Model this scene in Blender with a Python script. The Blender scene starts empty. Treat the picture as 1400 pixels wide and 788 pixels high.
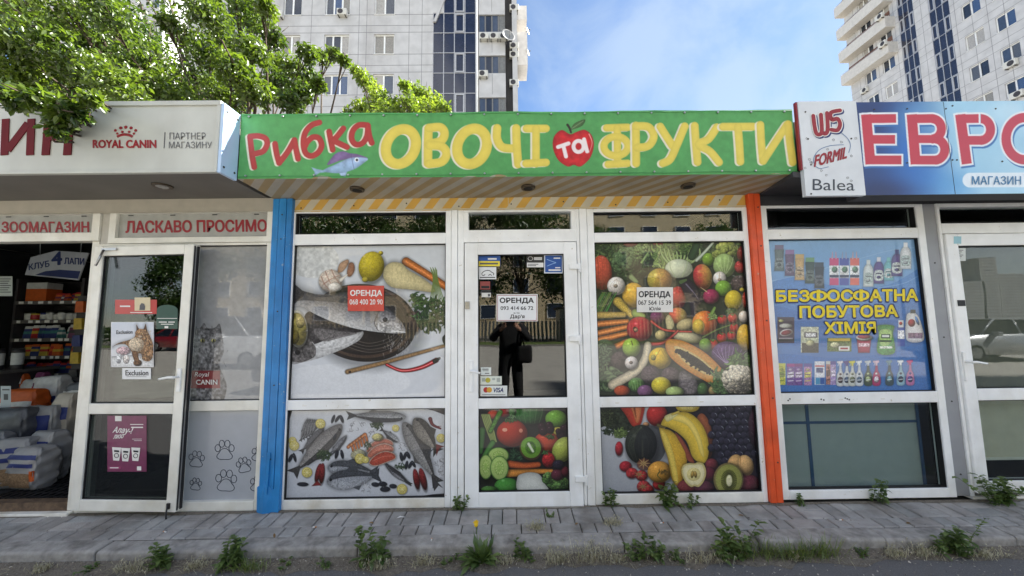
import bpy, math, random
import numpy as np
from mathutils import Vector, Matrix
random.seed(7); RNG = np.random.default_rng(7)
SC = bpy.context.scene; COL = SC.collection
# ------------------------------------------------------------------ camera
F_PX, YAW, PITCH, ROLL = 510.06, 0.0060046, 0.0956074, -0.0126956
CAM = np.array([0., -3.0, 1.5])
def _axes():
    cy, sy = math.cos(YAW), math.sin(YAW)
    fwd = np.array([sy, cy, 0]); right = np.array([cy, -sy, 0]); up = np.array([0, 0, 1.])
    f = fwd*math.cos(PITCH) + up*math.sin(PITCH); u = up*math.cos(PITCH) - fwd*math.sin(PITCH)
    return right*math.cos(ROLL) + u*math.sin(ROLL), u*math.cos(ROLL) - right*math.sin(ROLL), f
AX_R, AX_U, AX_F = _axes()
cam = bpy.data.cameras.new('camera'); cam.sensor_width = 36; cam.lens = F_PX/1400*36
cam.clip_start = 0.02; cam.clip_end = 3000
camo = bpy.data.objects.new('camera', cam); COL.objects.link(camo); SC.camera = camo
M = Matrix.Identity(4)
for i in range(3):
    M[i][0], M[i][1], M[i][2], M[i][3] = AX_R[i], AX_U[i], -AX_F[i], CAM[i]
camo.matrix_world = M
# ------------------------------------------------------------------ light
SUN_AZ, SUN_EL = 66.0, 44.0          # degrees clockwise from +y (behind the shops, to the right)
EXPOSURE = 2.1
SKY_STRENGTH = 0.05
w = bpy.data.worlds.new('World'); SC.world = w; w.use_nodes = True
nt = w.node_tree; nt.nodes.clear()
def wn(t, **k):
    n = nt.nodes.new(t)
    for a, b in k.items(): setattr(n, a, b)
    return n
sky = wn('ShaderNodeTexSky', sky_type='NISHITA', sun_disc=False)
sky.sun_elevation = math.radians(SUN_EL); sky.sun_rotation = math.radians(SUN_AZ)
sky.air_density = 1.0; sky.dust_density = 0.15; sky.ozone_density = 4.5
bg = wn('ShaderNodeBackground'); bg.inputs[1].default_value = SKY_STRENGTH
out = wn('ShaderNodeOutputWorld')
tc = wn('ShaderNodeTexCoord')
noi = wn('ShaderNodeTexNoise'); noi.inputs['Scale'].default_value = 3.2; noi.inputs['Detail'].default_value = 7; noi.inputs['Roughness'].default_value = .55; noi.inputs['Distortion'].default_value = .5
mp = wn('ShaderNodeMapping'); mp.inputs['Scale'].default_value = (1, 1, .8); mp.inputs['Location'].default_value = (.35, .2, .1)
nt.links.new(tc.outputs['Generated'], mp.inputs[0]); nt.links.new(mp.outputs[0], noi.inputs['Vector'])
dp = wn('ShaderNodeVectorMath', operation='DOT_PRODUCT')
nt.links.new(tc.outputs['Generated'], dp.inputs[0])
cd = AX_R*(1075-700)/F_PX + AX_U*(394-95)/F_PX + AX_F; cd /= np.linalg.norm(cd)
dp.inputs[1].default_value = tuple(cd)
rm = wn('ShaderNodeMapRange', interpolation_type='SMOOTHSTEP'); rm.inputs[1].default_value = .90; rm.inputs[2].default_value = 1.0
nt.links.new(dp.outputs['Value'], rm.inputs[0])
ra = wn('ShaderNodeMapRange', interpolation_type='SMOOTHSTEP'); ra.inputs[1].default_value = .47; ra.inputs[2].default_value = .78
ad = wn('ShaderNodeMath', operation='MULTIPLY_ADD'); ad.inputs[1].default_value = .22
sx = wn('ShaderNodeSeparateXYZ'); nt.links.new(tc.outputs['Generated'], sx.inputs[0])
fr_y = wn('ShaderNodeMapRange', interpolation_type='SMOOTHSTEP'); fr_y.inputs[1].default_value = .25; fr_y.inputs[2].default_value = -.45     # brighter unseen clouds added behind the camera to fill the shaded shop fronts
nt.links.new(sx.outputs[1], fr_y.inputs[0])
ad2 = wn('ShaderNodeMath', operation='MULTIPLY_ADD'); ad2.inputs[1].default_value = .12
cc_ = wn('ShaderNodeMix', data_type='RGBA'); cc_.inputs[6].default_value = (3.5, 4.2, 4.9, 1); cc_.inputs[7].default_value = (14.0, 13.7, 13.3, 1)
nt.links.new(fr_y.outputs[0], cc_.inputs[0])
nt.links.new(rm.outputs[0], ad.inputs[0]); nt.links.new(noi.outputs['Fac'], ad.inputs[2])
nt.links.new(fr_y.outputs[0], ad2.inputs[0]); nt.links.new(ad.outputs[0], ad2.inputs[2]); nt.links.new(ad2.outputs[0], ra.inputs[0])
cl = wn('ShaderNodeMath', operation='MULTIPLY'); cl.inputs[1].default_value = .56
nt.links.new(ra.outputs[0], cl.inputs[0])
mx = wn('ShaderNodeMix', data_type='RGBA')
nt.links.new(cc_.outputs[2], mx.inputs[7])
nt.links.new(cl.outputs[0], mx.inputs[0]); nt.links.new(sky.outputs[0], mx.inputs[6])
nt.links.new(mx.outputs[2], bg.inputs[0]); nt.links.new(bg.outputs[0], out.inputs[0])
sl = bpy.data.lights.new('sun', 'SUN'); sl.energy = 5.0; sl.angle = math.radians(.5); sl.color = (1, .965, .91)
so = bpy.data.objects.new('sun', sl); COL.objects.link(so)
sd = Vector((math.sin(math.radians(SUN_AZ))*math.cos(math.radians(SUN_EL)), math.cos(math.radians(SUN_AZ))*math.cos(math.radians(SUN_EL)), math.sin(math.radians(SUN_EL))))
so.rotation_euler = sd.to_track_quat('Z', 'Y').to_euler(); so.location = (30, 30, 60)
vs = SC.view_settings; SC.display_settings.display_device = 'sRGB'
vs.view_transform = 'Standard'; vs.look = 'None'; vs.exposure = EXPOSURE; vs.gamma = 1; vs.use_curve_mapping = False
SC.cycles.use_denoising = True
SC.cycles.max_bounces = 8; SC.cycles.transparent_max_bounces = 12
SC.cycles.caustics_reflective = False; SC.cycles.caustics_refractive = False
SC.cycles.sample_clamp_indirect = 6
# ------------------------------------------------------------------ measuring: a photo pixel on a plane of the place
def P(px, py, y=0.0):
    d = AX_R*(px-700)/F_PX + AX_U*(394-py)/F_PX + AX_F
    return CAM + d*((y-CAM[1])/d[1])
def PXW(px, py, x):
    d = AX_R*(px-700)/F_PX + AX_U*(394-py)/F_PX + AX_F
    return CAM + d*((x-CAM[0])/d[0])
def PG(px, py, z=0.0):
    d = AX_R*(px-700)/F_PX + AX_U*(394-py)/F_PX + AX_F
    return CAM + d*((z-CAM[2])/d[2])
# ------------------------------------------------------------------ materials
def lin(c):
    c = np.asarray(c, float)/255.
    return np.where(c <= .04045, c/12.92, ((c+.055)/1.055)**2.4)
def rgba(c): return tuple(lin(c)) + (1,)
MATS = {}
def mat(name, col, rough=.5, metal=0., spec=.5, var=.12, vscale=4., bump=0., bscale=40., coat=0., coat_rough=.03, coat_ior=1.5, chip=None, col2=None, streak=0., attr=None, ior=None):
    """procedural principled material: base colour broken up by two noises, optional dirt colour and bump"""
    if name in MATS: return MATS[name]
    m = bpy.data.materials.new(name); m.use_nodes = True; n = m.node_tree.nodes; l = m.node_tree.links
    b = n['Principled BSDF']
    b.inputs['Roughness'].default_value = rough; b.inputs['Metallic'].default_value = metal
    b.inputs['Specular IOR Level'].default_value = spec
    if ior: b.inputs['IOR'].default_value = ior
    b.inputs['Coat Weight'].default_value = coat; b.inputs['Coat Roughness'].default_value = coat_rough; b.inputs['Coat IOR'].default_value = coat_ior
    tc = n.new('ShaderNodeTexCoord')
    if attr:
        a = n.new('ShaderNodeAttribute'); a.attribute_name = attr; src = a.outputs['Color']
    else:
        r = n.new('ShaderNodeRGB'); r.outputs[0].default_value = rgba(col); src = r.outputs[0]
    if var or col2:
        mp = n.new('ShaderNodeMapping'); l.new(tc.outputs['Object'], mp.inputs[0])
        if streak: mp.inputs['Scale'].default_value = (1, 1, 1-streak)
        no = n.new('ShaderNodeTexNoise'); no.inputs['Scale'].default_value = vscale; no.inputs['Detail'].default_value = 8; no.inputs['Roughness'].default_value = .62
        l.new(mp.outputs[0], no.inputs['Vector'])
        if col2 is not None:
            rr = n.new('ShaderNodeMapRange'); rr.inputs[1].default_value = .48; rr.inputs[2].default_value = .75
            l.new(no.outputs['Fac'], rr.inputs[0])
            mm = n.new('ShaderNodeMix'); mm.data_type = 'RGBA'; l.new(rr.outputs[0], mm.inputs[0]); l.new(src, mm.inputs[6]); mm.inputs[7].default_value = rgba(col2); src = mm.outputs[2]
        if var:
            n2 = n.new('ShaderNodeTexNoise'); n2.inputs['Scale'].default_value = vscale*2.7; n2.inputs['Detail'].default_value = 6
            l.new(tc.outputs['Object'], n2.inputs['Vector'])
            r2 = n.new('ShaderNodeMapRange'); r2.inputs[1].default_value = .3; r2.inputs[2].default_value = .7; r2.inputs[3].default_value = 1-var; r2.inputs[4].default_value = 1+var*.35
            l.new(n2.outputs['Fac'], r2.inputs[0])
            hs = n.new('ShaderNodeMix'); hs.data_type = 'RGBA'; hs.blend_type = 'MULTIPLY'; hs.inputs[0].default_value = 1
            l.new(src, hs.inputs[6]); l.new(r2.outputs[0], hs.inputs[7]); src = hs.outputs[2]
    if chip is not None:      # worn spots where the paint has gone
        nc = n.new('ShaderNodeTexNoise'); nc.inputs['Scale'].default_value = 26; nc.inputs['Detail'].default_value = 4; nc.inputs['Roughness'].default_value = .7; l.new(tc.outputs['Object'], nc.inputs['Vector'])
        rc = n.new('ShaderNodeMapRange'); rc.inputs[1].default_value = .672; rc.inputs[2].default_value = .70; l.new(nc.outputs['Fac'], rc.inputs[0])
        mc = n.new('ShaderNodeMix'); mc.data_type = 'RGBA'; l.new(rc.outputs[0], mc.inputs[0]); l.new(src, mc.inputs[6]); mc.inputs[7].default_value = rgba(chip); src = mc.outputs[2]
    l.new(src, b.inputs['Base Color'])
    if bump:
        nb = n.new('ShaderNodeTexNoise'); nb.inputs['Scale'].default_value = bscale; nb.inputs['Detail'].default_value = 5
        l.new(tc.outputs['Object'], nb.inputs['Vector'])
        bb = n.new('ShaderNodeBump'); bb.inputs['Strength'].default_value = bump; bb.inputs['Distance'].default_value = .01
        l.new(nb.outputs['Fac'], bb.inputs['Height']); l.new(bb.outputs[0], b.inputs['Normal'])
    MATS[name] = m
    return m
def glass_mat(name, tint=(235, 240, 238), ior=1.7, rough=0.0):
    if name in MATS: return MATS[name]
    m = bpy.data.materials.new(name); m.use_nodes = True; n = m.node_tree.nodes; l = m.node_tree.links
    n.remove(n['Principled BSDF'])
    t = n.new('ShaderNodeBsdfTransparent'); t.inputs[0].default_value = rgba(tint)
    g = n.new('ShaderNodeBsdfGlossy'); g.inputs['Roughness'].default_value = rough
    # slight waviness of the sheet
    tc = n.new('ShaderNodeTexCoord'); no = n.new('ShaderNodeTexNoise'); no.inputs['Scale'].default_value = 1.6
    l.new(tc.outputs['Object'], no.inputs['Vector'])
    bu = n.new('ShaderNodeBump'); bu.inputs['Strength'].default_value = .05; bu.inputs['Distance'].default_value = .02
    l.new(no.outputs['Fac'], bu.inputs['Height']); l.new(bu.outputs[0], g.inputs['Normal'])
    f0 = ((ior-1)/(ior+1))**2
    lw = n.new('ShaderNodeLayerWeight'); lw.inputs[0].default_value = .5
    pw = n.new('ShaderNodeMath'); pw.operation = 'POWER'; pw.inputs[1].default_value = 5; l.new(lw.outputs['Facing'], pw.inputs[0])
    f = n.new('ShaderNodeMath'); f.operation = 'MULTIPLY_ADD'; f.inputs[1].default_value = 1-f0; f.inputs[2].default_value = f0; l.new(pw.outputs[0], f.inputs[0])
    x = n.new('ShaderNodeMixShader'); l.new(f.outputs[0], x.inputs[0]); l.new(t.outputs[0], x.inputs[1]); l.new(g.outputs[0], x.inputs[2])
    l.new(x.outputs[0], n['Material Output'].inputs[0]); MATS[name] = m
    return m
def leaf_mat(name, c1, c2, trans=.45):
    if name in MATS: return MATS[name]
    m = bpy.data.materials.new(name); m.use_nodes = True; n = m.node_tree.nodes; l = m.node_tree.links
    n.remove(n['Principled BSDF'])
    a = n.new('ShaderNodeAttribute'); a.attribute_name = 'tint'
    mm = n.new('ShaderNodeMix'); mm.data_type = 'RGBA'; l.new(a.outputs['Fac'], mm.inputs[0]); mm.inputs[6].default_value = rgba(c1); mm.inputs[7].default_value = rgba(c2)
    d = n.new('ShaderNodeBsdfDiffuse'); t = n.new('ShaderNodeBsdfTranslucent'); g = n.new('ShaderNodeBsdfGlossy'); g.inputs['Roughness'].default_value = .38
    l.new(mm.outputs[2], d.inputs[0])
    br = n.new('ShaderNodeMix'); br.data_type = 'RGBA'; br.blend_type = 'MULTIPLY'; br.inputs[0].default_value = 1; br.inputs[7].default_value = (1.25, 1.3, .5, 1)
    l.new(mm.outputs[2], br.inputs[6]); l.new(br.outputs[2], t.inputs[0])
    x = n.new('ShaderNodeMixShader'); x.inputs[0].default_value = trans; l.new(d.outputs[0], x.inputs[1]); l.new(t.outputs[0], x.inputs[2])
    x2 = n.new('ShaderNodeMixShader'); x2.inputs[0].default_value = .07; l.new(x.outputs[0], x2.inputs[1]); l.new(g.outputs[0], x2.inputs[2])
    l.new(x2.outputs[0], n['Material Output'].inputs[0]); MATS[name] = m
    return m
# ------------------------------------------------------------------ objects
ORG = {}
def org(o):
    return ORG.get(o.name, np.zeros(3)) if o else np.zeros(3)
def tag(o, label=None, cat=None, group=None, kind=None):
    if label: o['label'] = label
    if cat: o['category'] = cat
    if group: o['group'] = group
    if kind: o['kind'] = kind
    return o
def thing(name, label, cat, loc=(0, 0, 0), group=None, rz=0):
    o = bpy.data.objects.new(name, None); COL.objects.link(o); o.empty_display_size = .1
    o.location = loc; o.rotation_euler = (0, 0, rz); ORG[o.name] = np.array(loc, float)
    return tag(o, label, cat, group)
def copy_tree(o, parent=None):
    c = o.copy(); COL.objects.link(c); c.parent = parent
    for ch in list(o.children): copy_tree(ch, c)
    return c
class MB:
    def __init__(s): s.v = []; s.f = []; s.m = []; s.s = []
    def add(s, vs, fs, mi=0, smooth=False):
        b = len(s.v); s.v += [tuple(map(float, p)) for p in vs]
        for q in fs: s.f.append([b+i for i in q]); s.m.append(mi); s.s.append(smooth)
        return s
    def box(s, x0, x1, y0, y1, z0, z1, mi=0):
        return s.add([(x0,y0,z0),(x1,y0,z0),(x1,y1,z0),(x0,y1,z0),(x0,y0,z1),(x1,y0,z1),(x1,y1,z1),(x0,y1,z1)],
                     [(0,3,2,1),(4,5,6,7),(0,1,5,4),(1,2,6,5),(2,3,7,6),(3,0,4,7)], mi)
    def obox(s, c, ax, ay, az, mi=0):      # centre and three half-axis vectors
        c = np.array(c, float); ax, ay, az = map(lambda a: np.array(a, float), (ax, ay, az))
        vs = [c+i*ax+j*ay+k*az for k in (-1, 1) for j in (-1, 1) for i in (-1, 1)]
        return s.add(vs, [(0,2,3,1),(4,5,7,6),(0,1,5,4),(1,3,7,5),(3,2,6,7),(2,0,4,6)], mi)
    def prism(s, poly, off, mi=0, smooth=False):
        n = len(poly); poly = [np.array(p, float) for p in poly]; off = np.array(off, float)
        s.add(poly + [p+off for p in poly], [tuple(range(n))[::-1], tuple(range(n, 2*n))], mi)
        b = len(s.v)-2*n
        for i in range(n):
            j = (i+1) % n; s.f.append([b+i, b+j, b+n+j, b+n+i]); s.m.append(mi); s.s.append(smooth)
        return s
    def quad(s, *q, mi=0): return s.add(q, [tuple(range(len(q)))], mi)
    def tube(s, pts, r, n=8, mi=0, caps=True):
        pts = [np.array(p, float) for p in pts]; k = len(pts)
        rs = r if hasattr(r, '__len__') else [r]*k
        vs = []; up = None
        for i, p in enumerate(pts):
            d = pts[min(i+1, k-1)]-pts[max(i-1, 0)]; d = d/(np.linalg.norm(d)+1e-9)
            if up is None:
                a = np.array([0, 0, 1.]) if abs(d[2]) < .9 else np.array([1., 0, 0]); up = np.cross(d, a)
            up = up - d*(up@d); up /= np.linalg.norm(up)+1e-9; sd = np.cross(d, up)
            for j in range(n):
                t = 2*math.pi*j/n; vs.append(p+rs[i]*(up*math.cos(t)+sd*math.sin(t)))
        fs = [(i*n+j, i*n+(j+1) % n, (i+1)*n+(j+1) % n, (i+1)*n+j) for i in range(k-1) for j in range(n)]
        s.add(vs, fs, mi, True)
        if caps:
            b = len(s.v)-k*n
            s.f += [list(range(b, b+n))[::-1], list(range(b+(k-1)*n, b+k*n))]; s.m += [mi, mi]; s.s += [False, False]
        return s
    def ball(s, c, r, seg=12, mi=0, rot=None):
        c = np.array(c, float); r = np.array(r if hasattr(r, '__len__') else (r, r, r), float); vs = []; h = seg//2
        for i in range(1, h):
            a = math.pi*i/h
            for j in range(seg):
                b = 2*math.pi*j/seg; vs.append(np.array([math.sin(a)*math.cos(b), math.sin(a)*math.sin(b), math.cos(a)])*r)
        vs += [np.array([0, 0, r[2]]), np.array([0, 0, -r[2]])]
        if rot is not None: vs = [rot@p for p in vs]
        fs = [((i)*seg+j, (i+1)*seg+j, (i+1)*seg+(j+1) % seg, i*seg+(j+1) % seg) for i in range(h-2) for j in range(seg)]
        t = len(vs)-2
        fs += [(t, j, (j+1) % seg) for j in range(seg)] + [(t+1, (h-2)*seg+(j+1) % seg, (h-2)*seg+j) for j in range(seg)]
        return s.add([c+p for p in vs], fs, mi, True)
    def disc(s, c, r, nrm, th, n=20, mi=0):     # short cylinder
        c = np.array(c, float); nrm = np.array(nrm, float); nrm /= np.linalg.norm(nrm)
        return s.tube([c, c+nrm*th], [r, r], n, mi)
    def frame(s, x0, x1, z0, z1, wl, wr, wt, wb, y0, y1, mi=0):
        s.box(x0, x0+wl, y0, y1, z0, z1, mi).box(x1-wr, x1, y0, y1, z0, z1, mi)
        s.box(x0+wl, x1-wr, y0, y1, z1-wt, z1, mi).box(x0+wl, x1-wr, y0, y1, z0, z0+wb, mi)
        return s
    def build(s, name, mats, parent=None, bevel=0., loc=None, seg=2):
        if not isinstance(mats, (list, tuple)): mats = [mats]
        v = np.array(s.v, float).reshape(-1, 3)
        if parent is not None: o0 = org(parent)
        elif loc is not None: o0 = np.array(loc, float)
        else: o0 = np.array([(v[:, 0].min()+v[:, 0].max())/2, (v[:, 1].min()+v[:, 1].max())/2, v[:, 2].min()])
        me = bpy.data.meshes.new(name); me.from_pydata([tuple(p) for p in v-o0], [], s.f)
        for m in mats: me.materials.append(m)
        me.polygons.foreach_set('material_index', s.m); me.polygons.foreach_set('use_smooth', s.s); me.update()
        o = bpy.data.objects.new(name, me); COL.objects.link(o)
        if parent is not None: o.parent = parent; ORG[o.name] = o0
        else: o.location = o0; ORG[o.name] = o0
        if bevel:
            b = o.modifiers.new('bevel', 'BEVEL'); b.width = bevel; b.segments = seg; b.limit_method = 'ANGLE'; b.angle_limit = math.radians(40)
        return o
def grid_obj(name, V, cols, m, parent=None, attr='print'):
    """V: (h,w,3) world points, cols: (h,w,3) sRGB 0-255 or None -> one sheet of printed material"""
    h, w_ = V.shape[:2]; vv = V.reshape(-1, 3)
    o0 = org(parent) if parent is not None else np.array([vv[:, 0].mean(), vv[:, 1].mean(), vv[:, 2].min()])
    me = bpy.data.meshes.new(name); me.vertices.add(h*w_); me.vertices.foreach_set('co', (vv-o0).ravel().astype(np.float32))
    i = np.arange(h-1)[:, None]*w_ + np.arange(w_-1)[None, :]
    q = np.stack([i, i+w_, i+w_+1, i+1], -1).reshape(-1, 4); nf = len(q)
    me.loops.add(nf*4); me.loops.foreach_set('vertex_index', q.ravel().astype(np.int32))
    me.polygons.add(nf); me.polygons.foreach_set('loop_start', (np.arange(nf)*4).astype(np.int32))
    me.polygons.foreach_set('use_smooth', np.ones(nf, bool))
    me.materials.append(m); me.update(calc_edges=True)
    if cols is not None:
        a = me.attributes.new(attr, 'FLOAT_COLOR', 'POINT'); c = np.ones((h*w_, 4), np.float32); c[:, :3] = lin(np.clip(cols, 0, 255).reshape(-1, 3))
        a.data.foreach_set('color', c.ravel())
    o = bpy.data.objects.new(name, me); COL.objects.link(o); ORG[o.name] = o0
    if parent is not None: o.parent = parent
    else: o.location = o0
    return o
def text(s, tl, tr, bl, y, m, parent=None, name='lettering', bold=0., plane=P, shear=0., spacing=1., res=3):
    """lettering filling the parallelogram tl-tr-bl (photo pixels) on a plane of the place"""
    cu = bpy.data.curves.new(name, 'FONT'); cu.body = s; cu.resolution_u = res; cu.space_character = spacing; cu.align_x = 'LEFT'; cu.shear = shear
    to = bpy.data.objects.new(name, cu); COL.objects.link(to)
    dg = bpy.context.evaluated_depsgraph_get(); me = bpy.data.meshes.new_from_object(to.evaluated_get(dg))
    bpy.data.objects.remove(to); bpy.data.curves.remove(cu)
    n = len(me.vertices); co = np.zeros(n*3, np.float32); me.vertices.foreach_get('co', co); co = co.reshape(-1, 3)
    x0, x1, z0, z1 = co[:, 0].min(), co[:, 0].max(), co[:, 1].min(), co[:, 1].max()
    a, b, c = (np.array(plane(*q, y)) for q in (tl, tr, bl))
    u = (co[:, :1]-x0)/(x1-x0); v = (z1-co[:, 1:2])/(z1-z0)
    wv = a + (b-a)*u + (c-a)*v
    o0 = org(parent) if parent is not None else wv.mean(0)
    if bold > .008:      # heavier strokes: the same letters stamped again a hair aside and a hair deeper
        em = np.linalg.norm(c-a)/max(z1-z0, 1e-6); ex, ez = (b-a)/np.linalg.norm(b-a), (a-c)/np.linalg.norm(a-c); nr = np.cross(ex, ez); nr = nr if nr[1] < 0 else -nr
        fs = [list(p.vertices) for p in me.polygons]; AV, AF = [], []
        for k in range(11):
            t = 2*math.pi*k/10; sh_ = (ex*math.cos(t)+ez*math.sin(t))*bold*em if k < 10 else 0
            AF += [[i+len(AV)*n for i in q] for q in fs]; AV.append(wv+sh_+nr*(.00006*(k-10)))
        me = bpy.data.meshes.new(name); me.from_pydata([tuple(p) for p in np.concatenate(AV)-o0], [], AF); me.update()
    else:
        me.vertices.foreach_set('co', (wv-o0).astype(np.float32).ravel()); me.update()
    me.materials.clear(); me.materials.append(m)
    for p in me.polygons: p.material_index = 0
    o = bpy.data.objects.new(name, me); COL.objects.link(o); ORG[o.name] = o0
    if parent is not None: o.parent = parent
    else: o.location = o0
    return o
def trect(s, x0, y0, x1, y1, y, m, parent, **k):
    return text(s, (x0, y0), (x1, y0), (x0, y1), y, m, parent, **k)
# ------------------------------------------------------------------ a small painter: printed pictures (window films, banners, posters) are drawn here as sRGB sheets
def vnoise(h, w_, cell, rng=RNG):
    gh, gw = int(h/cell)+3, int(w_/cell)+3; g = rng.random((gh, gw))
    y = np.arange(h)/cell; x = np.arange(w_)/cell; yi = y.astype(int); xi = x.astype(int)
    fy = (y-yi)[:, None]; fx = (x-xi)[None]; fy = fy*fy*(3-2*fy); fx = fx*fx*(3-2*fx)
    a = g[yi][:, xi]; b = g[yi][:, xi+1]; c = g[yi+1][:, xi]; d = g[yi+1][:, xi+1]
    return (a*(1-fx)+b*fx)*(1-fy) + (c*(1-fx)+d*fx)*fy
def smooth_pts(pts, closed=True, k=6):
    p = np.array(pts, float); n = len(p); o = []
    for i in range(n if closed else n-1):
        g = (lambda j: p[j % n]) if closed else (lambda j: p[min(max(j, 0), n-1)])
        a, b, c, d = g(i-1), g(i), g(i+1), g(i+2)
        for t in np.arange(k)/k:
            o.append(.5*((2*b)+(c-a)*t+(2*a-5*b+4*c-d)*t*t+(-a+3*b-3*c+d)*t**3))
    if not closed: o.append(p[-1])
    return np.array(o)
class Art:
    def __init__(s, x0, y0, x1, y1, n, bg):
        s.x0, s.y0 = x0, y0; s.S = n/(x1-x0); s.w = n; s.h = int(round((y1-y0)*s.S)); s.x1, s.y1 = x1, y1
        s.a = np.ones((s.h, s.w, 3))*np.array(bg, float)
        s.gx = x0+(np.arange(s.w)+.5)/s.S; s.gy = y0+(np.arange(s.h)+.5)/s.S
    def win(s, xa, ya, xb, yb):
        i0, i1 = np.searchsorted(s.gy, [ya, yb]); j0, j1 = np.searchsorted(s.gx, [xa, xb])
        if i1 <= i0 or j1 <= j0: return None
        return i0, i1, j0, j1, *np.meshgrid(s.gx[j0:j1], s.gy[i0:i1])
    def blend(s, W, m, col):
        i0, i1, j0, j1 = W[:4]; m = m[..., None]; s.a[i0:i1, j0:j1] = s.a[i0:i1, j0:j1]*(1-m) + np.asarray(col, float)*m
    def tex(s, W, amt, cell):
        i0, i1, j0, j1 = W[:4]
        return 1+amt*(vnoise(i1-i0, j1-j0, max(1.5, cell*s.S))+.5*vnoise(i1-i0, j1-j0, max(1.2, cell*s.S/2.5))-.75)*1.6
    def ell(s, cx, cy, rx, ry, col, rot=0, sh=.6, sp=.35, nz=.12, cell=6, drop=.55, col2=None, al=1., rim=None):
        R = max(rx, ry)*1.35+4; W = s.win(cx-R, cy-R, cx+R, cy+R)
        if W is None: return s
        X, Y = W[4]-cx, W[5]-cy; c, n = math.cos(math.radians(rot)), math.sin(math.radians(rot))
        if drop:
            u, v = ((X-rx*.08)*c+(Y-ry*.12)*n)/(rx*1.16), (-(X-rx*.08)*n+(Y-ry*.12)*c)/(ry*1.16)
            s.blend(W, np.clip((1.05-np.hypot(u, v))*5, 0, 1)*drop*al, s.a[W[0]:W[1], W[2]:W[3]]*.25)
        u, v = (X*c+Y*n)/rx, (-X*n+Y*c)/ry; r = np.hypot(u, v)
        m = np.clip((1-r)*min(rx, ry)*s.S+.5, 0, 1)*al
        z = np.sqrt(np.clip(1-r*r, 0, 1)); un, vn = X/max(rx, ry), Y/max(rx, ry)
        l = np.clip(z*.8 - un*.38 - vn*.5, 0, 1.2)
        C = np.asarray(col, float)*np.ones(X.shape+(3,))
        if col2 is not None:
            t = np.clip(.5+.9*u+.25*(s.tex(W, 1., rx/3)-1), 0, 1)[..., None]; C = C*(1-t)+np.asarray(col2, float)*t
        if rim is not None:
            t = np.clip((r-.8)*8, 0, 1)[..., None]; C = C*(1-t)+np.asarray(rim, float)*t
        k = (1-sh+sh*l*1.15)*s.tex(W, nz, cell)
        C = C*k[..., None]
        hl = np.clip(1-np.hypot((un+.32)/.17, (vn+.42)/.13), 0, 1)**.8
        C = C+sp*190*hl[..., None]
        s.blend(W, m, C); return s
    def sdpoly(s, W, p):
        X, Y = W[4], W[5]; ins = np.zeros(X.shape, bool); d = np.full(X.shape, 1e9)
        q = np.roll(p, -1, 0)
        for (ax, ay), (bx, by) in zip(p, q):
            if ay != by:
                t = ((ay > Y) != (by > Y)) & (X < (bx-ax)*(Y-ay)/(by-ay)+ax); ins ^= t
            ex, ey = bx-ax, by-ay; h = np.clip(((X-ax)*ex+(Y-ay)*ey)/(ex*ex+ey*ey+1e-9), 0, 1)
            d = np.minimum(d, (X-ax-h*ex)**2+(Y-ay-h*ey)**2)
        d = np.sqrt(d); return np.where(ins, d, -d)
    def poly(s, pts, col, sm=True, sh=.5, bev=None, nz=.12, cell=6, drop=.0, col2=None, gdir=(0, 1), edge=None, ew=1.5, al=1.):
        p = smooth_pts(pts) if sm else np.array(pts, float); lo, hi = p.min(0), p.max(0); pad = 6+(hi-lo).max()*.08
        W = s.win(lo[0]-pad, lo[1]-pad, hi[0]+pad, hi[1]+pad)
        if W is None: return s
        sd = s.sdpoly(W, p)
        if drop: s.blend(W, np.clip(1+sd/pad, 0, 1)**2*drop, s.a[W[0]:W[1], W[2]:W[3]]*.3)
        m = np.clip(sd*s.S+.5, 0, 1)*al; bev = bev or max(1., sd.max())
        h = np.clip(sd/bev, 0, 1); C = np.asarray(col, float)*np.ones(sd.shape+(3,))
        if col2 is not None:
            t = ((W[4]-lo[0])/(hi[0]-lo[0]+1e-6)*gdir[0] + (W[5]-lo[1])/(hi[1]-lo[1]+1e-6)*gdir[1])
            t = np.clip(t, 0, 1)[..., None]; C = C*(1-t)+np.asarray(col2, float)*t
        if edge is not None:
            t = np.clip((ew-sd)*s.S+.5, 0, 1)[..., None]; C = C*(1-t)+np.asarray(edge, float)*t
        k = (1-sh*(1-np.sqrt(1-(1-h)**2)))*s.tex(W, nz, cell) if (sh or nz) else np.ones(sd.shape)
        s.blend(W, m, C*k[..., None]); return s
    def line(s, pts, w0, col, w1=None, sm=True, sh=.0, nz=0., al=1., drop=0, cell=5, sp=0):
        p = smooth_pts(pts, False) if sm and len(pts) > 2 else np.array(pts, float); w1 = w0 if w1 is None else w1
        lo, hi = p.min(0)-max(w0, w1)-3, p.max(0)+max(w0, w1)+3; W = s.win(*lo, *hi)
        if W is None: return s
        X, Y = W[4], W[5]; n = len(p)-1; best = np.full(X.shape, -1e9); rel = np.zeros(X.shape)
        for i in range(n):
            (ax, ay), (bx, by) = p[i], p[i+1]; ex, ey = bx-ax, by-ay
            h = np.clip(((X-ax)*ex+(Y-ay)*ey)/(ex*ex+ey*ey+1e-9), 0, 1)
            r = (w0+(w1-w0)*(i+h)/n)/2; dd = np.hypot(X-ax-h*ex, Y-ay-h*ey); sd = r-dd
            u = sd > best; best = np.where(u, sd, best); rel = np.where(u, dd/r, rel)
        if drop: s.blend(W, np.clip(1+best/max(3, w0*.25), 0, 1)*drop, s.a[W[0]:W[1], W[2]:W[3]]*.3)
        k = 1-sh*np.clip(rel, 0, 1)**2
        if nz: k = k*s.tex(W, nz, cell)
        C = np.asarray(col, float)*k[..., None]
        if sp: C = C+sp*150*np.clip(1-rel*3, 0, 1)[..., None]
        s.blend(W, np.clip(best*s.S+.5, 0, 1)*al, C); return s
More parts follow.
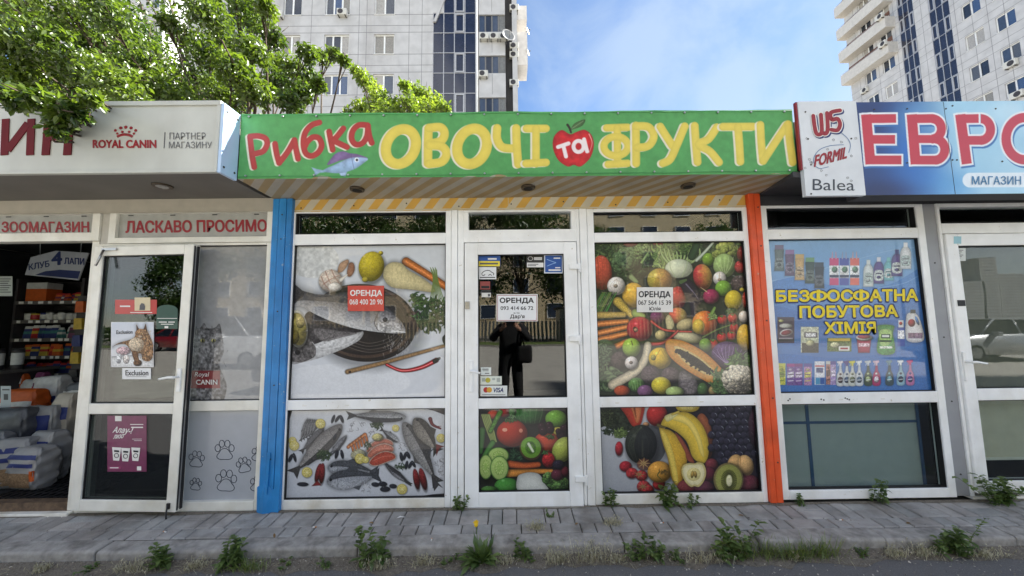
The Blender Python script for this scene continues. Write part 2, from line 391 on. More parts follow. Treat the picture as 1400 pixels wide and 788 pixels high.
    def leafy(s, cx, cy, rx, ry, c1, c2, n, L, rng=None):
        r = random.Random(int(cx*7+cy)); pts = []
        for i in range(n):
            a = r.uniform(0, 6.28); q = math.sqrt(r.random()); pts.append((cx+rx*q*math.cos(a), cy+ry*q*math.sin(a), r.uniform(0, 6.28), r.random()))
        for x, y, a, t in pts:
            c = np.array(c1)*(1-t)+np.array(c2)*t; l = L*r.uniform(.6, 1.2)
            s.line([(x, y), (x+l*.5*math.cos(a), y+l*.5*math.sin(a)), (x+l*math.cos(a+.4), y+l*math.sin(a+.4))], l*.55, c, l*.12, sh=.45, drop=.25)
        return s
    def bumps(s, cx, cy, rx, ry, c1, c2, n, r0, rng=None):
        r = random.Random(int(cx*3+cy)); pts = sorted(((math.sqrt(r.random()), r.uniform(0, 6.28)) for i in range(n)), reverse=True)
        for q, a in pts:
            x, y = cx+rx*q*math.cos(a), cy+ry*q*math.sin(a); t = r.random()*.5+.5*(1-((y-cy)/ry+1)/2)
            s.ell(x, y, r0*r.uniform(.7, 1.3), r0*r.uniform(.7, 1.2), np.array(c1)*(1-t)+np.array(c2)*t, sh=.6, sp=.05, drop=.3)
        return s
    def rect(s, x0, y0, x1, y1, col, sh=0., nz=0., col2=None, gdir=(0, 1), al=1.): return s.poly([(x0, y0), (x1, y0), (x1, y1), (x0, y1)], col, sm=False, sh=sh, nz=nz, col2=col2, gdir=gdir, al=al, bev=3 if sh else None)
    def segs(s, prims, col, grow=0., dx=0., dy=0.):
        """letters from straight strokes with square ends ('s',x0,y0,x1,y1,w) and ring arcs ('a',cx,cy,rx,ry,a0,a1,w); grow widens for an outline"""
        xs = [v for p in prims for v in ((p[1], p[3]) if p[0] == 's' else (p[1]-p[3], p[1]+p[3]))]; ys = [v for p in prims for v in ((p[2], p[4]) if p[0] == 's' else (p[2]-p[4], p[2]+p[4]))]
        mw = max(p[-1] for p in prims)+grow+3
        W = s.win(min(xs)+dx-mw, min(ys)+dy-mw, max(xs)+dx+mw, max(ys)+dy+mw)
        if W is None: return s
        X, Y = W[4]-dx, W[5]-dy; best = np.full(X.shape, -1e9)
        for p in prims:
            if p[0] == 's':
                _, ax, ay, bx, by, wd = p; L = math.hypot(bx-ax, by-ay); ex, ey = (bx-ax)/L, (by-ay)/L
                t = (X-ax)*ex+(Y-ay)*ey; q = -(X-ax)*ey+(Y-ay)*ex; sd = np.minimum(wd/2+grow-np.abs(q), L/2+grow-np.abs(t-L/2))
            else:
                _, cx, cy, rx, ry, a0, a1, wd = p; g = np.hypot((X-cx)/rx, (Y-cy)/ry); k = np.hypot((X-cx), (Y-cy))/np.maximum(g, 1e-6)
                sd = wd/2+grow-np.abs(g-1)*k
                an = np.degrees(np.arctan2(Y-cy, X-cx)); an = (an-a0) % 360
                sd = np.where(an <= (a1-a0), sd, -1e9)
            best = np.maximum(best, sd)
        s.blend(W, np.clip(best*s.S+.5, 0, 1), col); return s
    def grain(s, amt=4, big=6):
        s.a += (RNG.random((s.h, s.w, 1))-.5)*amt + (vnoise(s.h, s.w, s.w/6)[..., None]-.5)*big
        return s
    def sheet(s, name, tl, tr, bl, T, m, parent=None, n=None, push=None):
        """a flat print on the world rectangle tl-tr-bl, its picture taken from photo measurements T=(ox, oy, scale)"""
        tl, tr, bl = (np.array(c, float) for c in (tl, tr, bl)); n = n or s.w; k = max(2, int(round(n*np.linalg.norm(bl-tl)/np.linalg.norm(tr-tl))))
        u = np.linspace(0, 1, n)[None, :, None]; v = np.linspace(0, 1, k)[:, None, None]
        V = tl+(tr-tl)*u+(bl-tl)*v
        d = V-CAM; z = d@AX_F; px = 700+F_PX*(d@AX_R)/z; py = 394-F_PX*(d@AX_U)/z
        ax = ((px-T[0])*T[2]-s.x0)*s.S-.5; ay = ((py-T[1])*T[2]-s.y0)*s.S-.5
        ax = np.clip(ax, 0, s.w-1.001); ay = np.clip(ay, 0, s.h-1.001); j = ax.astype(int); i = ay.astype(int); fx = (ax-j)[..., None]; fy = (ay-i)[..., None]
        a = s.a; C = (a[i, j]*(1-fx)+a[i, j+1]*fx)*(1-fy)+(a[i+1, j]*(1-fx)+a[i+1, j+1]*fx)*fy
        if push is not None: V = V + push(u[..., 0], v[..., 0])[..., None]*np.array([0, 1., 0])
        return grid_obj(name, V, C, m, parent)
# ------------------------------------------------------------------ the place: materials
PVC = mat('white_pvc', (248, 249, 248), rough=.3, var=.1, vscale=2.6, col2=(229, 227, 219), chip=(214, 209, 196), streak=.7)
PVC_OLD = mat('stained_pvc', (240, 238, 230), rough=.38, var=.16, vscale=3, col2=(206, 194, 168))
PVC_WARM = mat('warm_pvc', (234, 232, 222), rough=.36, var=.12, vscale=2.5, col2=(212, 207, 190))
BLUE = mat('blue_paint', (48, 136, 202), rough=.3, var=.2, vscale=3, col2=(36, 112, 178), streak=.7, chip=(150, 166, 180))
ORANGE = mat('orange_paint', (238, 92, 44), rough=.42, var=.2, vscale=3, col2=(206, 74, 34), streak=.7, chip=(196, 140, 116))
GREYP = mat('grey_paint', (150, 152, 156), rough=.45, var=.12, vscale=2)
BEIGE = mat('beige_panel', (176, 170, 156), rough=.5, var=.1)
SOFF_L = mat('grey_soffit', (110, 107, 102), rough=.6, var=.15, vscale=1.5)
SOFF_R = mat('dark_soffit', (62, 62, 66), rough=.6, var=.15)
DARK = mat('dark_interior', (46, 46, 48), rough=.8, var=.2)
DARKEST = mat('black_interior', (24, 24, 26), rough=.8, var=.2)
RUBBER = mat('black_rubber', (22, 22, 24), rough=.6, var=.2)
METAL = mat('brushed_metal', (176, 176, 176), rough=.3, metal=1., var=.1)
SCREW = mat('screw_head', (70, 68, 66), rough=.5, metal=.6)
ROOF = mat('roof_felt', (84, 82, 80), rough=.9, var=.25)
PLASTER = mat('grey_plaster', (170, 166, 158), rough=.85, var=.15)
SHEETM = mat('white_sheet_metal', (192, 194, 187), rough=.38, var=.12, vscale=1.4, col2=(178, 178, 170), streak=.6)
PRINT = mat('printed_film', None, rough=.34, attr='print', var=.05, vscale=9, coat=.95, coat_rough=.02, coat_ior=1.52, spec=.3)
BANNER = mat('printed_banner', None, rough=.5, attr='print', var=.08, vscale=5, spec=.35)
PAPER = mat('printed_paper', None, rough=.6, attr='print', var=.04, vscale=20)
GLASS = glass_mat('window_glass'); GLASS2 = glass_mat('door_glass', (205, 210, 208), ior=1.72)
INK = mat('black_ink', (26, 26, 28), rough=.6, var=.05)
INKR = mat('dark_red_ink', (150, 34, 44), rough=.5, var=.12)
INKW = mat('white_ink', (232, 230, 226), rough=.6, var=.05)
INKG = mat('grey_ink', (92, 92, 94), rough=.6, var=.05)
# ------------------------------------------------------------------ ground, road, pavement, kerb
def plane_obj(name, x0, x1, y0, y1, z, m, kind='structure'):
    return tag(MB().quad((x0, y0, z), (x1, y0, z), (x1, y1, z), (x0, y1, z)).build(name, m), kind=kind)
ASPH = mat('asphalt', (116, 114, 113), rough=.9, var=.35, vscale=60, bump=.9, bscale=170, col2=(128, 126, 126))
plane_obj('ground', -900, 900, -900, 900, -.03, mat('bare_ground', (128, 122, 104), rough=.95, var=.3, vscale=.3))
ROADM = mat('pale_road', (186, 181, 172), rough=.9, var=.2, vscale=.6)
plane_obj('road', -90, 90, -3.6, -.4, 0, ASPH)
plane_obj('carriageway', -200, 200, -21.5, -3.6, -.004, ROADM)
plane_obj('yard', -90, 90, 5.2, 90, -.02, mat('yard_paving', (140, 136, 128), rough=.9, var=.25))
def pave_z(y): return .12+.06*y
# kerb stones
mb = MB(); x = -9.3; r = random.Random(3)
while x < 9.5:
    L = .84+r.uniform(-.03, .03); dz = r.uniform(-.006, .004); a = r.uniform(-.006, .006)
    zt0, zt1 = pave_z(-.347)+dz, pave_z(-.465)+dz; xa, xb = x+.003, x+L-.003
    mb.prism([(xa, -.347, -.02), (xa, -.465+a, -.02), (xa, -.467+a, zt1-.012), (xa, -.457+a, zt1), (xa, -.347, zt0)], (xb-xa, 0, 0)); x += L
KERBM = mat('kerb_concrete', (164, 160, 154), rough=.9, var=.3, vscale=7, bump=.5, bscale=60, col2=(104, 99, 92))
tag(mb.build('kerb', KERBM, bevel=.008), kind='structure')
# paving blocks, 20 x 10 cm, laid in pairs
mb = MB(); cols = []
S2 = .205
def brick(xa, xb, ya, yb):
    g = .0032; dz = r.uniform(-.0018, .0018); xa += g; xb -= g; ya += g; yb -= g; c = .006
    za, zb = pave_z(ya)+dz, pave_z(yb)+dz
    if r.random() < .05: za -= .006
    vs = [(xa, ya, za-.05), (xb, ya, za-.05), (xb, yb, zb-.05), (xa, yb, zb-.05), (xa, ya, za-c), (xb, ya, za-c), (xb, yb, zb-c), (xa, yb, zb-c), (xa+c, ya+c, za), (xb-c, ya+c, za), (xb-c, yb-c, zb), (xa+c, yb-c, zb)]
    mb.add(vs, [(0,1,5,4),(1,2,6,5),(2,3,7,6),(3,0,4,7),(4,5,9,8),(5,6,10,9),(6,7,11,10),(7,4,8,11),(8,9,10,11)])
    k = 164+r.uniform(-8, 8); t = r.uniform(-1, 4); cols.extend([(k+t, k-1, k-4-t*.4)]*12)
nx = int(19/S2)
for j, y1 in enumerate((-.03,)):
    for i in range(nx):
        xa = -9.4+i*S2+(.03 if j else 0)
        if (i+j) % 2: brick(xa, xa+S2/2, y1-S2, y1); brick(xa+S2/2, xa+S2, y1-S2, y1)
        else: brick(xa, xa+S2, y1-S2/2, y1); brick(xa, xa+S2, y1-S2, y1-S2/2)
for i in range(nx):
    xa = -9.37+i*S2
    if i % 2: brick(xa, xa+S2, -.344, -.03-S2)
    else: brick(xa, xa+S2/2, -.344, -.03-S2); brick(xa+S2/2, xa+S2, -.344, -.03-S2)
PAVE = mat('paving_blocks', None, rough=.9, attr='print', var=.3, vscale=3.2, bump=.6, bscale=120, spec=.25, col2=(128, 122, 115), chip=(100, 95, 90))
o = mb.build('sidewalk', PAVE)
a = o.data.attributes.new('print', 'FLOAT_COLOR', 'POINT'); cc = np.ones((len(cols), 4), np.float32); cc[:, :3] = lin(np.array(cols)); a.data.foreach_set('color', cc.ravel())
tag(o, kind='structure')
mb = MB().prism([(-9.5, 0.06, -.02), (-9.5, -.346, -.02), (-9.5, -.346, pave_z(-.346)-.011), (-9.5, .06, pave_z(.0)-.011)], (19, 0, 0))
tag(mb.build('sidewalk_bed', mat('joint_sand', (74, 70, 62), rough=1., var=.3, vscale=30)), kind='structure')
# dirt and grit washed against the kerb
mb = MB(); n = 150; top = []
for i in range(n+1):
    x = -7+14*i/n; w1 = .035+.03*vnoise(2, n+2, 3)[0, i]+.05*(random.random()**3); top.append((x, w1))
for i in range(n):
    (xa, wa), (xb, wb) = top[i], top[i+1]
    za = .016+.012*random.random(); ya, yb = -.468, -.468
    mb.add([(xa, ya, .036), (xb, yb, .036), (xb, yb-wb*.6, .012), (xa, ya-wa*.6, .012), (xb, yb-wb*1.4, .0015), (xa, ya-wa*1.4, .0015)], [(0, 3, 2, 1), (3, 5, 4, 2)], 0, True)
tag(mb.build('dirt_strip', mat('kerb_dirt', (126, 118, 106), rough=1., var=.4, vscale=40, bump=1., bscale=140, col2=(90, 84, 76))), kind='structure')
mb = MB()
for i in range(3800):
    x = random.uniform(-5, 5); d = random.random()**2.2*.26; y = -.47-d
    if random.random() > .55+.6*vnoise(2, 402, 14, np.random.default_rng(5))[0, int((x+5)*40)]: continue
    s_ = random.uniform(.002, .0075)*(1.7 if random.random() < .06 else 1)
    zz = max(.001, .036*(1-d/.07))
    q = [np.array([random.uniform(-1, 1), random.uniform(-1, 1), random.uniform(-.5, .8)])*s_ for _ in range(5)]
    q = [np.array([x, y, zz+s_*.4])+v for v in q]
    mb.add(q, [(0, 1, 2), (0, 2, 3), (0, 3, 1), (1, 3, 4), (2, 1, 4), (3, 2, 4)], 0 if random.random() < .75 else 1)
tag(mb.build('gravel', [mat('grey_grit', (146, 140, 132), rough=.95, var=.3, vscale=90), mat('pale_grit', (200, 192, 180), rough=.95, var=.2)]), 'loose pale grit and crumbs of stone along the foot of the kerb', 'gravel', kind='stuff')
# ------------------------------------------------------------------ shop helpers
SCR = []
def gx(px, py): return float(P(px, py)[0])
def gz(px, py): return float(P(px, py)[2])
def screws(mb, pts, y, r=.006, mi=0):
    for x, z in pts: SCR.append(((x, y, z), r, (0, -1, 0)))
def put_screws(parent, m=None, name='screw'):
    for c, r_, n_ in SCR: MB().disc(c, r_, n_, .003, 8).build(name, m or SCREW, parent)
    SCR.clear()
def shop_box(root, x0, x1, front_y, ztop, wallm, ra=0, rb=0):
    """roof, back and side walls and the dark room inside"""
    MB().box(x0+ra, x1-rb, front_y+.02, 5, 2.62, ztop-.03).build('roof', ROOF, root)
    MB().box(x0, x1, 4.9, 5.0, -.02, 2.62).box(x0, x0+.05, .09, 4.9, -.02, 2.62).box(x1-.05, x1, .09, 4.9, -.02, 2.62).build('wall', wallm, root)
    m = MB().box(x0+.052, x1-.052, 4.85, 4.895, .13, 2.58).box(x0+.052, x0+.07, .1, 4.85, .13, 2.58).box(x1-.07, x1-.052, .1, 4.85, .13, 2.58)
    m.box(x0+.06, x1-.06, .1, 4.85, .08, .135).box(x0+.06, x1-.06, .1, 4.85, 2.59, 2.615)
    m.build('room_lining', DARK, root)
def handle(parent, x, z0, z1, zl, dx, y, m=PVC, P3=None):
    k = MB().box(x-.014, x+.014, y-.012, y, z0, z1)
    k.tube([(x, y-.01, zl), (x, y-.05, zl)], .009, 8); k.tube([(x, y-.05, zl), (x+dx*.3, y-.055, zl+.001), (x+dx, y-.05, zl-.012)], [.011, .0105, .008], 8)
    h = k.build('handle', m, parent, bevel=.003)
    MB().box(x-.005, x+.005, y-.014, y-.012, z0+.035, z0+.06).build('keyhole', RUBBER, h) if parent.parent is None else None
    return h
# ================================================================== THE PRODUCE SHOP
shop = thing('produce_shop', 'closed produce shop in the middle with fish and fruit pictures on its windows', 'shop', (0.07, 0, .12))
X0, X1 = -1.912, 2.056
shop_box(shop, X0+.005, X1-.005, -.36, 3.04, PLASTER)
# striped soffit and the band above the windows
def stripes(name, ax, c1, c2):
    m = bpy.data.materials.new(name); m.use_nodes = True; n = m.node_tree.nodes; l = m.node_tree.links; b = n['Principled BSDF']; b.inputs['Roughness'].default_value = .55
    tc = n.new('ShaderNodeTexCoord'); dt = n.new('ShaderNodeVectorMath'); dt.operation = 'DOT_PRODUCT'; dt.inputs[1].default_value = ax; l.new(tc.outputs['Object'], dt.inputs[0])
    fr = n.new('ShaderNodeMath'); fr.operation = 'FRACT'; l.new(dt.outputs['Value'], fr.inputs[0])
    cr = n.new('ShaderNodeValToRGB'); e = cr.color_ramp.elements; e[0].position = .47; e[0].color = rgba(c1); e[1].position = .53; e[1].color = rgba(c2)
    l.new(fr.outputs[0], cr.inputs[0])
    no = n.new('ShaderNodeTexNoise'); no.inputs['Scale'].default_value = 3.5; no.inputs['Detail'].default_value = 7; l.new(tc.outputs['Object'], no.inputs['Vector'])
    mr = n.new('ShaderNodeMapRange'); mr.inputs[1].default_value = .3; mr.inputs[2].default_value = .7; mr.inputs[3].default_value = .78; mr.inputs[4].default_value = 1.05; l.new(no.outputs['Fac'], mr.inputs[0])
    mm = n.new('ShaderNodeMix'); mm.data_type = 'RGBA'; mm.blend_type = 'MULTIPLY'; mm.inputs[0].default_value = 1; l.new(cr.outputs[0], mm.inputs[6]); l.new(mr.outputs[0], mm.inputs[7]); l.new(mm.outputs[2], b.inputs['Base Color'])
    return m
ST1 = stripes('striped_soffit', (6.6, 6.4, 0), (174, 167, 152), (164, 143, 104)); ST2 = stripes('striped_band', (6.6, 0, -4.9), (206, 198, 176), (216, 170, 78))
MB().prism([(-1.958, -.376, 2.566), (2.10, -.376, 2.566), (X1-.004, .0, 2.536), (X0, .0, 2.536)], (0, 0, .03)).build('soffit', ST1, shop)
b_ = MB().box(-1.753, 1.953, -.012, .05, 2.432, 2.536); band = b_.build('striped_band', ST2, shop)
k = MB(); k.box(-1.753, 1.953, -.016, -.012, 2.436, 2.447); k.box(-.006, -.001, -.014, -.012, 2.448, 2.536)
screws(k, [(x, 2.465+.03*((i*7) % 3)/2) for i, x in enumerate(np.arange(-1.7, 1.95, .43))], -.0125)
put_screws(shop)
k.build('band_trim', mat('cream_trim', (206, 196, 168), rough=.5), shop)
for px, py in ((487, 253), (722, 252), (942, 251)):
    q = P(px, py, -.22); z = 2.566-.08*(.156)
    m = MB().tube([(q[0], -.2, z-.016), (q[0], -.2, z+.004)], [.052, .056], 20)
    d = m.build('downlight', mat('bronze_trim', (74, 64, 52), rough=.4, metal=.5), shop)
    MB().disc((q[0], -.2, z-.016), .036, (0, 0, -1), .002, 18).build('lens', DARKEST, d)
# posts
mb = MB(); xs = [(-1.912, -1.862), (-1.858, -1.80), (-1.796, -1.752)]
for a, b in xs: mb.box(a, b, -.05 if a > -1.9 else -.045, .05, .115, 2.536)
p = mb.build('post', BLUE, shop, bevel=.004); tag(p, 'blue folded metal post, dented and torn at its foot')
k = MB(); screws(k, [(-1.83, z) for z in (.5, 1.05, 1.62, 2.2, 2.4)], -.05); put_screws(p)
fl = MB().add([(-1.916, -.05, .112), (-1.86, -.072, .112), (-1.80, -.056, .116), (-1.75, -.06, .112), (-1.92, -.052, .3), (-1.862, -.058, .34), (-1.805, -.053, .28), (-1.75, -.054, .31)], [(0, 1, 5, 4), (1, 2, 6, 5), (2, 3, 7, 6)])
fl.add([(-1.86, -.056, .25), (-1.835, -.07, .25), (-1.83, -.058, .55), (-1.858, -.052, .55)], [(0, 1, 2, 3)])
tg = fl.build('torn_flap', BLUE, p)
md = tg.modifiers.new('s', 'SOLIDIFY'); md.thickness = .003
mb = MB(); mb.box(1.956, 2.0, -.05, .05, .125, 2.536).box(2.004, 2.054, -.046, .05, .125, 2.536)
p2_ = mb.build('post', ORANGE, shop, bevel=.004); tag(p2_, 'orange folded metal post')
k = MB(); screws(k, [(2.03, z) for z in (.42, .9, 1.5, 2.1, 2.42)], -.046); put_screws(p2_)
# fish window
ZT = 2.45
def zline(py, x=700): return gz(x, py)
fx0, fx1, fx2 = -1.752, gx(609.5, 440), gx(617, 440)
zf = dict(b0=.118, b1=gz(500, 681), m0=gz(500, 559), m1=gz(500, 545.5), t0=gz(500, 335), t1=gz(500, 320.5), g=gz(500, 292))
def shop_window(root, name, x0, xl, xr, x1, z, mfr, y0=-.022, y1=.05, mbot=None):
    w_ = tag(MB().box(x0, xl, y0, y1, z['b0'], ZT-.02).box(xr, x1, y0, y1, z['b0'], ZT-.02).box(xl, xr, y0, y1, z['m0'], z['m1']).box(xl, xr, y0, y1, z['t0'], z['t1']).box(xl, xr, y0, y1, z['g'], ZT-.02).build(name, mfr, root, bevel=.004))
    MB().box(xl, xr, y0-.002, y1, z['b0'], z['b1']).build('sill_rail', mbot or mfr, w_, bevel=.005)
    # dark gaskets round the lights
    g = MB()
    for za, zb in ((z['b1'], z['m0']), (z['m1'], z['t0']), (z['t1'], z['g'])):
        g.frame(xl, xr, za, zb, .006, .006, .006, .006, y0+.012, y1-.02)
    g.build('gasket', RUBBER, w_)
    MB().box(xl+.002, xr-.002, .022, .03, z['t1']+.002, z['g']-.002).build('pane', GLASS, w_)
    d = MB()
    for i in range(int((xr-xl)/.33)): d.box(xl+.12+i*.33, xl+.15+i*.33, y0-.003, y0, z['m0']+.03, z['m0']+.036)
    d.build('drain_cap', PVC_OLD, w_)
    return w_
win1 = shop_window(shop, 'window', fx0, fx0+.012, fx1, fx2, zf, PVC, mbot=PVC_OLD)
tag(win1, 'white framed window with pictures of whole fish')
MB().box(gx(617.5, 440), gx(626, 440), -.03, .05, .118, ZT-.02).build('mullion', PVC, shop, bevel=.004)
# fruit window
qx0, qxl, qxr, qx1 = gx(806, 440), gx(815.5, 440), gx(1023.5, 440), 1.953
zq = dict(b0=.12, b1=gz(930, 673), m0=gz(930, 555), m1=gz(930, 541), t0=gz(930, 331), t1=gz(930, 318), g=gz(930, 290))
win2 = shop_window(shop, 'window', qx0, qxl, qxr, qx1, zq, PVC, mbot=PVC_OLD); tag(win2, 'white framed window with pictures of fruit and vegetables')
MB().box(gx(795.5, 440), gx(805.5, 440), -.03, .05, .118, ZT-.02).build('mullion', PVC, shop, bevel=.004)
# door
dl0, dl1 = gx(636, 510), gx(792, 510); g0, g1 = gx(654.2, 450), gx(772.3, 450)
zd = dict(b=gz(717, 691), b1=gz(717, 670), r0=gz(717, 557), r1=gz(717, 543), t0=gz(717, 349), t1=gz(717, 333))
door = MB().frame(dl0, dl1, zd['b'], zd['t1'], g0-dl0, dl1-g1, zd['t1']-zd['t0'], zd['b1']-zd['b'], -.04, .03).box(g0, g1, -.04, .03, zd['r0'], zd['r1']).build('door', PVC, shop, bevel=.005)
j0, j1 = gx(626.5, 440), gx(795, 440)
tr0, tr1 = gz(710, 315), gz(710, 291); tx0, tx1 = gx(641, 303), gx(780, 303)
fr = MB().box(j0, dl0-.008, -.024, .05, .118, ZT-.02).box(dl1+.006, j1, -.024, .05, .118, ZT-.02).box(dl0-.008, dl1+.006, -.024, .05, zd['t1']+.008, tr0).box(dl0-.008, dl1+.006, -.024, .05, tr1, ZT-.02)
fr.box(dl0-.008, tx0, -.024, .05, tr0, tr1).box(tx1, dl1+.006, -.024, .05, tr0, tr1)
frame_ = fr.build('door_frame', PVC, shop, bevel=.004)
MB().box(tx0, tx1, .02, .028, tr0, tr1).build('transom_pane', GLASS, frame_)
MB().box(g0, g1, -.006, .004, zd['r1'], zd['t0']).build('pane', GLASS2, door)
g = MB().frame(g0, g1, zd['r1'], zd['t0'], .005, .005, .005, .005, -.03, -.008).frame(g0, g1, zd['b1'], zd['r0'], .005, .005, .005, .005, -.03, -.008); g.build('gasket', RUBBER, door)
handle(door, gx(645, 515), gz(645, 535), gz(645, 493), gz(645, 506.5), .075, -.04)
MB().box(gx(637, 420)-.004, gx(643, 420), -.05, -.04, gz(640, 423), gz(640, 413)).build('door_contact', METAL, door, bevel=.002)
for py in (366, 463, 652):
    x = gx(787 if py < 600 else 796, py); z = gz(787, py)
    MB().box(x-.06, x+.022, -.058, -.041, z-.02, z+.022).tube([(x+.022, -.05, z-.045), (x+.022, -.05, z+.03)], .011, 10).build('hinge', PVC, door, bevel=.003)
MB().box(dl0, dl1, -.06, -.03, .1, .124).build('door_sill', mat('worn_aluminium', (150, 146, 138), rough=.5, metal=.5, var=.3), shop)
# ================================================================== THE PET SHOP (left)
pet = thing('pet_shop', 'pet shop on the left with its glazed door standing open', 'shop', (-4.4, 0, .12))
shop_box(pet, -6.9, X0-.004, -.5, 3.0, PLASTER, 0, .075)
MB().box(-6.9, -1.985, -.515, 0.05, 2.556, 2.6).build('soffit', SOFF_L, pet)
q = P(222, 256, -.3)
d = MB().tube([(q[0], q[1], 2.545), (q[0], q[1], 2.557)], [.06, .064], 20).build('downlight', mat('bronze_trim', (74, 64, 52)), pet)
MB().disc((q[0], q[1], 2.5449), .04, (0, 0, -1), .002, 18).build('lens', mat('lens_grey', (150, 150, 150), rough=.2), d)
zb_ = 2.435
MB().box(-6.9, X0-.002, -.008, .05, zb_, 2.555).build('fascia_band', BEIGE, pet)
xa, xb = gx(148, 420)-.035, X0-.002
# header frames with signs
def header(x0, x1, z0, z1, px0, px1, pz0, pz1):
    f = MB().frame(x0, x1, z0, z1, px0-x0, x1-px1, z1-pz1, pz0-z0, -.03, .05).build('sign_frame', PVC_WARM, pet, bevel=.005)
    MB().box(px0, px1, -.006, .01, pz0, pz1).build('sign_panel', mat('frosted_panel', (166, 166, 160), rough=.4, var=.14, vscale=5), f)
    d = MB()
    for i in range(4): d.box(x0+.15+i*(x1-x0-.3)/3, x0+.19+i*(x1-x0-.3)/3, -.033, -.03, z1-.025, z1-.018)
    d.build('drain_cap', RUBBER, f); return f
h1z0, h1z1 = gz(90, 331), zb_-.002
f1 = header(-4.52, gx(141.5, 310), h1z0, h1z1, -4.46, gx(131.5, 307), gz(70, 320), gz(70, 294.5))
f2 = header(gx(154.5, 310), X0-.006, gz(260, 333), h1z1, gx(163.5, 310), gx(368, 310), gz(265, 325.5), gz(265, 292.5))
MB().box(gx(142, 310), gx(154, 310), -.016, .05, .13, zb_-.002).build('mullion', mat('pale_mullion', (190, 186, 176), rough=.45), pet, bevel=.003)
trect('ЗООМАГАЗИН', 2.5, 303.5, 121, 317.5, -.009, INKR, f1, bold=.03, spacing=1.02)
text('ЛАСКАВО ПРОСИМО', (172, 302.5), (364, 300.5), (172, 318.5), -.009, INKR, f2, bold=.03)
# door opening jambs and the fixed window behind the open leaf
hx = gx(112, 520)            # hinge side of the opening
MB().box(hx, hx+.055, -.02, .05, .14, h1z0-.002).box(-4.42, -4.36, -.02, .05, .14, h1z0-.002).build('door_jamb', PVC_WARM, pet, bevel=.004)
MB().box(-4.42, hx+.05, -.06, .06, .1, .137).build('door_sill', PVC_OLD, pet, bevel=.004)
MB().box(-4.36, hx, -.02, .05, .1375, .2).build('threshold', mat('rusty_threshold', (104, 84, 64), rough=.8, var=.4, vscale=12, col2=(70, 52, 40)), pet)
sx0, sxl, sxr, sx1 = gx(251, 450), gx(262, 450), gx(362, 440), X0-.006
da, db = hx+.058, sx0-.002
zs = dict(b0=.118, b1=gz(310, 684), m0=gz(310, 561), m1=gz(310, 547.5), t0=gz(320, 336))
w3 = MB().box(sx0, sxl, -.022, .05, .118, gz(260, 333)-.002).box(sxr, sx1, -.022, .05, .118, gz(260, 333)-.002).box(sxl, sxr, -.022, .05, zs['m0'], zs['m1']).box(sxl, sxr, -.022, .05, zs['t0'], gz(260, 333)-.002).box(sxl, sxr, -.024, .05, .118, zs['b1']).build('window', PVC_WARM, pet, bevel=.004)
MB().frame(sxl, sxr, zs['m1'], zs['t0'], .006, .006, .006, .006, -.008, .02).build('gasket', RUBBER, w3)
wd_ = MB().box(da, da+.03, -.022, .05, .118, gz(260, 333)-.002).box(da+.03, db, -.022, .05, zs['m0'], zs['m1']).box(da+.03, db, -.022, .05, zs['t0'], gz(260, 333)-.002).box(da+.03, db, -.022, .05, .118, zs['b1']).build('window', PVC_WARM, pet, bevel=.004)
MB().box(da+.032, db, .0, .006, zs['b1'], zs['m0']).build('pane', GLASS, wd_); MB().box(da+.032, db, .0, .006, zs['m1'], zs['t0']).build('pane', GLASS, wd_)
w4 = MB().frame(-6.88, -4.43, .118, h1z0-.002, .08, .08, .08, .08, -.022, .05).build('window', PVC_WARM, pet, bevel=.004)
MB().box(-6.8, -4.51, .015, .02, .19, h1z0-.08).build('pane', GLASS, w4)
MB().box(-6.88, -4.53, -.02, .05, h1z0, zb_-.002).build('header_panel', PVC_WARM, pet)
# open leaf: a plane turned a few degrees off the wall
LT = math.radians(3.2)
lo = P(96, 690, -.085); lp0 = np.array([lo[0], -.085, 0]); ln_ = np.array([math.sin(LT), math.cos(LT), 0]); lu = np.array([math.cos(LT), -math.sin(LT), 0])
def PL(px, py, off=0.):
    d = AX_R*(px-700)/F_PX + AX_U*(394-py)/F_PX + AX_F; p0 = lp0+ln_*off
    return CAM + d*(((p0-CAM)@ln_)/(d@ln_))
def LU(px, py): return float((PL(px, py)-lp0)@lu)
leaf = thing('shop_door', 'white glazed pet shop door folded right back against the window, with a cat poster and a purple poster', 'door', (lp0[0], lp0[1], .14), rz=-LT)
leaf['label'] = 'open white glazed shop door swung back flat beside the dark pet shop entrance'
def leaf_box(mb, u0, u1, z0, z1, d0, d1, mi=0): return mb.box(u0, u1, d0, d1, z0-.14, z1-.14, mi)
class LocalMB(MB): pass
ul, ur = 0.0, LU(252, 520); lz0 = float(PL(165, 700)[2]); lz1 = float(PL(190, 336)[2])
u0, u1 = LU(131, 450), LU(244, 450)
zz = {k: float(PL(185, v)[2]) for k, v in dict(t=349, r1=552, r0=566.5, b=684.5).items()}
ORG[leaf.name] = np.zeros(3)
m = MB(); D0, D1 = 0., .062
for a in ((ul, u0, lz0, lz1), (u1, ur, lz0, lz1), (u0, u1, lz0, zz['b']), (u0, u1, zz['r0'], zz['r1']), (u0, u1, zz['t'], lz1)): leaf_box(m, *a, D0, D1)
fr_ = m.build('door_leaf', PVC_WARM, leaf, bevel=.005)
m = MB(); leaf_box(m, ur, ur+.004, lz0+.01, lz1-.01, .006, .016); leaf_box(m, ur, ur+.006, lz0+.01, lz1-.01, .03, .05); m.build('edge_seal', RUBBER, leaf)
m = MB(); leaf_box(m, ur, ur+.003, lz0+.02, lz1-.02, .017, .029); m.build('lock_strip', METAL, leaf)
m = MB(); leaf_box(m, u0, u1, zz['r1'], zz['t'], .025, .033); m.build('pane', GLASS2, leaf)
m = MB(); leaf_box(m, u0, u1, zz['b'], zz['r0'], .025, .033); m.build('pane', GLASS2, leaf)
m = MB()
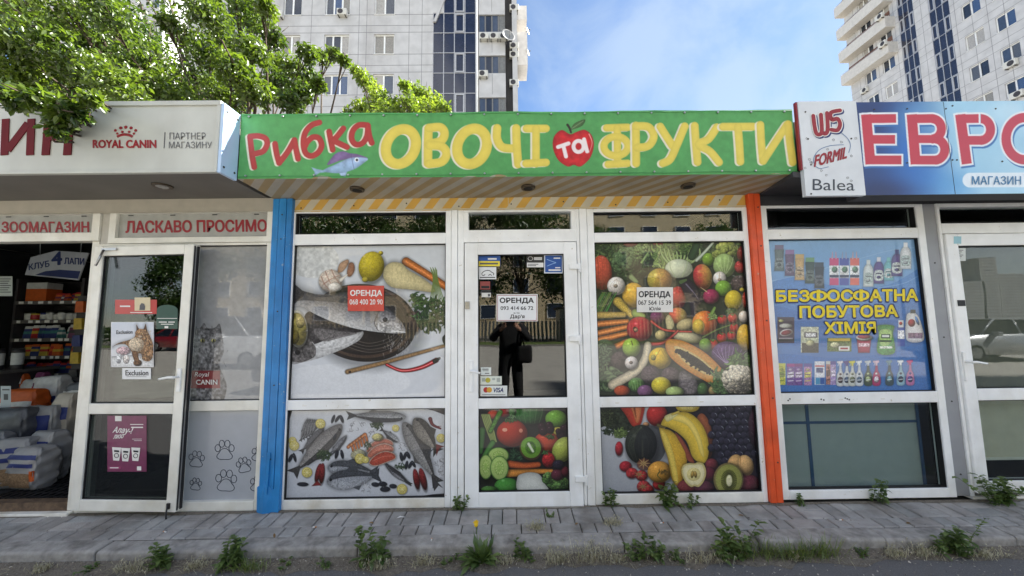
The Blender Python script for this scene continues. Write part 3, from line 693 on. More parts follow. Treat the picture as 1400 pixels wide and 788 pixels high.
for za, zb in ((zz['r1'], zz['t']), (zz['b'], zz['r0'])): m.frame(u0, u1, za-.14, zb-.14, .006, .006, .006, .006, .012, .024)
m.build('gasket', RUBBER, leaf)
hu = LU(246, 515); zh = float(PL(246, 515)[2])-.14
k = MB().box(hu-.014, hu+.014, -.012, 0, zh-.11, zh+.06).tube([(hu, -.01, zh), (hu, -.05, zh)], .009, 8).tube([(hu, -.05, zh), (hu-.04, -.055, zh), (hu-.115, -.05, zh-.012)], [.011, .0105, .008], 8)
k.build('handle', PVC, leaf, bevel=.003)
k = MB().tube([(ur-.05, -.012, .075), (ur-.05, -.02, .02), (ur-.035, -.03, -.008)], .005, 8).box(ur-.06, ur-.04, -.012, 0, .05, .09); k.build('door_stop', RUBBER, leaf)
k = MB().tube([(u0+.02, -.012, lz1-.14-.03), (u0-.02+.03, -.05, lz1-.14-.16)], .008, 8).box(u0+.0, u0+.12, -.014, 0, lz1-.14-.035, lz1-.14-.018)
k.build('closer_arm', METAL, leaf)
# ================================================================== THE HOUSEHOLD SHOP (right)
hou = thing('household_shop', 'household shop on the right with a blue detergent poster in its window', 'shop', (3.2, 0, .12))
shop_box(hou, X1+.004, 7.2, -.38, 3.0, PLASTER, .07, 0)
MB().box(X1+.004, 7.2, -.40, 0.05, 2.53, 2.57).build('soffit', SOFF_R, hou)
ztr = gz(1150, 281)
MB().box(X1+.004, 7.2, -.006, .05, ztr, 2.528).build('fascia_band', SOFF_R, hou)
wx0, wxl, wxr, wx1 = X1+.004, gx(1057.5, 440), gx(1266, 440), gx(1276, 440)
zw = dict(b0=.135, b1=gz(1180, 667.5), m0=gz(1170, 551), m1=gz(1170, 536), t0=gz(1160, 327), t1=gz(1150, 313.5), g=gz(1150, 285))
ZT = ztr+.018
w5 = shop_window(hou, 'window', wx0, wxl, wxr, wx1, zw, PVC); tag(w5, 'white framed window with a blue detergent poster')
for z, n in ((zw['m0']+.03, 4),):
    k = MB()
    for i, x in enumerate((wxl+.05, wxl+.065, wxl+.31, wxl+.33, wxl+.5, wxl+.515, wxl+.53)): k.disc((x, -.022, z+.006*((i*5) % 3)), .006, (0, -1, 0), .002, 7)
    k.build('putty_mark', SCREW, w5)
MB().box(wxl, wxr, .02, .026, zw['b1'], zw['m0']).build('lower_pane', GLASS, w5)
p3x0, p3x1 = gx(1277, 440), gx(1296, 450)
p = MB().box(wx1+.002, p3x1, -.012, .05, .14, ztr).build('post', GREYP, hou, bevel=.003)
k = MB(); screws(k, [((wx1+p3x1)/2, z) for z in (.3, .85, 1.35, 1.95)], -.012); put_screws(p)
dx0 = p3x1+.028; dg0 = gx(1317, 450); dx1 = dx0+.98; dg1 = dx1-(dg0-dx0)
zr = dict(b=gz(1330, 672), b1=gz(1360, 655), r0=gz(1370, 546), r1=gz(1365, 530), t0=gz(1350, 337), t1=gz(1340, 321))
dr = MB().frame(dx0, dx1, zr['b'], zr['t1'], dg0-dx0, dx1-dg1, zr['t1']-zr['t0'], zr['b1']-zr['b'], -.04, .03).box(dg0, dg1, -.04, .03, zr['r0'], zr['r1']).build('door', PVC, hou, bevel=.005)
MB().box(dg0, dg1, -.006, .004, zr['r1'], zr['t0']).build('pane', GLASS2, dr)
MB().box(dg0, dg1, -.006, .004, zr['b1'], zr['r0']).build('pane', GLASS, dr)
MB().frame(dg0, dg1, zr['r1'], zr['t0'], .005, .005, .005, .005, -.03, -.008).frame(dg0, dg1, zr['b1'], zr['r0'], .005, .005, .005, .005, -.03, -.008).build('gasket', RUBBER, dr)
handle(dr, gx(1311.5, 510), gz(1311, 520), gz(1311, 481), gz(1311, 494), .12, -.04)
MB().box(gx(1301, 414), gx(1307, 414)+.02, -.046, -.04, gz(1304, 419), gz(1304, 411)).build('door_contact', RUBBER, dr)
tz0, tz1 = gz(1340, 306), gz(1340, 284)
fr = MB().box(p3x1+.001, dx0-.004, -.024, .05, .14, ztr).box(dx1+.004, dx1+.06, -.024, .05, .14, ztr).box(dx0-.004, dx1+.004, -.024, .05, zr['t1']+.006, tz0).box(dx0-.004, dx1+.004, -.024, .05, tz1, ztr).build('door_frame', PVC, hou, bevel=.004)
MB().box(dx0-.004, dx1+.004, .02, .026, tz0, tz1).build('transom_pane', GLASS, fr)
MB().box(p3x1, dx1+.06, -.03, .05, .12, .139).build('door_sill', PVC_OLD, hou)
MB().box(dx1+.061, 7.19, -.01, .05, .1, ztr).build('front_panel', PVC_WARM, hou)
# ================================================================== printed pictures
def rect_on(x0, x1, z0, z1, y): return (x0, y, z1), (x1, y, z1), (x0, y, z0)
# ---- fish and lemon window film (measured on the photo region at (385,330), 3.58x)
def art_fish():
    A = Art(20, 10, 815, 780, 520, (212, 215, 218)); T = (385, 330, 3.583)
    A.rect(20, 10, 815, 780, (204, 208, 212), col2=(216, 219, 224)); A.ell(300, 690, 330, 90, (228, 230, 233), drop=0, sh=0, sp=0, nz=.04, al=.6)
    A.ell(150, 90, 130, 90, (206, 206, 200), drop=0, sh=0, sp=0, nz=.2, cell=14, al=.6)
    A.ell(400, 400, 262, 190, (56, 49, 47), rot=6, drop=.4, sh=.35, sp=0)                       # the brown dish
    A.ell(395, 392, 250, 180, (92, 74, 62), rot=6, drop=0, sh=.2, sp=0); A.ell(393, 390, 236, 168, (44, 38, 37), rot=6, drop=0, sh=.2, sp=0)
    A.ell(392, 388, 218, 152, (70, 60, 54), rot=6, drop=0, sh=.2, sp=0); A.ell(390, 386, 212, 147, (50, 44, 43), rot=6, drop=0, sh=.3, sp=0)
    for k in range(4): A.line([(330, 520-k*16), (430, 545-k*15), (540, 520-k*18), (600, 450-k*20)], 3, (150, 140, 130), 2, al=.55)
    A.ell(652, 395, 34, 56, (58, 46, 46), rot=14, sh=.5, sp=.1)
    A.line([(640, 345), (672, 380), (665, 440)], 9, (96, 76, 66), 6, sh=.4)
    # second fish (below)
    A.poly([(130, 375), (220, 400), (320, 430), (398, 440), (385, 480), (330, 515), (260, 545), (160, 580), (60, 600), (38, 590), (38, 540), (90, 480)], (196, 196, 196), sh=.25, nz=.18, cell=9, col2=(214, 214, 214))
    A.poly([(130, 345), (300, 405), (398, 436), (330, 455), (230, 480), (150, 505), (110, 470)], (66, 62, 64), sh=.3, nz=.35, cell=8)
    A.poly([(160, 430), (290, 440), (370, 450), (300, 470), (200, 490)], (120, 116, 116), sh=.2, nz=.35, cell=6, al=.8)
    A.poly([(40, 540), (70, 490), (120, 472), (160, 500), (165, 560), (110, 590), (50, 600)], (110, 106, 106), sh=.3, nz=.5, cell=10); A.ell(78, 545, 12, 11, (30, 28, 30)); A.line([(120, 480), (100, 520), (115, 570)], 8, (60, 56, 58), 4, al=.7)
    A.line([(150, 495), (200, 530), (330, 500), (396, 445)], 3, (240, 240, 240), al=.6)
    # first fish (above)
    A.poly([(30, 215), (110, 245), (200, 262), (320, 250), (430, 280), (520, 330), (590, 400), (606, 445), (560, 452), (470, 445), (360, 428), (250, 395), (160, 355), (100, 320), (40, 310)], (84, 84, 88), sh=.15, nz=.14, cell=6, drop=.5, col2=(232, 232, 232), gdir=(-1.2, 1.75))
    A.poly([(30, 215), (110, 245), (200, 262), (330, 248), (440, 275), (530, 330), (560, 370), (480, 350), (350, 310), (210, 295), (110, 290), (40, 290)], (60, 60, 64), sh=.6, nz=.35, cell=5, al=.55)
    for i in range(700):
        x = random.uniform(110, 470); y = 262+(x-110)*.19+random.uniform(-5, 95)*(.8 if x < 200 else 1)
        A.line([(x, y), (x+7, y+3)], 2.2, (70, 70, 74), .8, al=max(.05, .5-(y-262-(x-110)*.19)/170), sm=False)
    A.poly([(30, 200), (90, 232), (110, 262), (80, 290), (40, 320)], (64, 62, 64), sh=.2, nz=.3, cell=5)
    A.poly([(470, 360), (500, 335), (560, 372), (604, 440), (540, 450), (480, 442), (452, 410)], (112, 110, 112), sh=.3, nz=.4, cell=8, col2=(210, 208, 206), gdir=(-.5, 1.3)); A.ell(507, 384, 12, 11, (34, 32, 34), sp=.6, drop=.2); A.line([(470, 358), (455, 400), (475, 440)], 7, (80, 76, 78), 3, al=.8); A.line([(540, 440), (606, 446)], 4, (235, 235, 235))
    for i in range(60):
        x, y = random.gauss(570, 45), random.gauss(500, 30); A.line([(x, y), (x+random.uniform(-8, 8), y+random.uniform(4, 22))], 4, (220, 220, 222), 1, al=.35, sm=False)
    # oil bowl
    A.ell(78, 430, 50, 92, (206, 204, 190), rot=-6, sh=.3, sp=0); A.ell(80, 430, 42, 80, (150, 138, 72), rot=-6, sh=.45, sp=.3, nz=.35, cell=14); A.ell(92, 396, 22, 30, (176, 160, 96), drop=0, nz=.3); A.ell(64, 470, 22, 34, (120, 108, 48), drop=0, nz=.3)
    # garlic, lemon, parsnip, carrot, parsley
    A.ell(240, 195, 58, 56, (204, 190, 176), sh=.45, sp=.1, nz=.2)
    for a, b in (((195, 175), (235, 240)), ((215, 150), (262, 235)), ((245, 140), (290, 215)), ((205, 210), (285, 165))): A.line([a, ((a[0]+b[0])/2-6, (a[1]+b[1])/2), b], 7, (150, 108, 92), 3, al=.6)
    A.ell(262, 225, 34, 22, (228, 222, 212), drop=0, sp=0)
    A.poly([(275, 150), (285, 110), (322, 90), (328, 108), (300, 148)], (166, 128, 100), sh=.4, drop=.4); A.poly([(320, 165), (330, 110), (352, 108), (358, 140), (340, 172)], (150, 104, 78), sh=.4, drop=.4); A.line([(290, 190), (320, 165)], 18, (220, 214, 204), 8, sh=.3)
    A.ell(440, 124, 62, 74, (196, 178, 44), rot=14, sh=.5, sp=.12, nz=.14, cell=4); A.ell(486, 58, 12, 10, (190, 172, 50), drop=0); A.ell(410, 188, 16, 13, (186, 170, 60), drop=0, sp=0)
    A.line([(610, 100), (660, 130), (740, 180), (812, 228)], 42, (206, 116, 52), 34, sh=.55, nz=.15, drop=.45, sp=.2)
    A.poly([(500, 180), (505, 130), (540, 103), (590, 110), (620, 140), (690, 180), (745, 225), (742, 250), (640, 238), (540, 225)], (214, 200, 150), sh=.35, nz=.1, drop=.5)
    for i in range(8): x = 540+i*22; A.line([(x, 120+i*13), (x+6, 150+i*11)], 2, (160, 140, 96), al=.5, sm=False)
    for i in range(9): A.line([(728+i*4, 128+i % 3*6), (742+i*3, 190), (725+i*9, 300)], 2.6, (112, 138, 66), 4, sh=.4)
    A.leafy(740, 355, 88, 72, (36, 62, 34), (78, 110, 60), 150, 26); A.leafy(665, 290, 40, 34, (44, 74, 40), (90, 122, 66), 40, 22); A.leafy(720, 420, 40, 30, (34, 56, 34), (70, 98, 54), 40, 22)
    # spoon, chilli, dark shape at the edge, pale streak
    A.line([(322, 640), (520, 590), (800, 512)], 22, (158, 124, 84), 15, sh=.4, nz=.18, drop=.5); A.ell(334, 640, 7, 6, (70, 50, 40), drop=0); A.poly([(788, 470), (812, 455), (815, 525), (792, 500)], (60, 64, 52), sh=.4)
    A.line([(515, 605), (590, 634), (680, 620), (758, 583)], 14, (176, 34, 38), 24, sh=.6, nz=.1, drop=.4, sp=.9); A.line([(750, 588), (774, 573)], 22, (52, 50, 40), 12, sh=.4)
    A.line([(20, 595), (120, 604), (240, 640)], 14, (228, 230, 234), 4, al=.5)
    A.grain(); return A, T
# ---- seafood window film (region (385,552), 5.71x)
def fish_at(A, x0, y0, x1, y1, wd, top, belly, tail=.22, al=1.):
    dx, dy = x1-x0, y1-y0; L = math.hypot(dx, dy); ex, ey = dx/L, dy/L; nx_, ny_ = -ey, ex
    def q(t, s): return (x0+dx*t+nx_*wd*s, y0+dy*t+ny_*wd*s)
    A.poly([q(0, 0), q(.1, -.36), q(.3, -.52), q(.55, -.44), q(.8, -.16), q(.86, 0), q(.8, .14), q(.55, .42), q(.3, .5), q(.1, .32)], top, sh=.4, nz=.25, cell=5, drop=.45, col2=belly, gdir=(abs(nx_)*(1 if nx_ > 0 else .0), abs(ny_)))
    A.poly([q(.1, -.36), q(.3, -.52), q(.55, -.44), q(.8, -.16), q(.86, -.02), q(.55, -.12), q(.25, -.14), q(.06, -.1)], np.array(top)*.6, sh=.25, nz=.4, cell=4)
    A.poly([q(.82, -.05), q(1-.02, -.42), q(.95, 0), q(1, .4), q(.82, .06)], np.array(top)*.55, sh=.2, nz=.3, sm=False)
    A.poly([q(.35, -.5), q(.5, -.72), q(.6, -.42)], np.array(top)*.6, sh=.1, sm=False); A.poly([q(.45, .44), q(.56, .62), q(.62, .36)], np.array(top)*.65, sh=.1, sm=False)
    e = q(.07, -.1); A.ell(*e, wd*.075, wd*.075, (22, 22, 24), drop=0); A.line([q(.17, -.34), q(.2, 0), q(.17, .32)], 3, np.array(top)*.45, al=.8)
    for i in range(int(L/5)):
        t = random.uniform(.22, .78); s_ = random.uniform(-.4, .3)*(1-t*.6); a = q(t, s_); b = q(t+.012, s_+.05); A.line([a, b], 2.2, (50, 50, 54), 1, al=.4, sm=False)
def lemon_slice(A, x, y, r):
    A.ell(x, y, r, r, (206, 186, 70), sh=.15, sp=0, drop=.4); A.ell(x, y, r*.84, r*.84, (226, 216, 150), drop=0, sh=.1, sp=0); A.ell(x, y, r*.74, r*.74, (200, 184, 96), drop=0, sh=.1, sp=0, nz=.2)
    for k in range(4): a = k*math.pi/4; A.line([(x-r*.7*math.cos(a), y-r*.7*math.sin(a)), (x+r*.7*math.cos(a), y+r*.7*math.sin(a))], r*.07, (232, 226, 180), sm=False)
def art_sea():
    A = Art(10, 30, 1300, 750, 520, (176, 178, 184)); T = (385, 552, 5.709)
    A.rect(10, 30, 1300, 750, (204, 206, 209), col2=(190, 193, 199), nz=.04)
    A.poly([(10, 30), (90, 30), (60, 130), (10, 260)], (70, 66, 64), sm=False, sh=.1); A.poly([(1100, 30), (1300, 30), (1300, 100), (1200, 60)], (44, 38, 40), sm=False, sh=.1); A.poly([(1010, 735), (1180, 708), (1300, 700), (1300, 760), (1000, 760)], (60, 56, 58), sm=False)
    for i in range(5): fish_at(A, 205+i*18, 118+i*2, 145+i*22, 300-i*12, 34, (120, 120, 122), (150, 150, 152))
    fish_at(A, 330, 190, 145, 385, 60, (92, 92, 96), (120, 120, 122)); fish_at(A, 470, 165, 75, 560, 130, (116, 112, 110), (190, 186, 180)); fish_at(A, 508, 250, 350, 440, 46, (96, 98, 104), (170, 172, 176))
    A.line([(205, 480), (300, 420), (430, 360)], 9, (58, 58, 60), 3, sh=.4); A.leafy(330, 405, 55, 38, (44, 66, 40), (110, 124, 90), 80, 20)
    fish_at(A, 970, 105, 500, 92, 88, (98, 100, 104), (206, 206, 204)); fish_at(A, 915, 300, 770, 195, 50, (92, 94, 98), (176, 178, 180))
    fish_at(A, 950, 145, 1225, 640, 128, (124, 122, 120), (196, 194, 190)); fish_at(A, 1035, 115, 1225, 390, 128, (110, 104, 96), (196, 190, 176)); A.poly([(1205, 315), (1270, 335), (1232, 350), (1208, 410)], (112, 46, 44), sm=False, sh=.2)
    A.line([(1150, 385), (1190, 350)], 12, (70, 72, 78), 5); A.poly([(1170, 560), (1260, 660), (1225, 640), (1190, 685)], (60, 58, 60), sm=False, sh=.2)
    fish_at(A, 360, 500, 760, 540, 132, (128, 132, 140), (196, 199, 203)); fish_at(A, 355, 615, 780, 560, 150, (116, 120, 128), (190, 193, 198))
    for k in range(5): fish_at(A, 815+k*12-10, 470+k*14, 1020-k*10, 640-k*6, 34, (110, 110, 114), (170, 170, 174))
    A.line([(820, 470), (930, 560), (1015, 640)], 10, (60, 60, 64), 4, sh=.4)
    for i in range(6): x = 520+i*22; A.line([(x, 340-i*16), (x+24, 320-i*16), (x+40, 372-i*14)], 26, (196, 110, 52), 18, sh=.5, nz=.2, drop=.3); A.line([(x+2, 336-i*16), (x+28, 326-i*16)], 5, (232, 190, 130), al=.7)
    for i, (x, y) in enumerate(((770, 310), (775, 350), (790, 410))):
        A.poly([(x-110, y+60-i*4), (x-60, y-10), (x+20, y-40), (x+90, y-20), (x+100, y+20), (x+40, y+48), (x-60, y+80)], (196, 118, 96) if i < 2 else (176, 78, 60), sh=.35, nz=.2, drop=.5, edge=(216, 190, 170), ew=7)
        A.line([(x-80, y+40), (x, y+4), (x+80, y)], 4, (224, 160, 140), al=.6)
    A.leafy(745, 170, 50, 26, (40, 62, 38), (84, 104, 64), 60, 18); A.leafy(670, 330, 26, 30, (44, 66, 40), (90, 108, 70), 30, 16); A.leafy(925, 490, 40, 22, (48, 66, 44), (92, 110, 76), 40, 14)
    A.ell(750, 262, 44, 30, (206, 196, 130), nz=.3, sp=0); A.ell(600, 400, 60, 46, (190, 184, 140), nz=.4, sp=0, al=.7)
    for x, y, rr in ((303, 157, 38), (85, 290, 30), (98, 328, 38), (198, 537, 40), (890, 192, 27), (612, 430, 40), (655, 440, 26), (1243, 270, 34), (940, 668, 40)): lemon_slice(A, x, y, rr)
    for x, y, rx, ry, ro in ((402, 120, 12, 34, 20), (436, 118, 12, 32, 35), (470, 120, 13, 32, -20), (415, 262, 12, 26, 20), (70, 425, 14, 34, 25), (102, 420, 12, 36, -15), (165, 630, 44, 17, 2), (430, 395, 14, 36, 15), (472, 395, 13, 36, -12), (935, 415, 14, 36, -10), (962, 410, 12, 32, 15), (988, 402, 14, 30, -25), (975, 480, 13, 34, 10), (1005, 478, 13, 32, 25), (1030, 472, 12, 30, -30), (732, 632, 32, 18, 8), (790, 628, 34, 20, 5), (808, 668, 40, 22, 0), (870, 645, 30, 18, 6)): A.ell(x, y, rx, ry, (38, 40, 48), rot=ro, sp=.4, sh=.4, drop=.35)
    for x, y, rx, ry, ro in ((285, 540, 22, 74, 14), (315, 545, 22, 80, 5), (1052, 590, 24, 82, -10), (1104, 590, 26, 88, -14)): A.ell(x, y, rx, ry, (120, 40, 42), rot=ro, nz=.3, sp=.1)
    A.poly([(232, 645), (280, 600), (312, 640), (290, 640)], (126, 44, 44), sm=False); A.line([(1160, 120), (1180, 165), (1240, 195)], 32, (110, 34, 38), 14, sh=.5, nz=.3); A.line([(1200, 180), (1245, 176)], 9, (100, 32, 36), 3)
    for cx, cy, sx, sy in ((545, 185, 40, 40), (620, 170, 60, 36), (945, 335, 36, 34), (650, 660, 44, 46), (1245, 460, 36, 40), (1240, 530, 32, 40), (690, 225, 30, 24)):
        for i in range(14): a = random.uniform(0, 6.28); x, y = cx+random.gauss(0, sx*.5), cy+random.gauss(0, sy*.5); A.line([(x, y), (x+18*math.cos(a), y+18*math.sin(a)), (x+26*math.cos(a+.9), y+26*math.sin(a+.9))], 6, (206, 206, 208) if i % 2 else (108, 106, 108), 2, al=.75)
    A.grain(); return A, T
# ---- fruit and vegetable window film (region (805,325), 3.534x)
def art_fruit():
    A = Art(15, 10, 815, 775, 540, (40, 46, 32)); T = (805, 325, 3.5336)
    e = A.ell
    A.leafy(100, 60, 80, 50, (40, 62, 34), (120, 140, 80), 120, 34); A.leafy(400, 60, 380, 50, (34, 52, 30), (84, 104, 60), 200, 30)
    e(205, 25, 40, 22, (120, 58, 52)); e(350, 22, 44, 20, (130, 52, 48))
    e(62, 170, 50, 84, (186, 78, 56), rot=-4, nz=.14, sp=.15)
    for k in range(3): A.line([(40+k*22, 95), (48+k*20, 170), (42+k*22, 245)], 4, (140, 54, 42), al=.5)
    A.bumps(205, 125, 86, 76, (44, 66, 38), (104, 128, 84), 240, 12); A.line([(205, 190), (230, 214)], 26, (120, 140, 90), 20, sh=.4)
    A.bumps(268, 70, 44, 48, (70, 96, 52), (134, 156, 98), 80, 9); A.line([(255, 120), (285, 75)], 12, (140, 166, 100), 8, sh=.4)
    A.leafy(360, 90, 50, 60, (96, 124, 62), (160, 178, 104), 80, 34)
    for i in range(11): A.line([(410+i*4, 150), (360+i*17, 95), (345+i*19, 55)], 14, (150, 172, 112), 7, sh=.5)
    e(435, 150, 66, 46, (196, 202, 172), sh=.4, nz=.06, sp=.1); A.line([(420, 190), (395, 150), (392, 110)], 3, (150, 164, 120)); A.line([(450, 190), (470, 145), (478, 105)], 3, (150, 164, 120))
    A.leafy(450, 40, 70, 26, (60, 90, 44), (120, 146, 80), 70, 24)
    A.line([(520, 110), (560, 70), (600, 25)], 16, (182, 192, 172), 12, sh=.5); A.line([(498, 90), (520, 40)], 40, (44, 66, 42), 36, sh=.5)
    e(578, 106, 30, 32, (112, 146, 48)); A.bumps(665, 75, 56, 46, (110, 128, 54), (182, 186, 100), 90, 15)
    e(655, 135, 54, 58, (148, 172, 104), nz=.16, cell=12, sp=.05)
    for k in range(5): A.line([(655, 185), (625+k*15, 140), (610+k*22, 95)], 3, (184, 200, 148), al=.6)
    e(730, 142, 26, 30, (166, 48, 48)); e(745, 80, 30, 40, (120, 40, 38)); e(725, 225, 40, 42, (78, 64, 62), nz=.3)
    e(550, 190, 46, 62, (172, 52, 54), rot=-10, col2=(192, 150, 70), sp=.25); e(632, 198, 32, 34, (218, 210, 200), nz=.12); A.line([(632, 172), (630, 198)], 5, (190, 178, 160)); e(632, 204, 9, 7, (150, 130, 110), drop=0, sp=0)
    e(650, 245, 40, 38, (116, 158, 56)); e(590, 285, 40, 36, (150, 44, 80), rot=-10, sp=.3); A.line([(570, 262), (540, 240)], 5, (180, 160, 120), 2)
    e(342, 205, 60, 56, (176, 158, 62), col2=(168, 112, 52), nz=.16); e(215, 278, 54, 60, (214, 166, 50), sp=.3); e(430, 290, 40, 54, (170, 46, 40))
    A.poly([(440, 210), (480, 200), (520, 240), (552, 300), (528, 330), (515, 380), (495, 388), (490, 330), (455, 260)], (42, 34, 44), sh=.5, drop=.5); A.line([(470, 225), (510, 270), (530, 300)], 7, (120, 112, 130), 2, al=.7)
    A.line([(445, 215), (470, 205)], 18, (70, 90, 50), 10)
    e(133, 234, 44, 44, (222, 214, 204), nz=.12, sp=.25)
    for k in range(5): A.line([(133, 200), (105+k*14, 232), (128+k*3, 268)], 2.5, (176, 164, 150), al=.7)
    e(130, 234, 10, 9, (150, 134, 116), drop=0, sp=0)
    e(698, 302, 42, 48, (204, 180, 50), rot=8, sp=.2, nz=.1, cell=4); e(740, 252, 12, 10, (190, 170, 60), drop=0); e(757, 300, 16, 40, (170, 60, 46)); e(690, 360, 34, 20, (70, 86, 50), nz=.3)
    for i in range(22): x = random.uniform(30, 110); A.line([(x-30, 380), (x, 320), (x+30, 265)], 8, (84+random.randint(-20, 30), 124+random.randint(-20, 20), 60), 3, sh=.4, drop=.2)
    A.line([(140, 310), (180, 350), (205, 375)], 46, (196, 166, 74), 26, sh=.45, nz=.25, drop=.4, cell=3); A.line([(40, 375), (170, 372)], 34, (190, 160, 84), 26, sh=.45, nz=.2, cell=3); A.line([(225, 365), (262, 380)], 40, (150, 172, 90), 26, sh=.5); e(330, 385, 34, 34, (112, 52, 84), sp=.2)
    for a, b in (((20, 420), (185, 405)), ((22, 468), (188, 430)), ((35, 498), (195, 460)), ((105, 540), (185, 500))): A.line([a, b], 34, (206, 118, 48), 24, sh=.6, nz=.14, drop=.5, sp=.25)
    e(246, 442, 62, 60, (172, 40, 48), sp=.35, nz=.12); A.poly([(212, 440), (222, 430), (236, 438), (238, 452), (222, 458)], (90, 50, 40), sh=.3); A.ell(226, 446, 8, 7, (200, 160, 120), drop=0, sp=0)
    e(430, 378, 44, 40, (196, 70, 50), col2=(206, 178, 90), sp=.25); A.poly([(370, 400), (385, 372), (405, 395), (410, 430), (385, 455)], (196, 184, 136), sh=.4, drop=.3); e(465, 420, 44, 26, (186, 170, 120), rot=-20, sp=.1)
    e(347, 472, 27, 24, (186, 168, 112), sp=.2); e(478, 484, 70, 27, (202, 192, 150), rot=6, sp=.15, nz=.08)
    A.line([(302, 405), (355, 442), (410, 452), (495, 455)], 15, (168, 42, 34), 9, sh=.6, drop=.4, sp=.4); A.line([(300, 515), (360, 508), (410, 470), (430, 450)], 20, (160, 38, 34), 12, sh=.6, drop=.4, sp=.4)
    e(560, 412, 60, 58, (214, 128, 40), col2=(196, 80, 40), sp=.35); e(530, 430, 30, 36, (206, 172, 56), drop=0, sp=.2); A.line([(590, 375), (608, 340)], 22, (120, 150, 70), 14, sh=.5); A.leafy(598, 385, 22, 14, (90, 124, 56), (140, 166, 90), 16, 16)
    A.line([(550, 482), (620, 445), (690, 420)], 7, (90, 110, 56), 5)
    for x, y, q in ((645, 397, 24), (695, 390, 24), (703, 436, 22), (690, 474, 23), (643, 484, 25), (600, 517, 26)): e(x, y, q, q, (176, 40, 38), sp=.5); A.leafy(x-3, y-q+6, 8, 4, (70, 96, 44), (110, 140, 70), 6, 10)
    e(748, 382, 25, 28, (214, 200, 186), nz=.1); e(752, 482, 38, 64, (212, 168, 52), sp=.3)
    e(562, 520, 30, 34, (112, 144, 62), sp=.2); e(670, 565, 78, 64, (84, 56, 96), nz=.25, sp=.1)
    for k in range(9): A.line([(665, 610), (620+k*14, 570), (600+k*20, 520+abs(k-4)*7)], 3.5, (176, 160, 186), 1.5, al=.75)
    for k in range(12): q = 60-k*3.5; e(75, 560+k*3, q, q*1.15, (74+k*3, 94+k*3, 62+k*2), sh=.55, sp=0, drop=.3, rot=k*40)
    A.leafy(80, 680, 60, 60, (50, 74, 42), (120, 140, 96), 70, 44); A.leafy(60, 560, 40, 60, (66, 88, 60), (130, 146, 110), 40, 34)
    e(150, 592, 44, 42, (74, 62, 60), nz=.35, sp=.05); e(206, 532, 44, 46, (148, 178, 62), sp=.35); A.line([(206, 500), (212, 520)], 4, (80, 70, 40))
    A.line([(285, 520), (270, 590), (220, 650), (115, 712)], 36, (206, 192, 162), 46, sh=.45, nz=.12, drop=.5); e(206, 606, 32, 32, (216, 206, 198), sp=.2, nz=.1); e(204, 604, 9, 8, (120, 104, 92), drop=0, sp=0)
    e(345, 583, 56, 52, (210, 172, 44), sp=.3); A.line([(345, 540), (320, 590), (330, 625)], 5, (150, 116, 30), 2, al=.6); A.line([(350, 540), (372, 590), (362, 628)], 5, (150, 116, 30), 2, al=.6); e(312, 580, 12, 14, (150, 140, 60), drop=0)
    e(298, 665, 46, 48, (82, 68, 72), nz=.3, sp=.1); e(395, 665, 46, 40, (80, 66, 68), nz=.3, sp=.1); A.poly([(440, 650), (470, 645), (520, 690), (524, 740), (490, 762), (445, 750), (432, 700)], (108, 100, 100), sh=.5, nz=.3, drop=.4)
    A.poly([(372, 505), (400, 490), (470, 505), (560, 555), (630, 620), (660, 670), (632, 725), (560, 692), (470, 640), (405, 590), (375, 545)], (194, 138, 66), sh=.18, nz=.1, drop=.6, edge=(196, 120, 50), ew=7)
    A.poly([(412, 530), (450, 532), (530, 575), (590, 625), (612, 660), (585, 668), (520, 640), (450, 590)], (214, 186, 120), sh=.2, nz=.1); A.poly([(420, 540), (455, 545), (530, 585), (585, 632), (603, 656), (580, 658), (520, 628), (455, 582)], (60, 48, 36), sh=.2)
    for i in range(190): t = random.random(); e(425+t*172+random.gauss(0, 4), 545+t*108+random.gauss(0, 13)*(1-abs(t-.5)*1.2), 5.5, 5, (34, 32, 30), sp=.5, drop=.3)
    e(230, 712, 40, 36, (84, 122, 62), nz=.2); 
    for k in range(4): A.line([(205+k*14, 690), (215+k*12, 735)], 3, (150, 176, 110), al=.5)
    e(272, 742, 38, 30, (124, 84, 118), sp=.25); e(160, 740, 38, 26, (176, 78, 44), sp=.2); e(350, 715, 48, 42, (204, 186, 56), rot=6, sp=.25, nz=.12, cell=4); e(415, 745, 44, 26, (164, 184, 112), sp=.2); e(550, 735, 26, 34, (70, 100, 52)); e(600, 740, 22, 24, (150, 130, 80))
    A.leafy(735, 600, 50, 36, (56, 88, 44), (126, 152, 92), 50, 34); A.leafy(640, 700, 34, 60, (56, 86, 44), (120, 148, 88), 50, 30)
    A.bumps(725, 685, 76, 64, (176, 164, 138), (228, 220, 200), 260, 11)
    A.grain(5, 10)
    A.a = A.a*1.08+2; return A, T
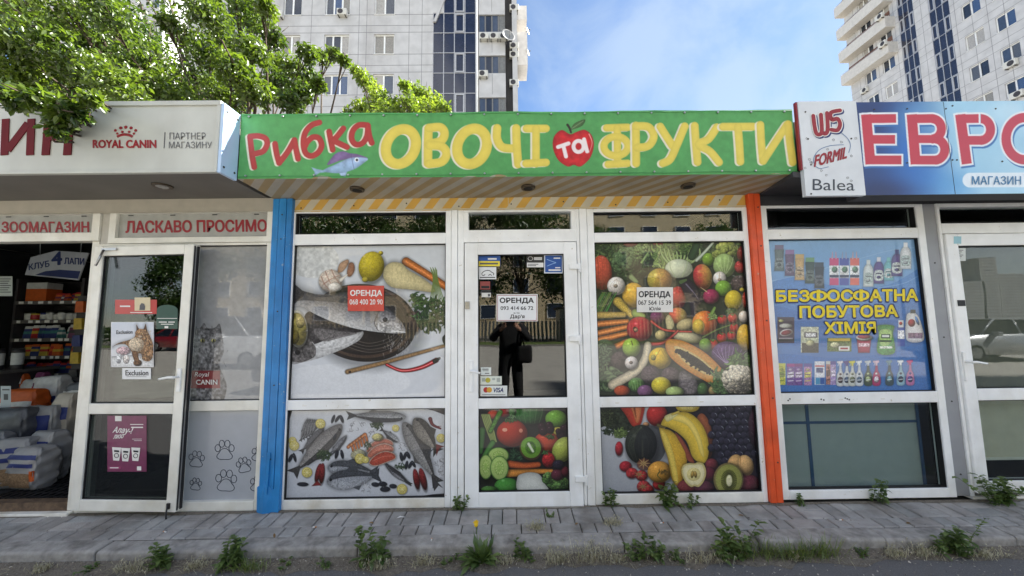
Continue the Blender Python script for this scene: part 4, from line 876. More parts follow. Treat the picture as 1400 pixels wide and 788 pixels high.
# ---- banana window film (region (812,550), 5.97x)
def art_banana():
    A = Art(25, 20, 1385, 750, 520, (150, 152, 156)); T = (812, 550, 5.97); e = A.ell
    A.rect(25, 20, 1385, 750, (176, 178, 182), col2=(150, 153, 158), nz=.03)
    A.poly([(25, 20), (300, 20), (330, 200), (200, 250), (110, 195), (30, 200)], (44, 50, 38), sh=.2, nz=.4, cell=14); A.poly([(560, 20), (1400, 20), (1400, 760), (700, 760), (600, 400)], (36, 34, 44), sm=False, sh=0, nz=.1)
    e(900, 280, 70, 190, (142, 82, 54), rot=-8, sp=.05, nz=.1); A.leafy(110, 110, 90, 80, (40, 48, 32), (76, 84, 56), 70, 40); A.leafy(120, 240, 40, 36, (26, 34, 26), (64, 80, 50), 30, 26); A.leafy(225, 260, 60, 40, (70, 88, 46), (128, 150, 86), 50, 32)
    A.poly([(215, 20), (400, 20), (398, 130), (372, 190), (315, 195), (262, 110)], (176, 62, 46), sh=.35, drop=.4); A.poly([(300, 20), (385, 20), (370, 150), (345, 165), (318, 90)], (206, 128, 80), sh=.3, al=.9); A.line([(330, 50), (345, 130)], 16, (120, 66, 40), 6)
    e(515, 105, 86, 92, (176, 46, 44), sp=.25, nz=.12); e(425, 183, 26, 20, (190, 140, 96))
    e(385, 345, 130, 160, (52, 56, 48), sp=.15, nz=.2)
    for k in range(6): A.line([(385, 200), (285+k*40, 340), (330+k*24, 490)], 5, (92, 96, 80), 2, al=.45)
    A.line([(395, 310), (398, 440)], 12, (96, 96, 72), 18, sh=.4); e(460, 350, 130, 160, (44, 46, 50), sp=.1, al=.55)
    e(765, 40, 96, 44, (206, 178, 66), sh=.3, sp=0); e(765, 30, 74, 34, (222, 204, 120), drop=0, sh=.2, sp=0, nz=.2)
    e(205, 380, 32, 58, (170, 48, 56), sp=.25); e(258, 525, 50, 44, (158, 40, 50), sp=.15, nz=.25)
    for x, y, q in ((310, 580, 48), (390, 600, 48), (405, 690, 54), (530, 670, 50), (440, 720, 50)): e(x, y, q, q*.92, (170, 52, 54), nz=.3, sp=.1, cell=12)
    for cx, cy in ((370, 590), (400, 690), (405, 500)):
        for k in range(7): a = k*.9; A.line([(cx, cy), (cx+44*math.cos(a), cy+34*math.sin(a))], 13, (150, 116, 76), 3, sh=.4)
    e(410, 510, 58, 50, (132, 70, 56), al=.6, nz=.3)
    for k in range(8): a = k*.8; A.line([(405, 500), (405+56*math.cos(a), 500+48*math.sin(a))], 16, (170, 140, 90), 3, sh=.4)
    e(535, 570, 98, 88, (204, 148, 64), sp=.2, nz=.12); A.line([(535, 570), (520, 600), (560, 640)], 10, (56, 70, 40), 4); A.leafy(560, 575, 30, 26, (70, 66, 36), (150, 110, 60), 14, 22)
    A.poly([(530, 195), (575, 215), (640, 240), (720, 330), (760, 420), (750, 540), (700, 680), (640, 640), (600, 450), (560, 330)], (206, 172, 60), sh=.4, drop=.4, col2=(190, 142, 46)); A.poly([(540, 235), (590, 260), (650, 420), (690, 640), (650, 640), (610, 460)], (218, 194, 92), sh=.3, al=.8)
    A.poly([(660, 250), (720, 300), (790, 420), (820, 500), (760, 470), (740, 400)], (140, 72, 56), sh=.3)
    A.poly([(545, 190), (590, 110), (680, 80), (790, 95), (880, 180), (930, 300), (935, 430), (900, 500), (850, 490), (800, 440), (760, 330), (690, 255), (600, 205)], (216, 184, 66), sh=.4, drop=.45, nz=.08)
    A.poly([(600, 130), (700, 100), (800, 160), (870, 290), (900, 440), (870, 420), (830, 300), (760, 190), (660, 150)], (230, 206, 106), sh=.3, al=.9, nz=.05); A.poly([(575, 120), (620, 95), (690, 90), (650, 130), (600, 160)], (206, 202, 150), sh=.3, al=.8)
    A.line([(525, 190), (555, 200), (585, 205)], 30, (96, 84, 48), 10, sh=.4); A.line([(690, 80), (640, 100)], 22, (200, 176, 80), 16, sh=.4)
    for i in range(9):
        for j in range(7):
            x, y = 965+j*52+(i % 2)*26+random.uniform(-8, 8), 60+i*52+random.uniform(-8, 8)
            if x > 940 and not (x < 1000 and y > 420): e(x, y, 30, 31, (48, 46, 60), sp=.0, sh=.45, drop=.5); A.line([(x+6, y-16), (x+18, y-8), (x+20, y+6)], 4, (190, 196, 206), 2, al=.75 if (i+j) % 3 else .2)
    e(1320, 200, 60, 160, (84, 46, 62), al=.6, sp=.1); e(960, 510, 52, 50, (112, 52, 58), sp=.15); e(935, 590, 60, 60, (96, 40, 54), sp=.1); e(1260, 660, 90, 70, (104, 46, 60), sp=.1, nz=.2); e(770, 690, 90, 60, (122, 54, 58), sp=.05, nz=.2); e(900, 700, 80, 60, (90, 48, 62), sp=.05)
    e(1150, 505, 60, 80, (206, 164, 106), rot=20, sp=.05); e(1240, 515, 62, 86, (208, 168, 112), rot=-18, sp=.05, drop=.2); A.line([(1195, 440), (1196, 520)], 5, (150, 104, 60), 2)
    A.poly([(820, 500), (770, 498), (725, 520), (716, 580), (745, 650), (790, 692), (820, 686), (860, 690), (900, 640), (916, 570), (895, 505), (850, 492)], (196, 180, 116), sh=.1, drop=.5); A.poly([(820, 512), (775, 510), (735, 530), (728, 580), (755, 640), (795, 676), (820, 672), (852, 674), (888, 632), (902, 572), (885, 518), (850, 506)], (226, 216, 170), sh=.15, nz=.05)
    e(815, 590, 56, 54, (214, 200, 136), drop=0, sh=.15, sp=0); e(803, 590, 14, 30, (170, 140, 70), rot=8, drop=0); e(828, 590, 13, 28, (160, 130, 66), rot=-8, drop=0)
    e(1098, 630, 122, 136, (116, 104, 66), sh=.25, sp=0); e(1100, 632, 108, 122, (140, 142, 74), drop=0, sh=.1, sp=0, nz=.1); e(1102, 640, 66, 88, (108, 112, 52), drop=0, sh=.1, sp=0)
    for k in range(34): a = k*2*math.pi/34; A.line([(1102+34*math.cos(a), 640+52*math.sin(a)), (1102+62*math.cos(a), 640+88*math.sin(a))], 6, (40, 40, 28), 3, al=.85, sm=False)
    e(1104, 640, 24, 46, (214, 210, 170), drop=0, sh=.15, sp=0)
    A.grain(5, 8); A.a = A.a*1.04; return A, T
# ---- vegetables in the door (region (650,552), 6.356x)
def art_doorveg():
    A = Art(20, 25, 815, 765, 360, (30, 32, 28)); T = (650, 552, 6.356); e = A.ell
    e(250, 70, 50, 50, (170, 40, 36), sp=.3); e(160, 95, 56, 40, (186, 66, 40), sp=.2)
    e(470, 90, 140, 90, (44, 104, 44), sp=.2, nz=.2); 
    for k in range(5): A.line([(380+k*50, 30), (370+k*52, 90), (400+k*38, 170)], 9, (96, 150, 80), 3, al=.6, sh=.4)
    e(320, 70, 30, 40, (70, 120, 60)); A.leafy(320, 118, 30, 20, (80, 130, 70), (130, 170, 110), 20, 22)
    for k in range(5): A.line([(60+k*14, 100), (90+k*14, 200), (140+k*10, 330)], 22, (150, 166, 92), 14, sh=.5, drop=.3)
    A.line([(215, 75), (170, 160), (130, 240)], 44, (86, 136, 52), 36, sh=.5, nz=.3, drop=.4, cell=8)
    e(700, 130, 94, 74, (116, 168, 60), sp=.3); A.line([(60, 230), (55, 330), (45, 420)], 56, (60, 112, 52), 40, sh=.55, drop=.4); A.line([(150, 340), (110, 400), (80, 450)], 50, (76, 130, 60), 40, sh=.5)
    e(318, 258, 134, 118, (176, 52, 34), sp=.0, sh=.55, nz=.06); e(255, 228, 22, 16, (240, 190, 160), drop=0, sh=0, sp=0, al=.8); e(395, 235, 16, 18, (235, 170, 140), drop=0, sh=0, sp=0, al=.7); A.leafy(300, 150, 60, 12, (52, 84, 40), (90, 130, 66), 16, 26)
    e(720, 250, 66, 46, (204, 190, 80), sp=.1); e(620, 335, 112, 90, (190, 70, 44), sp=.15, nz=.08); e(650, 290, 34, 20, (112, 44, 26), drop=0, sp=0); A.leafy(650, 290, 34, 14, (50, 80, 36), (90, 120, 60), 14, 24)
    for x, y, q in ((575, 200, 34), (640, 190, 34), (590, 240, 38), (650, 225, 36), (745, 265, 42), (720, 240, 26), (770, 215, 34)): e(x, y, q, q, (44, 22, 30), sp=.5)
    e(762, 400, 90, 116, (176, 188, 84), rot=30, sp=.15)
    A.leafy(350, 450, 70, 50, (24, 48, 30), (60, 96, 66), 40, 44)
    e(482, 390, 98, 104, (92, 70, 40), rot=-20, sh=.4); e(482, 382, 86, 92, (108, 156, 52), rot=-20, drop=0, sh=.15, sp=0, nz=.1); e(480, 385, 48, 60, (84, 128, 44), rot=-20, drop=0, sh=.1, sp=0)
    for k in range(22): a = k*2*math.pi/22; A.line([(481+28*math.cos(a), 384+36*math.sin(a)), (481+44*math.cos(a), 384+54*math.sin(a))], 5, (34, 44, 22), 3, sm=False)
    A.line([(462, 350), (482, 385), (500, 415)], 26, (214, 226, 190), 22, sh=.3)
    A.line([(295, 525), (420, 540), (545, 530)], 66, (190, 92, 48), 50, sh=.55, nz=.15, drop=.4); A.line([(290, 605), (420, 600), (540, 590), (660, 585)], 70, (206, 136, 58), 36, sh=.5, nz=.15, drop=.4)
    e(635, 490, 56, 66, (166, 40, 42), nz=.3, sp=.2, cell=8); A.leafy(610, 425, 30, 14, (50, 90, 44), (90, 130, 70), 14, 22)
    for x, y, rx, ry in ((200, 450, 92, 70), (90, 550, 60, 108), (208, 560, 80, 106)):
        e(x, y, rx, ry, (84, 132, 56), sh=.2, sp=0, drop=.5); e(x, y, rx*.9, ry*.92, (170, 196, 112), sh=.15, sp=0, drop=0, nz=.08); e(x, y, rx*.55, ry*.6, (148, 180, 92), sh=.1, sp=0, drop=0, nz=.15)
        for k in range(12): a = k*.52; A.line([(x+rx*.3*math.cos(a), y+ry*.35*math.sin(a)), (x+rx*.48*math.cos(a), y+ry*.52*math.sin(a))], 6, (196, 208, 140), 3, sm=False)
    e(275, 715, 110, 70, (72, 140, 58), sp=.3); e(120, 745, 70, 30, (80, 130, 60)); A.poly([(365, 640), (420, 605), (500, 598), (560, 620), (600, 690), (625, 765), (380, 765)], (206, 208, 200), sh=.35, nz=.06, drop=.4)
    A.bumps(720, 700, 90, 60, (50, 92, 40), (128, 168, 88), 90, 16); A.bumps(630, 650, 40, 44, (56, 96, 44), (130, 166, 90), 30, 15); e(712, 620, 56, 50, (88, 40, 52), sp=.2); e(780, 590, 34, 44, (96, 34, 44), sp=.1); e(720, 530, 50, 40, (40, 36, 50), sp=.2, nz=.4)
    A.grain(4, 6); return A, T
# ---- household chemicals poster (region (1050,320), 6.06x)
def art_chem():
    A = Art(0, 40, 1400, 1340, 540, (70, 116, 176)); T = (1050, 320, 6.06)
    A.rect(0, 40, 1400, 1340, (126, 168, 208), col2=(60, 104, 168), nz=.03)
    A.poly([(20, 420), (250, 360), (600, 440), (1000, 420), (1400, 240), (1400, 700), (0, 700)], (76, 122, 184), sh=0, al=.75); A.poly([(0, 600), (500, 690), (1000, 560), (1400, 480), (1400, 900), (0, 900)], (64, 108, 172), sh=0, al=.7); A.poly([(0, 1010), (600, 1030), (1100, 960), (1400, 800), (1400, 1340), (0, 1340)], (58, 110, 176), sh=0, al=.8)
    A.line([(10, 395), (300, 330), (640, 240), (1000, 140), (1250, 110)], 5, (176, 206, 232), 3, al=.5); A.line([(900, 450), (1150, 400), (1390, 250)], 6, (150, 190, 224), 3, al=.6)
    def bottle(x, y0, w_, h, c, cap, lab=(226, 226, 226), neck=.3, capc=.16, waist=0.):
        y1 = y0+h; n = w_*neck; s_ = y0+h*capc; hw = w_/2
        A.poly([(x-n/2, s_), (x+n/2, s_), (x+hw*.9, s_+h*.17), (x+hw*(1-waist), s_+h*.42), (x+hw, y1-6), (x+hw*.85, y1), (x-hw*.85, y1), (x-hw, y1-6), (x-hw*(1-waist), s_+h*.42), (x-hw*.9, s_+h*.17)], c, sh=.35, nz=.1, drop=.25)
        A.rect(x-n*.55, y0, x+n*.55, s_+3, cap, sh=.3); A.poly([(x-hw*.72, s_+h*.36), (x+hw*.72, s_+h*.36), (x+hw*.76, y1-h*.14), (x-hw*.76, y1-h*.14)], lab, sh=.1, nz=.35, cell=7)
        A.line([(x-hw*.5, s_+h*.46), (x+hw*.5, s_+h*.46)], h*.045, np.array(c)*.5, sm=False); A.ell(x, s_+h*.6, hw*.4, h*.06, np.array(c)*.8, drop=0, sp=0); A.line([(x-hw*.4, y1-h*.2), (x+hw*.4, y1-h*.2)], 3, (70, 70, 76), sm=False)
    def tallcan(x, y0, w_, h, c, top, lab):
        A.rect(x-w_/2, y0, x+w_/2, y0+h, c, sh=.3, nz=.3); A.rect(x-w_/2, y0, x+w_/2, y0+h*.14, top, sh=.3); A.poly([(x-w_*.4, y0+h*.4), (x+w_*.4, y0+h*.36), (x+w_*.4, y0+h*.62), (x-w_*.4, y0+h*.66)], lab, sm=False, sh=.2, nz=.4); A.line([(x-w_*.3, y0+h*.8), (x+w_*.3, y0+h*.78)], 8, lab, sm=False)
        A.ell(x, y0+h*.28, w_*.25, h*.06, lab, drop=0, al=.7, sp=0); A.line([(x-w_*.3, y0+h*.5), (x+w_*.3, y0+h*.5)], 7, np.array(c)*.5, sm=False)
    def trigger(x, y0, w_, h, c, head, lab):
        A.poly([(x-w_*.12, y0+h*.22), (x+w_*.12, y0+h*.22), (x+w_*.2, y0+h*.42), (x+w_*.46, y0+h*.62), (x+w_*.46, y0+h), (x-w_*.46, y0+h), (x-w_*.46, y0+h*.62), (x-w_*.2, y0+h*.42)], c, sh=.3, nz=.1, drop=.25)
        A.poly([(x-w_*.45, y0+h*.03), (x+w_*.3, y0), (x+w_*.36, y0+h*.08), (x+w_*.14, y0+h*.13), (x+w_*.13, y0+h*.22), (x-w_*.13, y0+h*.22), (x-w_*.16, y0+h*.12), (x-w_*.42, y0+h*.1)], head, sm=False, sh=.3); A.line([(x-w_*.2, y0+h*.12), (x-w_*.32, y0+h*.22)], 6, head, 4)
        A.ell(x, y0+h*.78, w_*.33, h*.13, lab, drop=0, sp=0, nz=.4); A.ell(x, y0+h*.55, w_*.16, h*.05, lab, drop=0, sp=0); A.line([(x-w_*.24, y0+h*.8), (x+w_*.24, y0+h*.78)], 8, (236, 236, 236), sm=False, al=.8); A.line([(x-w_*.2, y0+h*.9), (x+w_*.2, y0+h*.9)], 4, (80, 80, 84), sm=False, al=.7)
    for x, y, c, cap in ((93, 92, (96, 110, 104), (108, 96, 120)), (180, 132, (106, 84, 110), (140, 108, 150)), (262, 168, (206, 170, 110), (196, 164, 96)), (348, 196, (54, 72, 58), (110, 150, 100)), (425, 236, (40, 42, 48), (52, 58, 66))): bottle(x, y, 82, 215, c, cap, lab=np.array(c)*.6+60, neck=.8, waist=.16)
    for x, c in ((548, (196, 62, 110)), (632, (70, 76, 156)), (718, (218, 104, 84))):
        A.rect(x-38, 200, x+38, 425, c, sh=.25); A.rect(x-40, 262, x+40, 366, (222, 222, 222), sh=.1, nz=.3); A.rect(x-38, 340, x+38, 362, (40, 42, 70), nz=.2); A.ell(x+4, 296, 24, 26, (90, 130, 96), drop=0, sp=0, nz=.5)
        for k in (-1, 1): A.line([(x+k*16, 205), (x+k*14, 150)], 12, np.array(c)*.4+130, 5, sh=.3)
    for x, y, w_, h, c, cap in ((832, 215, 84, 222, (216, 222, 218), (206, 212, 206)), (918, 192, 86, 220, (88, 58, 128), (210, 210, 216)), (1000, 195, 80, 190, (120, 186, 190), (120, 186, 180)), (1068, 130, 92, 220, (92, 70, 130), (70, 72, 120)), (1140, 72, 92, 218, (220, 222, 220), (226, 226, 224))): bottle(x, y, w_, h, c, cap, lab=(196, 200, 196) if c[0] < 200 else (170, 182, 176), neck=.34)
    A.rect(78, 690, 218, 905, (54, 44, 66), sh=.2, nz=.2); A.ell(148, 712+50, 55, 20, (206, 206, 196), drop=0, sp=.5); A.ell(152, 818, 56, 30, (222, 216, 218), rot=-12, drop=0, sp=0); A.ell(152, 818, 44, 20, (140, 46, 66), rot=-12, drop=0, sp=0); A.rect(90, 860, 205, 872, (150, 140, 150)); A.ell(110, 720, 22, 12, (190, 190, 120), drop=0)
    A.rect(272, 770, 420, 985, (198, 200, 176), sh=.2, nz=.3); A.rect(280, 905, 420, 985, (70, 66, 54), nz=.3); A.rect(300, 815, 408, 860, (86, 84, 90)); A.rect(312, 823, 396, 852, (220, 220, 220), nz=.4); A.ell(350, 905, 36, 26, (210, 206, 160), drop=0)
    A.rect(490, 862, 692, 975, (96, 112, 60), sh=.2, nz=.4); A.rect(500, 866, 680, 888, (208, 176, 90)); A.rect(586, 930, 676, 968, (230, 228, 220), sh=.1); A.rect(600, 942, 662, 956, (150, 40, 50)); A.ell(556, 920, 40, 24, (220, 218, 170), drop=0, nz=.3)
    A.poly([(735, 868), (855, 868), (842, 985), (748, 985)], (170, 44, 76), sm=False, sh=.35, drop=.3); A.ell(795, 858, 66, 26, (226, 222, 222), sp=0); A.ell(795, 852, 54, 17, (176, 60, 84), drop=0, sp=0); A.rect(750, 905, 840, 935, (228, 190, 200), nz=.5)
    A.poly([(910, 760), (1040, 760), (1036, 830), (1048, 985), (908, 985), (918, 830)], (80, 150, 76), sh=.25, nz=.3, drop=.3); A.poly([(930, 800), (1020, 800), (1016, 900), (960, 930), (926, 900)], (170, 206, 120), sh=.2, nz=.2); A.rect(938, 830, 1012, 866, (30, 60, 38)); A.rect(945, 838, 1004, 856, (226, 230, 222)); A.rect(925, 880, 1025, 896, (40, 70, 44)); A.rect(925, 930, 1030, 950, (220, 226, 210), nz=.4)
    A.rect(1072, 770, 1134, 930, (60, 82, 160), sh=.3); A.rect(1076, 800, 1130, 870, (224, 226, 230), nz=.4); A.rect(1080, 715, 1124, 775, (216, 214, 214), sh=.3); A.ell(1100, 742, 14, 14, (180, 40, 40), drop=0)
    A.poly([(1145, 690), (1180, 650), (1215, 650), (1262, 720), (1290, 880), (1150, 880)], (222, 220, 220), sh=.3, drop=.3); A.rect(1180, 628, 1222, 658, (40, 38, 40), sh=.3); A.ell(1190, 738, 30, 32, (160, 44, 54), drop=0, sp=0); A.rect(1162, 820, 1280, 866, (120, 90, 110), nz=.5); A.ell(1236, 720, 12, 40, (70, 120, 180), rot=-22, drop=0, sp=0)
    for x, c, tp, lb in ((112, (190, 190, 80), (196, 196, 90), (120, 140, 60)), (188, (118, 90, 150), (150, 60, 130), (220, 216, 226)), (254, (112, 76, 140), (120, 60, 120), (214, 200, 222)), (330, (170, 130, 170), (90, 80, 150), (206, 200, 110))): tallcan(x, 1075 if x > 150 else 1072, 66, 180, c, tp, lb)
    A.rect(386, 1056, 470, 1250, (214, 216, 222), sh=.2, nz=.15); A.rect(390, 1090, 466, 1100, (190, 50, 50)); A.rect(400, 1110, 456, 1150, (70, 80, 120), nz=.5); A.rect(394, 1190, 430, 1246, (80, 150, 190)); A.rect(432, 1190, 468, 1246, (50, 90, 160))
    tallcan(500, 1054, 40, 195, (170, 120, 110), (200, 200, 196), (90, 60, 60)); tallcan(540, 1056, 46, 195, (160, 140, 186), (80, 70, 140), (210, 200, 220))
    for x, c, hd, lb in ((600, (214, 218, 218), (226, 220, 224), (96, 76, 76)), (655, (210, 216, 218), (72, 54, 130), (70, 90, 120)), (702, (212, 216, 206), (206, 200, 70), (110, 116, 90)), (760, (212, 218, 222), (222, 228, 230), (90, 110, 130)), (835, (60, 80, 62), (200, 206, 210), (190, 206, 150)), (905, (176, 50, 104), (220, 190, 206), (236, 216, 226)), (1015, (54, 78, 84), (104, 140, 150), (120, 170, 180)), (1110, (150, 190, 206), (224, 228, 230), (38, 52, 78)), (1190, (196, 120, 170), (196, 60, 120), (84, 66, 140))): trigger(x-(x-600)*.02, 1050-(x-600)*.012, 66, 205, c, hd, lb)
    A.grain(4, 8); return A, T
def film(art, name, parent, x0, x1, z0, z1, y=.012, n=None, m=None, label=None):
    A, T = art(); tl, tr, bl = rect_on(x0+.004, x1-.004, z0+.004, z1-.004, y)
    o = A.sheet(name, tl, tr, bl, T, m or PRINT, parent, n); 
    if label: o['label'] = label
    return o
film(art_fish, 'printed_film', win1, fx0+.012, fx1, zf['m1'], zf['t0'], label='picture of two whole fish in a brown dish with lemon and parsnip')
film(art_sea, 'printed_film', win1, fx0+.012, fx1, zf['b1'], zf['m0'], label='picture of many small fish, lemon slices and mussels')
film(art_fruit, 'printed_film', win2, qxl, qxr, zq['m1'], zq['t0'], label='picture of mixed vegetables and fruit with a papaya half')
film(art_banana, 'printed_film', win2, qxl, qxr, zq['b1'], zq['m0'], label='picture of bananas, kiwi and black grapes')
film(art_doorveg, 'printed_film', door, g0, g1, zd['b1'], zd['r0'], y=-.006, label='picture of tomato, kiwi and cucumber slices')
pf = film(art_chem, 'poster_film', w5, wxl, wxr, zw['m1'], zw['t0'], label='blue poster of cleaning products')
def lines_on(parent, rows, y, m, plane=P, name='print_lines'):
    mb = MB()
    for i, (x0, y0, x1, y1) in enumerate(rows): mb.quad(*[np.array(plane(*q, y-.0003*(i % 3))) for q in ((x0, y0), (x1, y0), (x1, y1), (x0, y1))])
    return mb.build(name, m, parent)
YEL = mat('yellow_ink', (240, 216, 40), rough=.5, var=.05); NAVY = mat('navy_ink', (30, 46, 104), rough=.5, var=.05)
stems = []
for s_, x0_, x1_ in (('БЕЗ', 1061.5, 1106), ('О', 1107, 1130.5), ('ОС', 1131.5, 1165.5), ('О', 1166.5, 1188), ('АТНА', 1189.7, 1254.4)):
    f_ = lambda x: 397.5-(x-1061.5)*.008; k_ = 1.2 if s_ == 'О' else 0
    text(s_, (x0_-.5, f_(x0_)-1+k_), (x1_+.5, f_(x1_)-1+k_), (x0_-.3, f_(x0_)+16.4-k_), .009, NAVY, pf, bold=.062, name='lettering_outline')
    text(s_, (x0_, f_(x0_)+k_), (x1_, f_(x1_)+k_), (x0_+.2, f_(x0_)+15-k_), .006, YEL, pf, bold=.04)
    if s_ == 'О': xm = (x0_+x1_)/2; stems.append((xm-2.3, f_(xm)-.6, xm+2.5, f_(xm)+15.8))
lines_on(pf, stems, .0045, YEL, name='letter_stems')
for s_, a, b, c in ( ('ПОБУТОВА', (1093.5, 419), (1226.5, 417.5), (1094, 434.5)), ('ХІМІЯ', (1128, 441), (1196.5, 440.5), (1128.5, 456))):
    ex = (b[0]-a[0])*.006+.5
    text(s_, (a[0]-ex, a[1]-1), (b[0]+ex, b[1]-1), (c[0]-ex, c[1]+1.4), .009, NAVY, pf, bold=.062, name='lettering_outline')
    text(s_, a, b, c, .006, YEL, pf, bold=.04)
# grey film with a cat and the paw prints in the pet shop window
def art_petwin():
    A = Art(225, 330, 372, 690, 220, (140, 142, 145)); T = (0, 0, 1.)
    A.rect(225, 330, 372, 690, (150, 152, 154), nz=.05); A.rect(225, 330, 372, 470, (136, 138, 140), col2=(150, 152, 154), nz=.05)
    A.poly([(255, 560), (258, 470), (264, 452), (274, 448), (279, 442), (284, 449), (294, 448), (300, 443), (303, 455), (306, 480), (300, 500), (310, 530), (296, 560)], (112, 112, 114), sh=.25, nz=.6, cell=3)
    for i in range(160): x, y = random.gauss(282, 13), random.uniform(445, 540); A.line([(x, y), (x+random.uniform(-4, 4), y+random.uniform(3, 9))], 1.2, random.choice(((176, 176, 178), (78, 78, 80), (120, 120, 122))), .4, al=.6, sm=False)
    for x in (277, 292): A.ell(x, 466, 3.2, 2.6, (190, 186, 120), drop=0, sp=.6); A.ell(x, 466, 1.2, 2.2, (20, 20, 20), drop=0)
    A.rect(256, 507, 301, 531, (126, 50, 54), sh=.1)
    A.grain(3, 4); return A, T
pw = film(art_petwin, 'window_film', w3, sxl, sxr, zs['m1'], zs['t0'], y=.004, label='grey film with a cat picture'); 
trect('CANIN', 268, 519.5, 297, 526, -.001, INKW, pw, bold=.02); trect('Royal', 266, 509, 286, 517, -.001, INKW, pw, shear=.2)
MB().box(sxl, sxr, .006, .012, zs['b1'], zs['m0']).build('lower_panel', mat('grey_film', (168, 172, 178), rough=.4, var=.06, coat=.6), w3)
mb = MB()
def paw(cx, cy, k, rot):
    def ring(x, y, rx, ry, n=18, tri=False):
        pts = []
        for i in range(n+1):
            a = 2*math.pi*i/n; q = 1-.16*math.cos(3*a+math.pi/2) if tri else 1
            u, v = x+rx*q*math.cos(a), y+ry*q*math.sin(a); c, s_ = math.cos(rot), math.sin(rot)
            pts.append(np.array(P(cx+(u*c-v*s_)*k, cy+(u*s_+v*c)*k, .0045)))
        mb.tube(pts, .0024, 4, caps=False)
    ring(0, 5, 10, 7.5, 24, True)
    for x, y in ((-9.5, -4), (-3.8, -10), (3.8, -10), (9.5, -4)): ring(x, y, 3.6, 4.8)
for a in ((268.5, 629, .82, .1), (307, 617, 1., 0), (333.5, 637, .78, -.2), (309, 659, 1.1, .05), (267.5, 663, .62, .1), (354, 622, .8, .25), (352, 663, .8, .2)): paw(*a)
mb.build('paw_print_lines', mat('dark_line', (70, 76, 88), rough=.6), w3)
# ================================================================== signs
def tag_screws(mb, pts, y, mi=0):
    for px, py in pts: q = P(px, py, y); SCR.append(((q[0], y, q[2]), .006, (0, -1, 0)))
# left sign box
LY = -.53
sgn = thing('fascia_sign', 'long white box sign over the pet shop with dark red letters', 'sign', (-4.4, LY, 2.55))
MB().box(-6.9, -1.99, LY, LY+.15, 2.575, 3.035).build('sign_face', SHEETM, sgn)
MB().box(-6.9, -1.985, LY-.012, LY+.15, 3.035, 3.068).box(-6.9, -1.985, LY-.012, LY+.02, 2.553, 2.575).box(-2.012, -1.985, LY-.01, LY+.02, 2.575, 3.035).build('edge_trim', SHEETM, sgn, bevel=.003)
rp = MB().box(-1.984, -1.962, LY-.006, -.384, 2.552, 3.05).build('return_panel', mat('sky_tinted_panel', (186, 210, 238), rough=.3, var=.06), sgn); rp['label'] = 'pale end panel tinted with reflected sky blue'  # sky reflection on the pale panel is put into its base colour
k = MB()
for z in (2.6, 3.0):
    for y in (LY+.02, -.41): SCR.append(((-1.962, y, z), .008, (1, 0, 0)))
put_screws(sgn)
DRED = mat('maroon_letters', (98, 12, 20), rough=.6, var=.1, spec=.2)
def blockletters(name, prims, y, m, parent, th=.004):
    """block letters from straight strokes measured on the photo"""
    mb = MB()
    for i, (ax, ay, bx, by, wd) in enumerate(prims):
        a, b = np.array(P(ax, ay, y)), np.array(P(bx, by, y)); d = b-a; d /= np.linalg.norm(d); n = np.array([-d[2], 0, d[0]])*wd*abs(y+3)/F_PX/2
        mb.prism([a-n, a+n, b+n, b-n], (0, -th-.0004*i, 0))
    return mb.build(name, m, parent)
blockletters('lettering', [(8.5, 163, 6.5, 212.5, 10.5), (43.5, 163, 41.5, 212.5, 10.5), (11, 206, 39, 169, 10.5), (66.5, 165, 63, 212.5, 11), (96, 165, 92.5, 212.5, 11), (66, 188.5, 93, 188, 9)], LY-.001, DRED, sgn)
trect('ROYAL CANIN', 127, 191.8, 213, 202.3, LY-.003, INKR, sgn, bold=.035)
trect('ПАРТНЕР', 231.7, 181.5, 281, 190.8, LY-.003, INKG, sgn, bold=.004); trect('МАГАЗИНУ', 230.8, 193.8, 289.5, 203, LY-.003, INKG, sgn, bold=.004)
blockletters('divider_line', [(225.7, 181, 224.3, 203, .9)], LY-.001, INKG, sgn, .002)
mb = MB(); 
for px, py, r_ in ((158, 178.6, .0095), (165.2, 175.2, .0105), (172, 174.2, .011), (179.3, 175.2, .0105), (185.6, 178.6, .0095), (160.6, 182.9, .0075), (167.4, 180.6, .0085), (176.6, 180.6, .0085), (183.2, 182.9, .0075)): mb.disc(P(px, py, LY-.002), r_, (0, -1, 0), .002, 12)
mb.tube([P(171.8+t*10.5, 187.6-3.0*(1-t*t), LY+.004) for t in np.linspace(-1, 1, 9)], .0105, 6)
mb.build('crown_emblem', INKR, sgn)
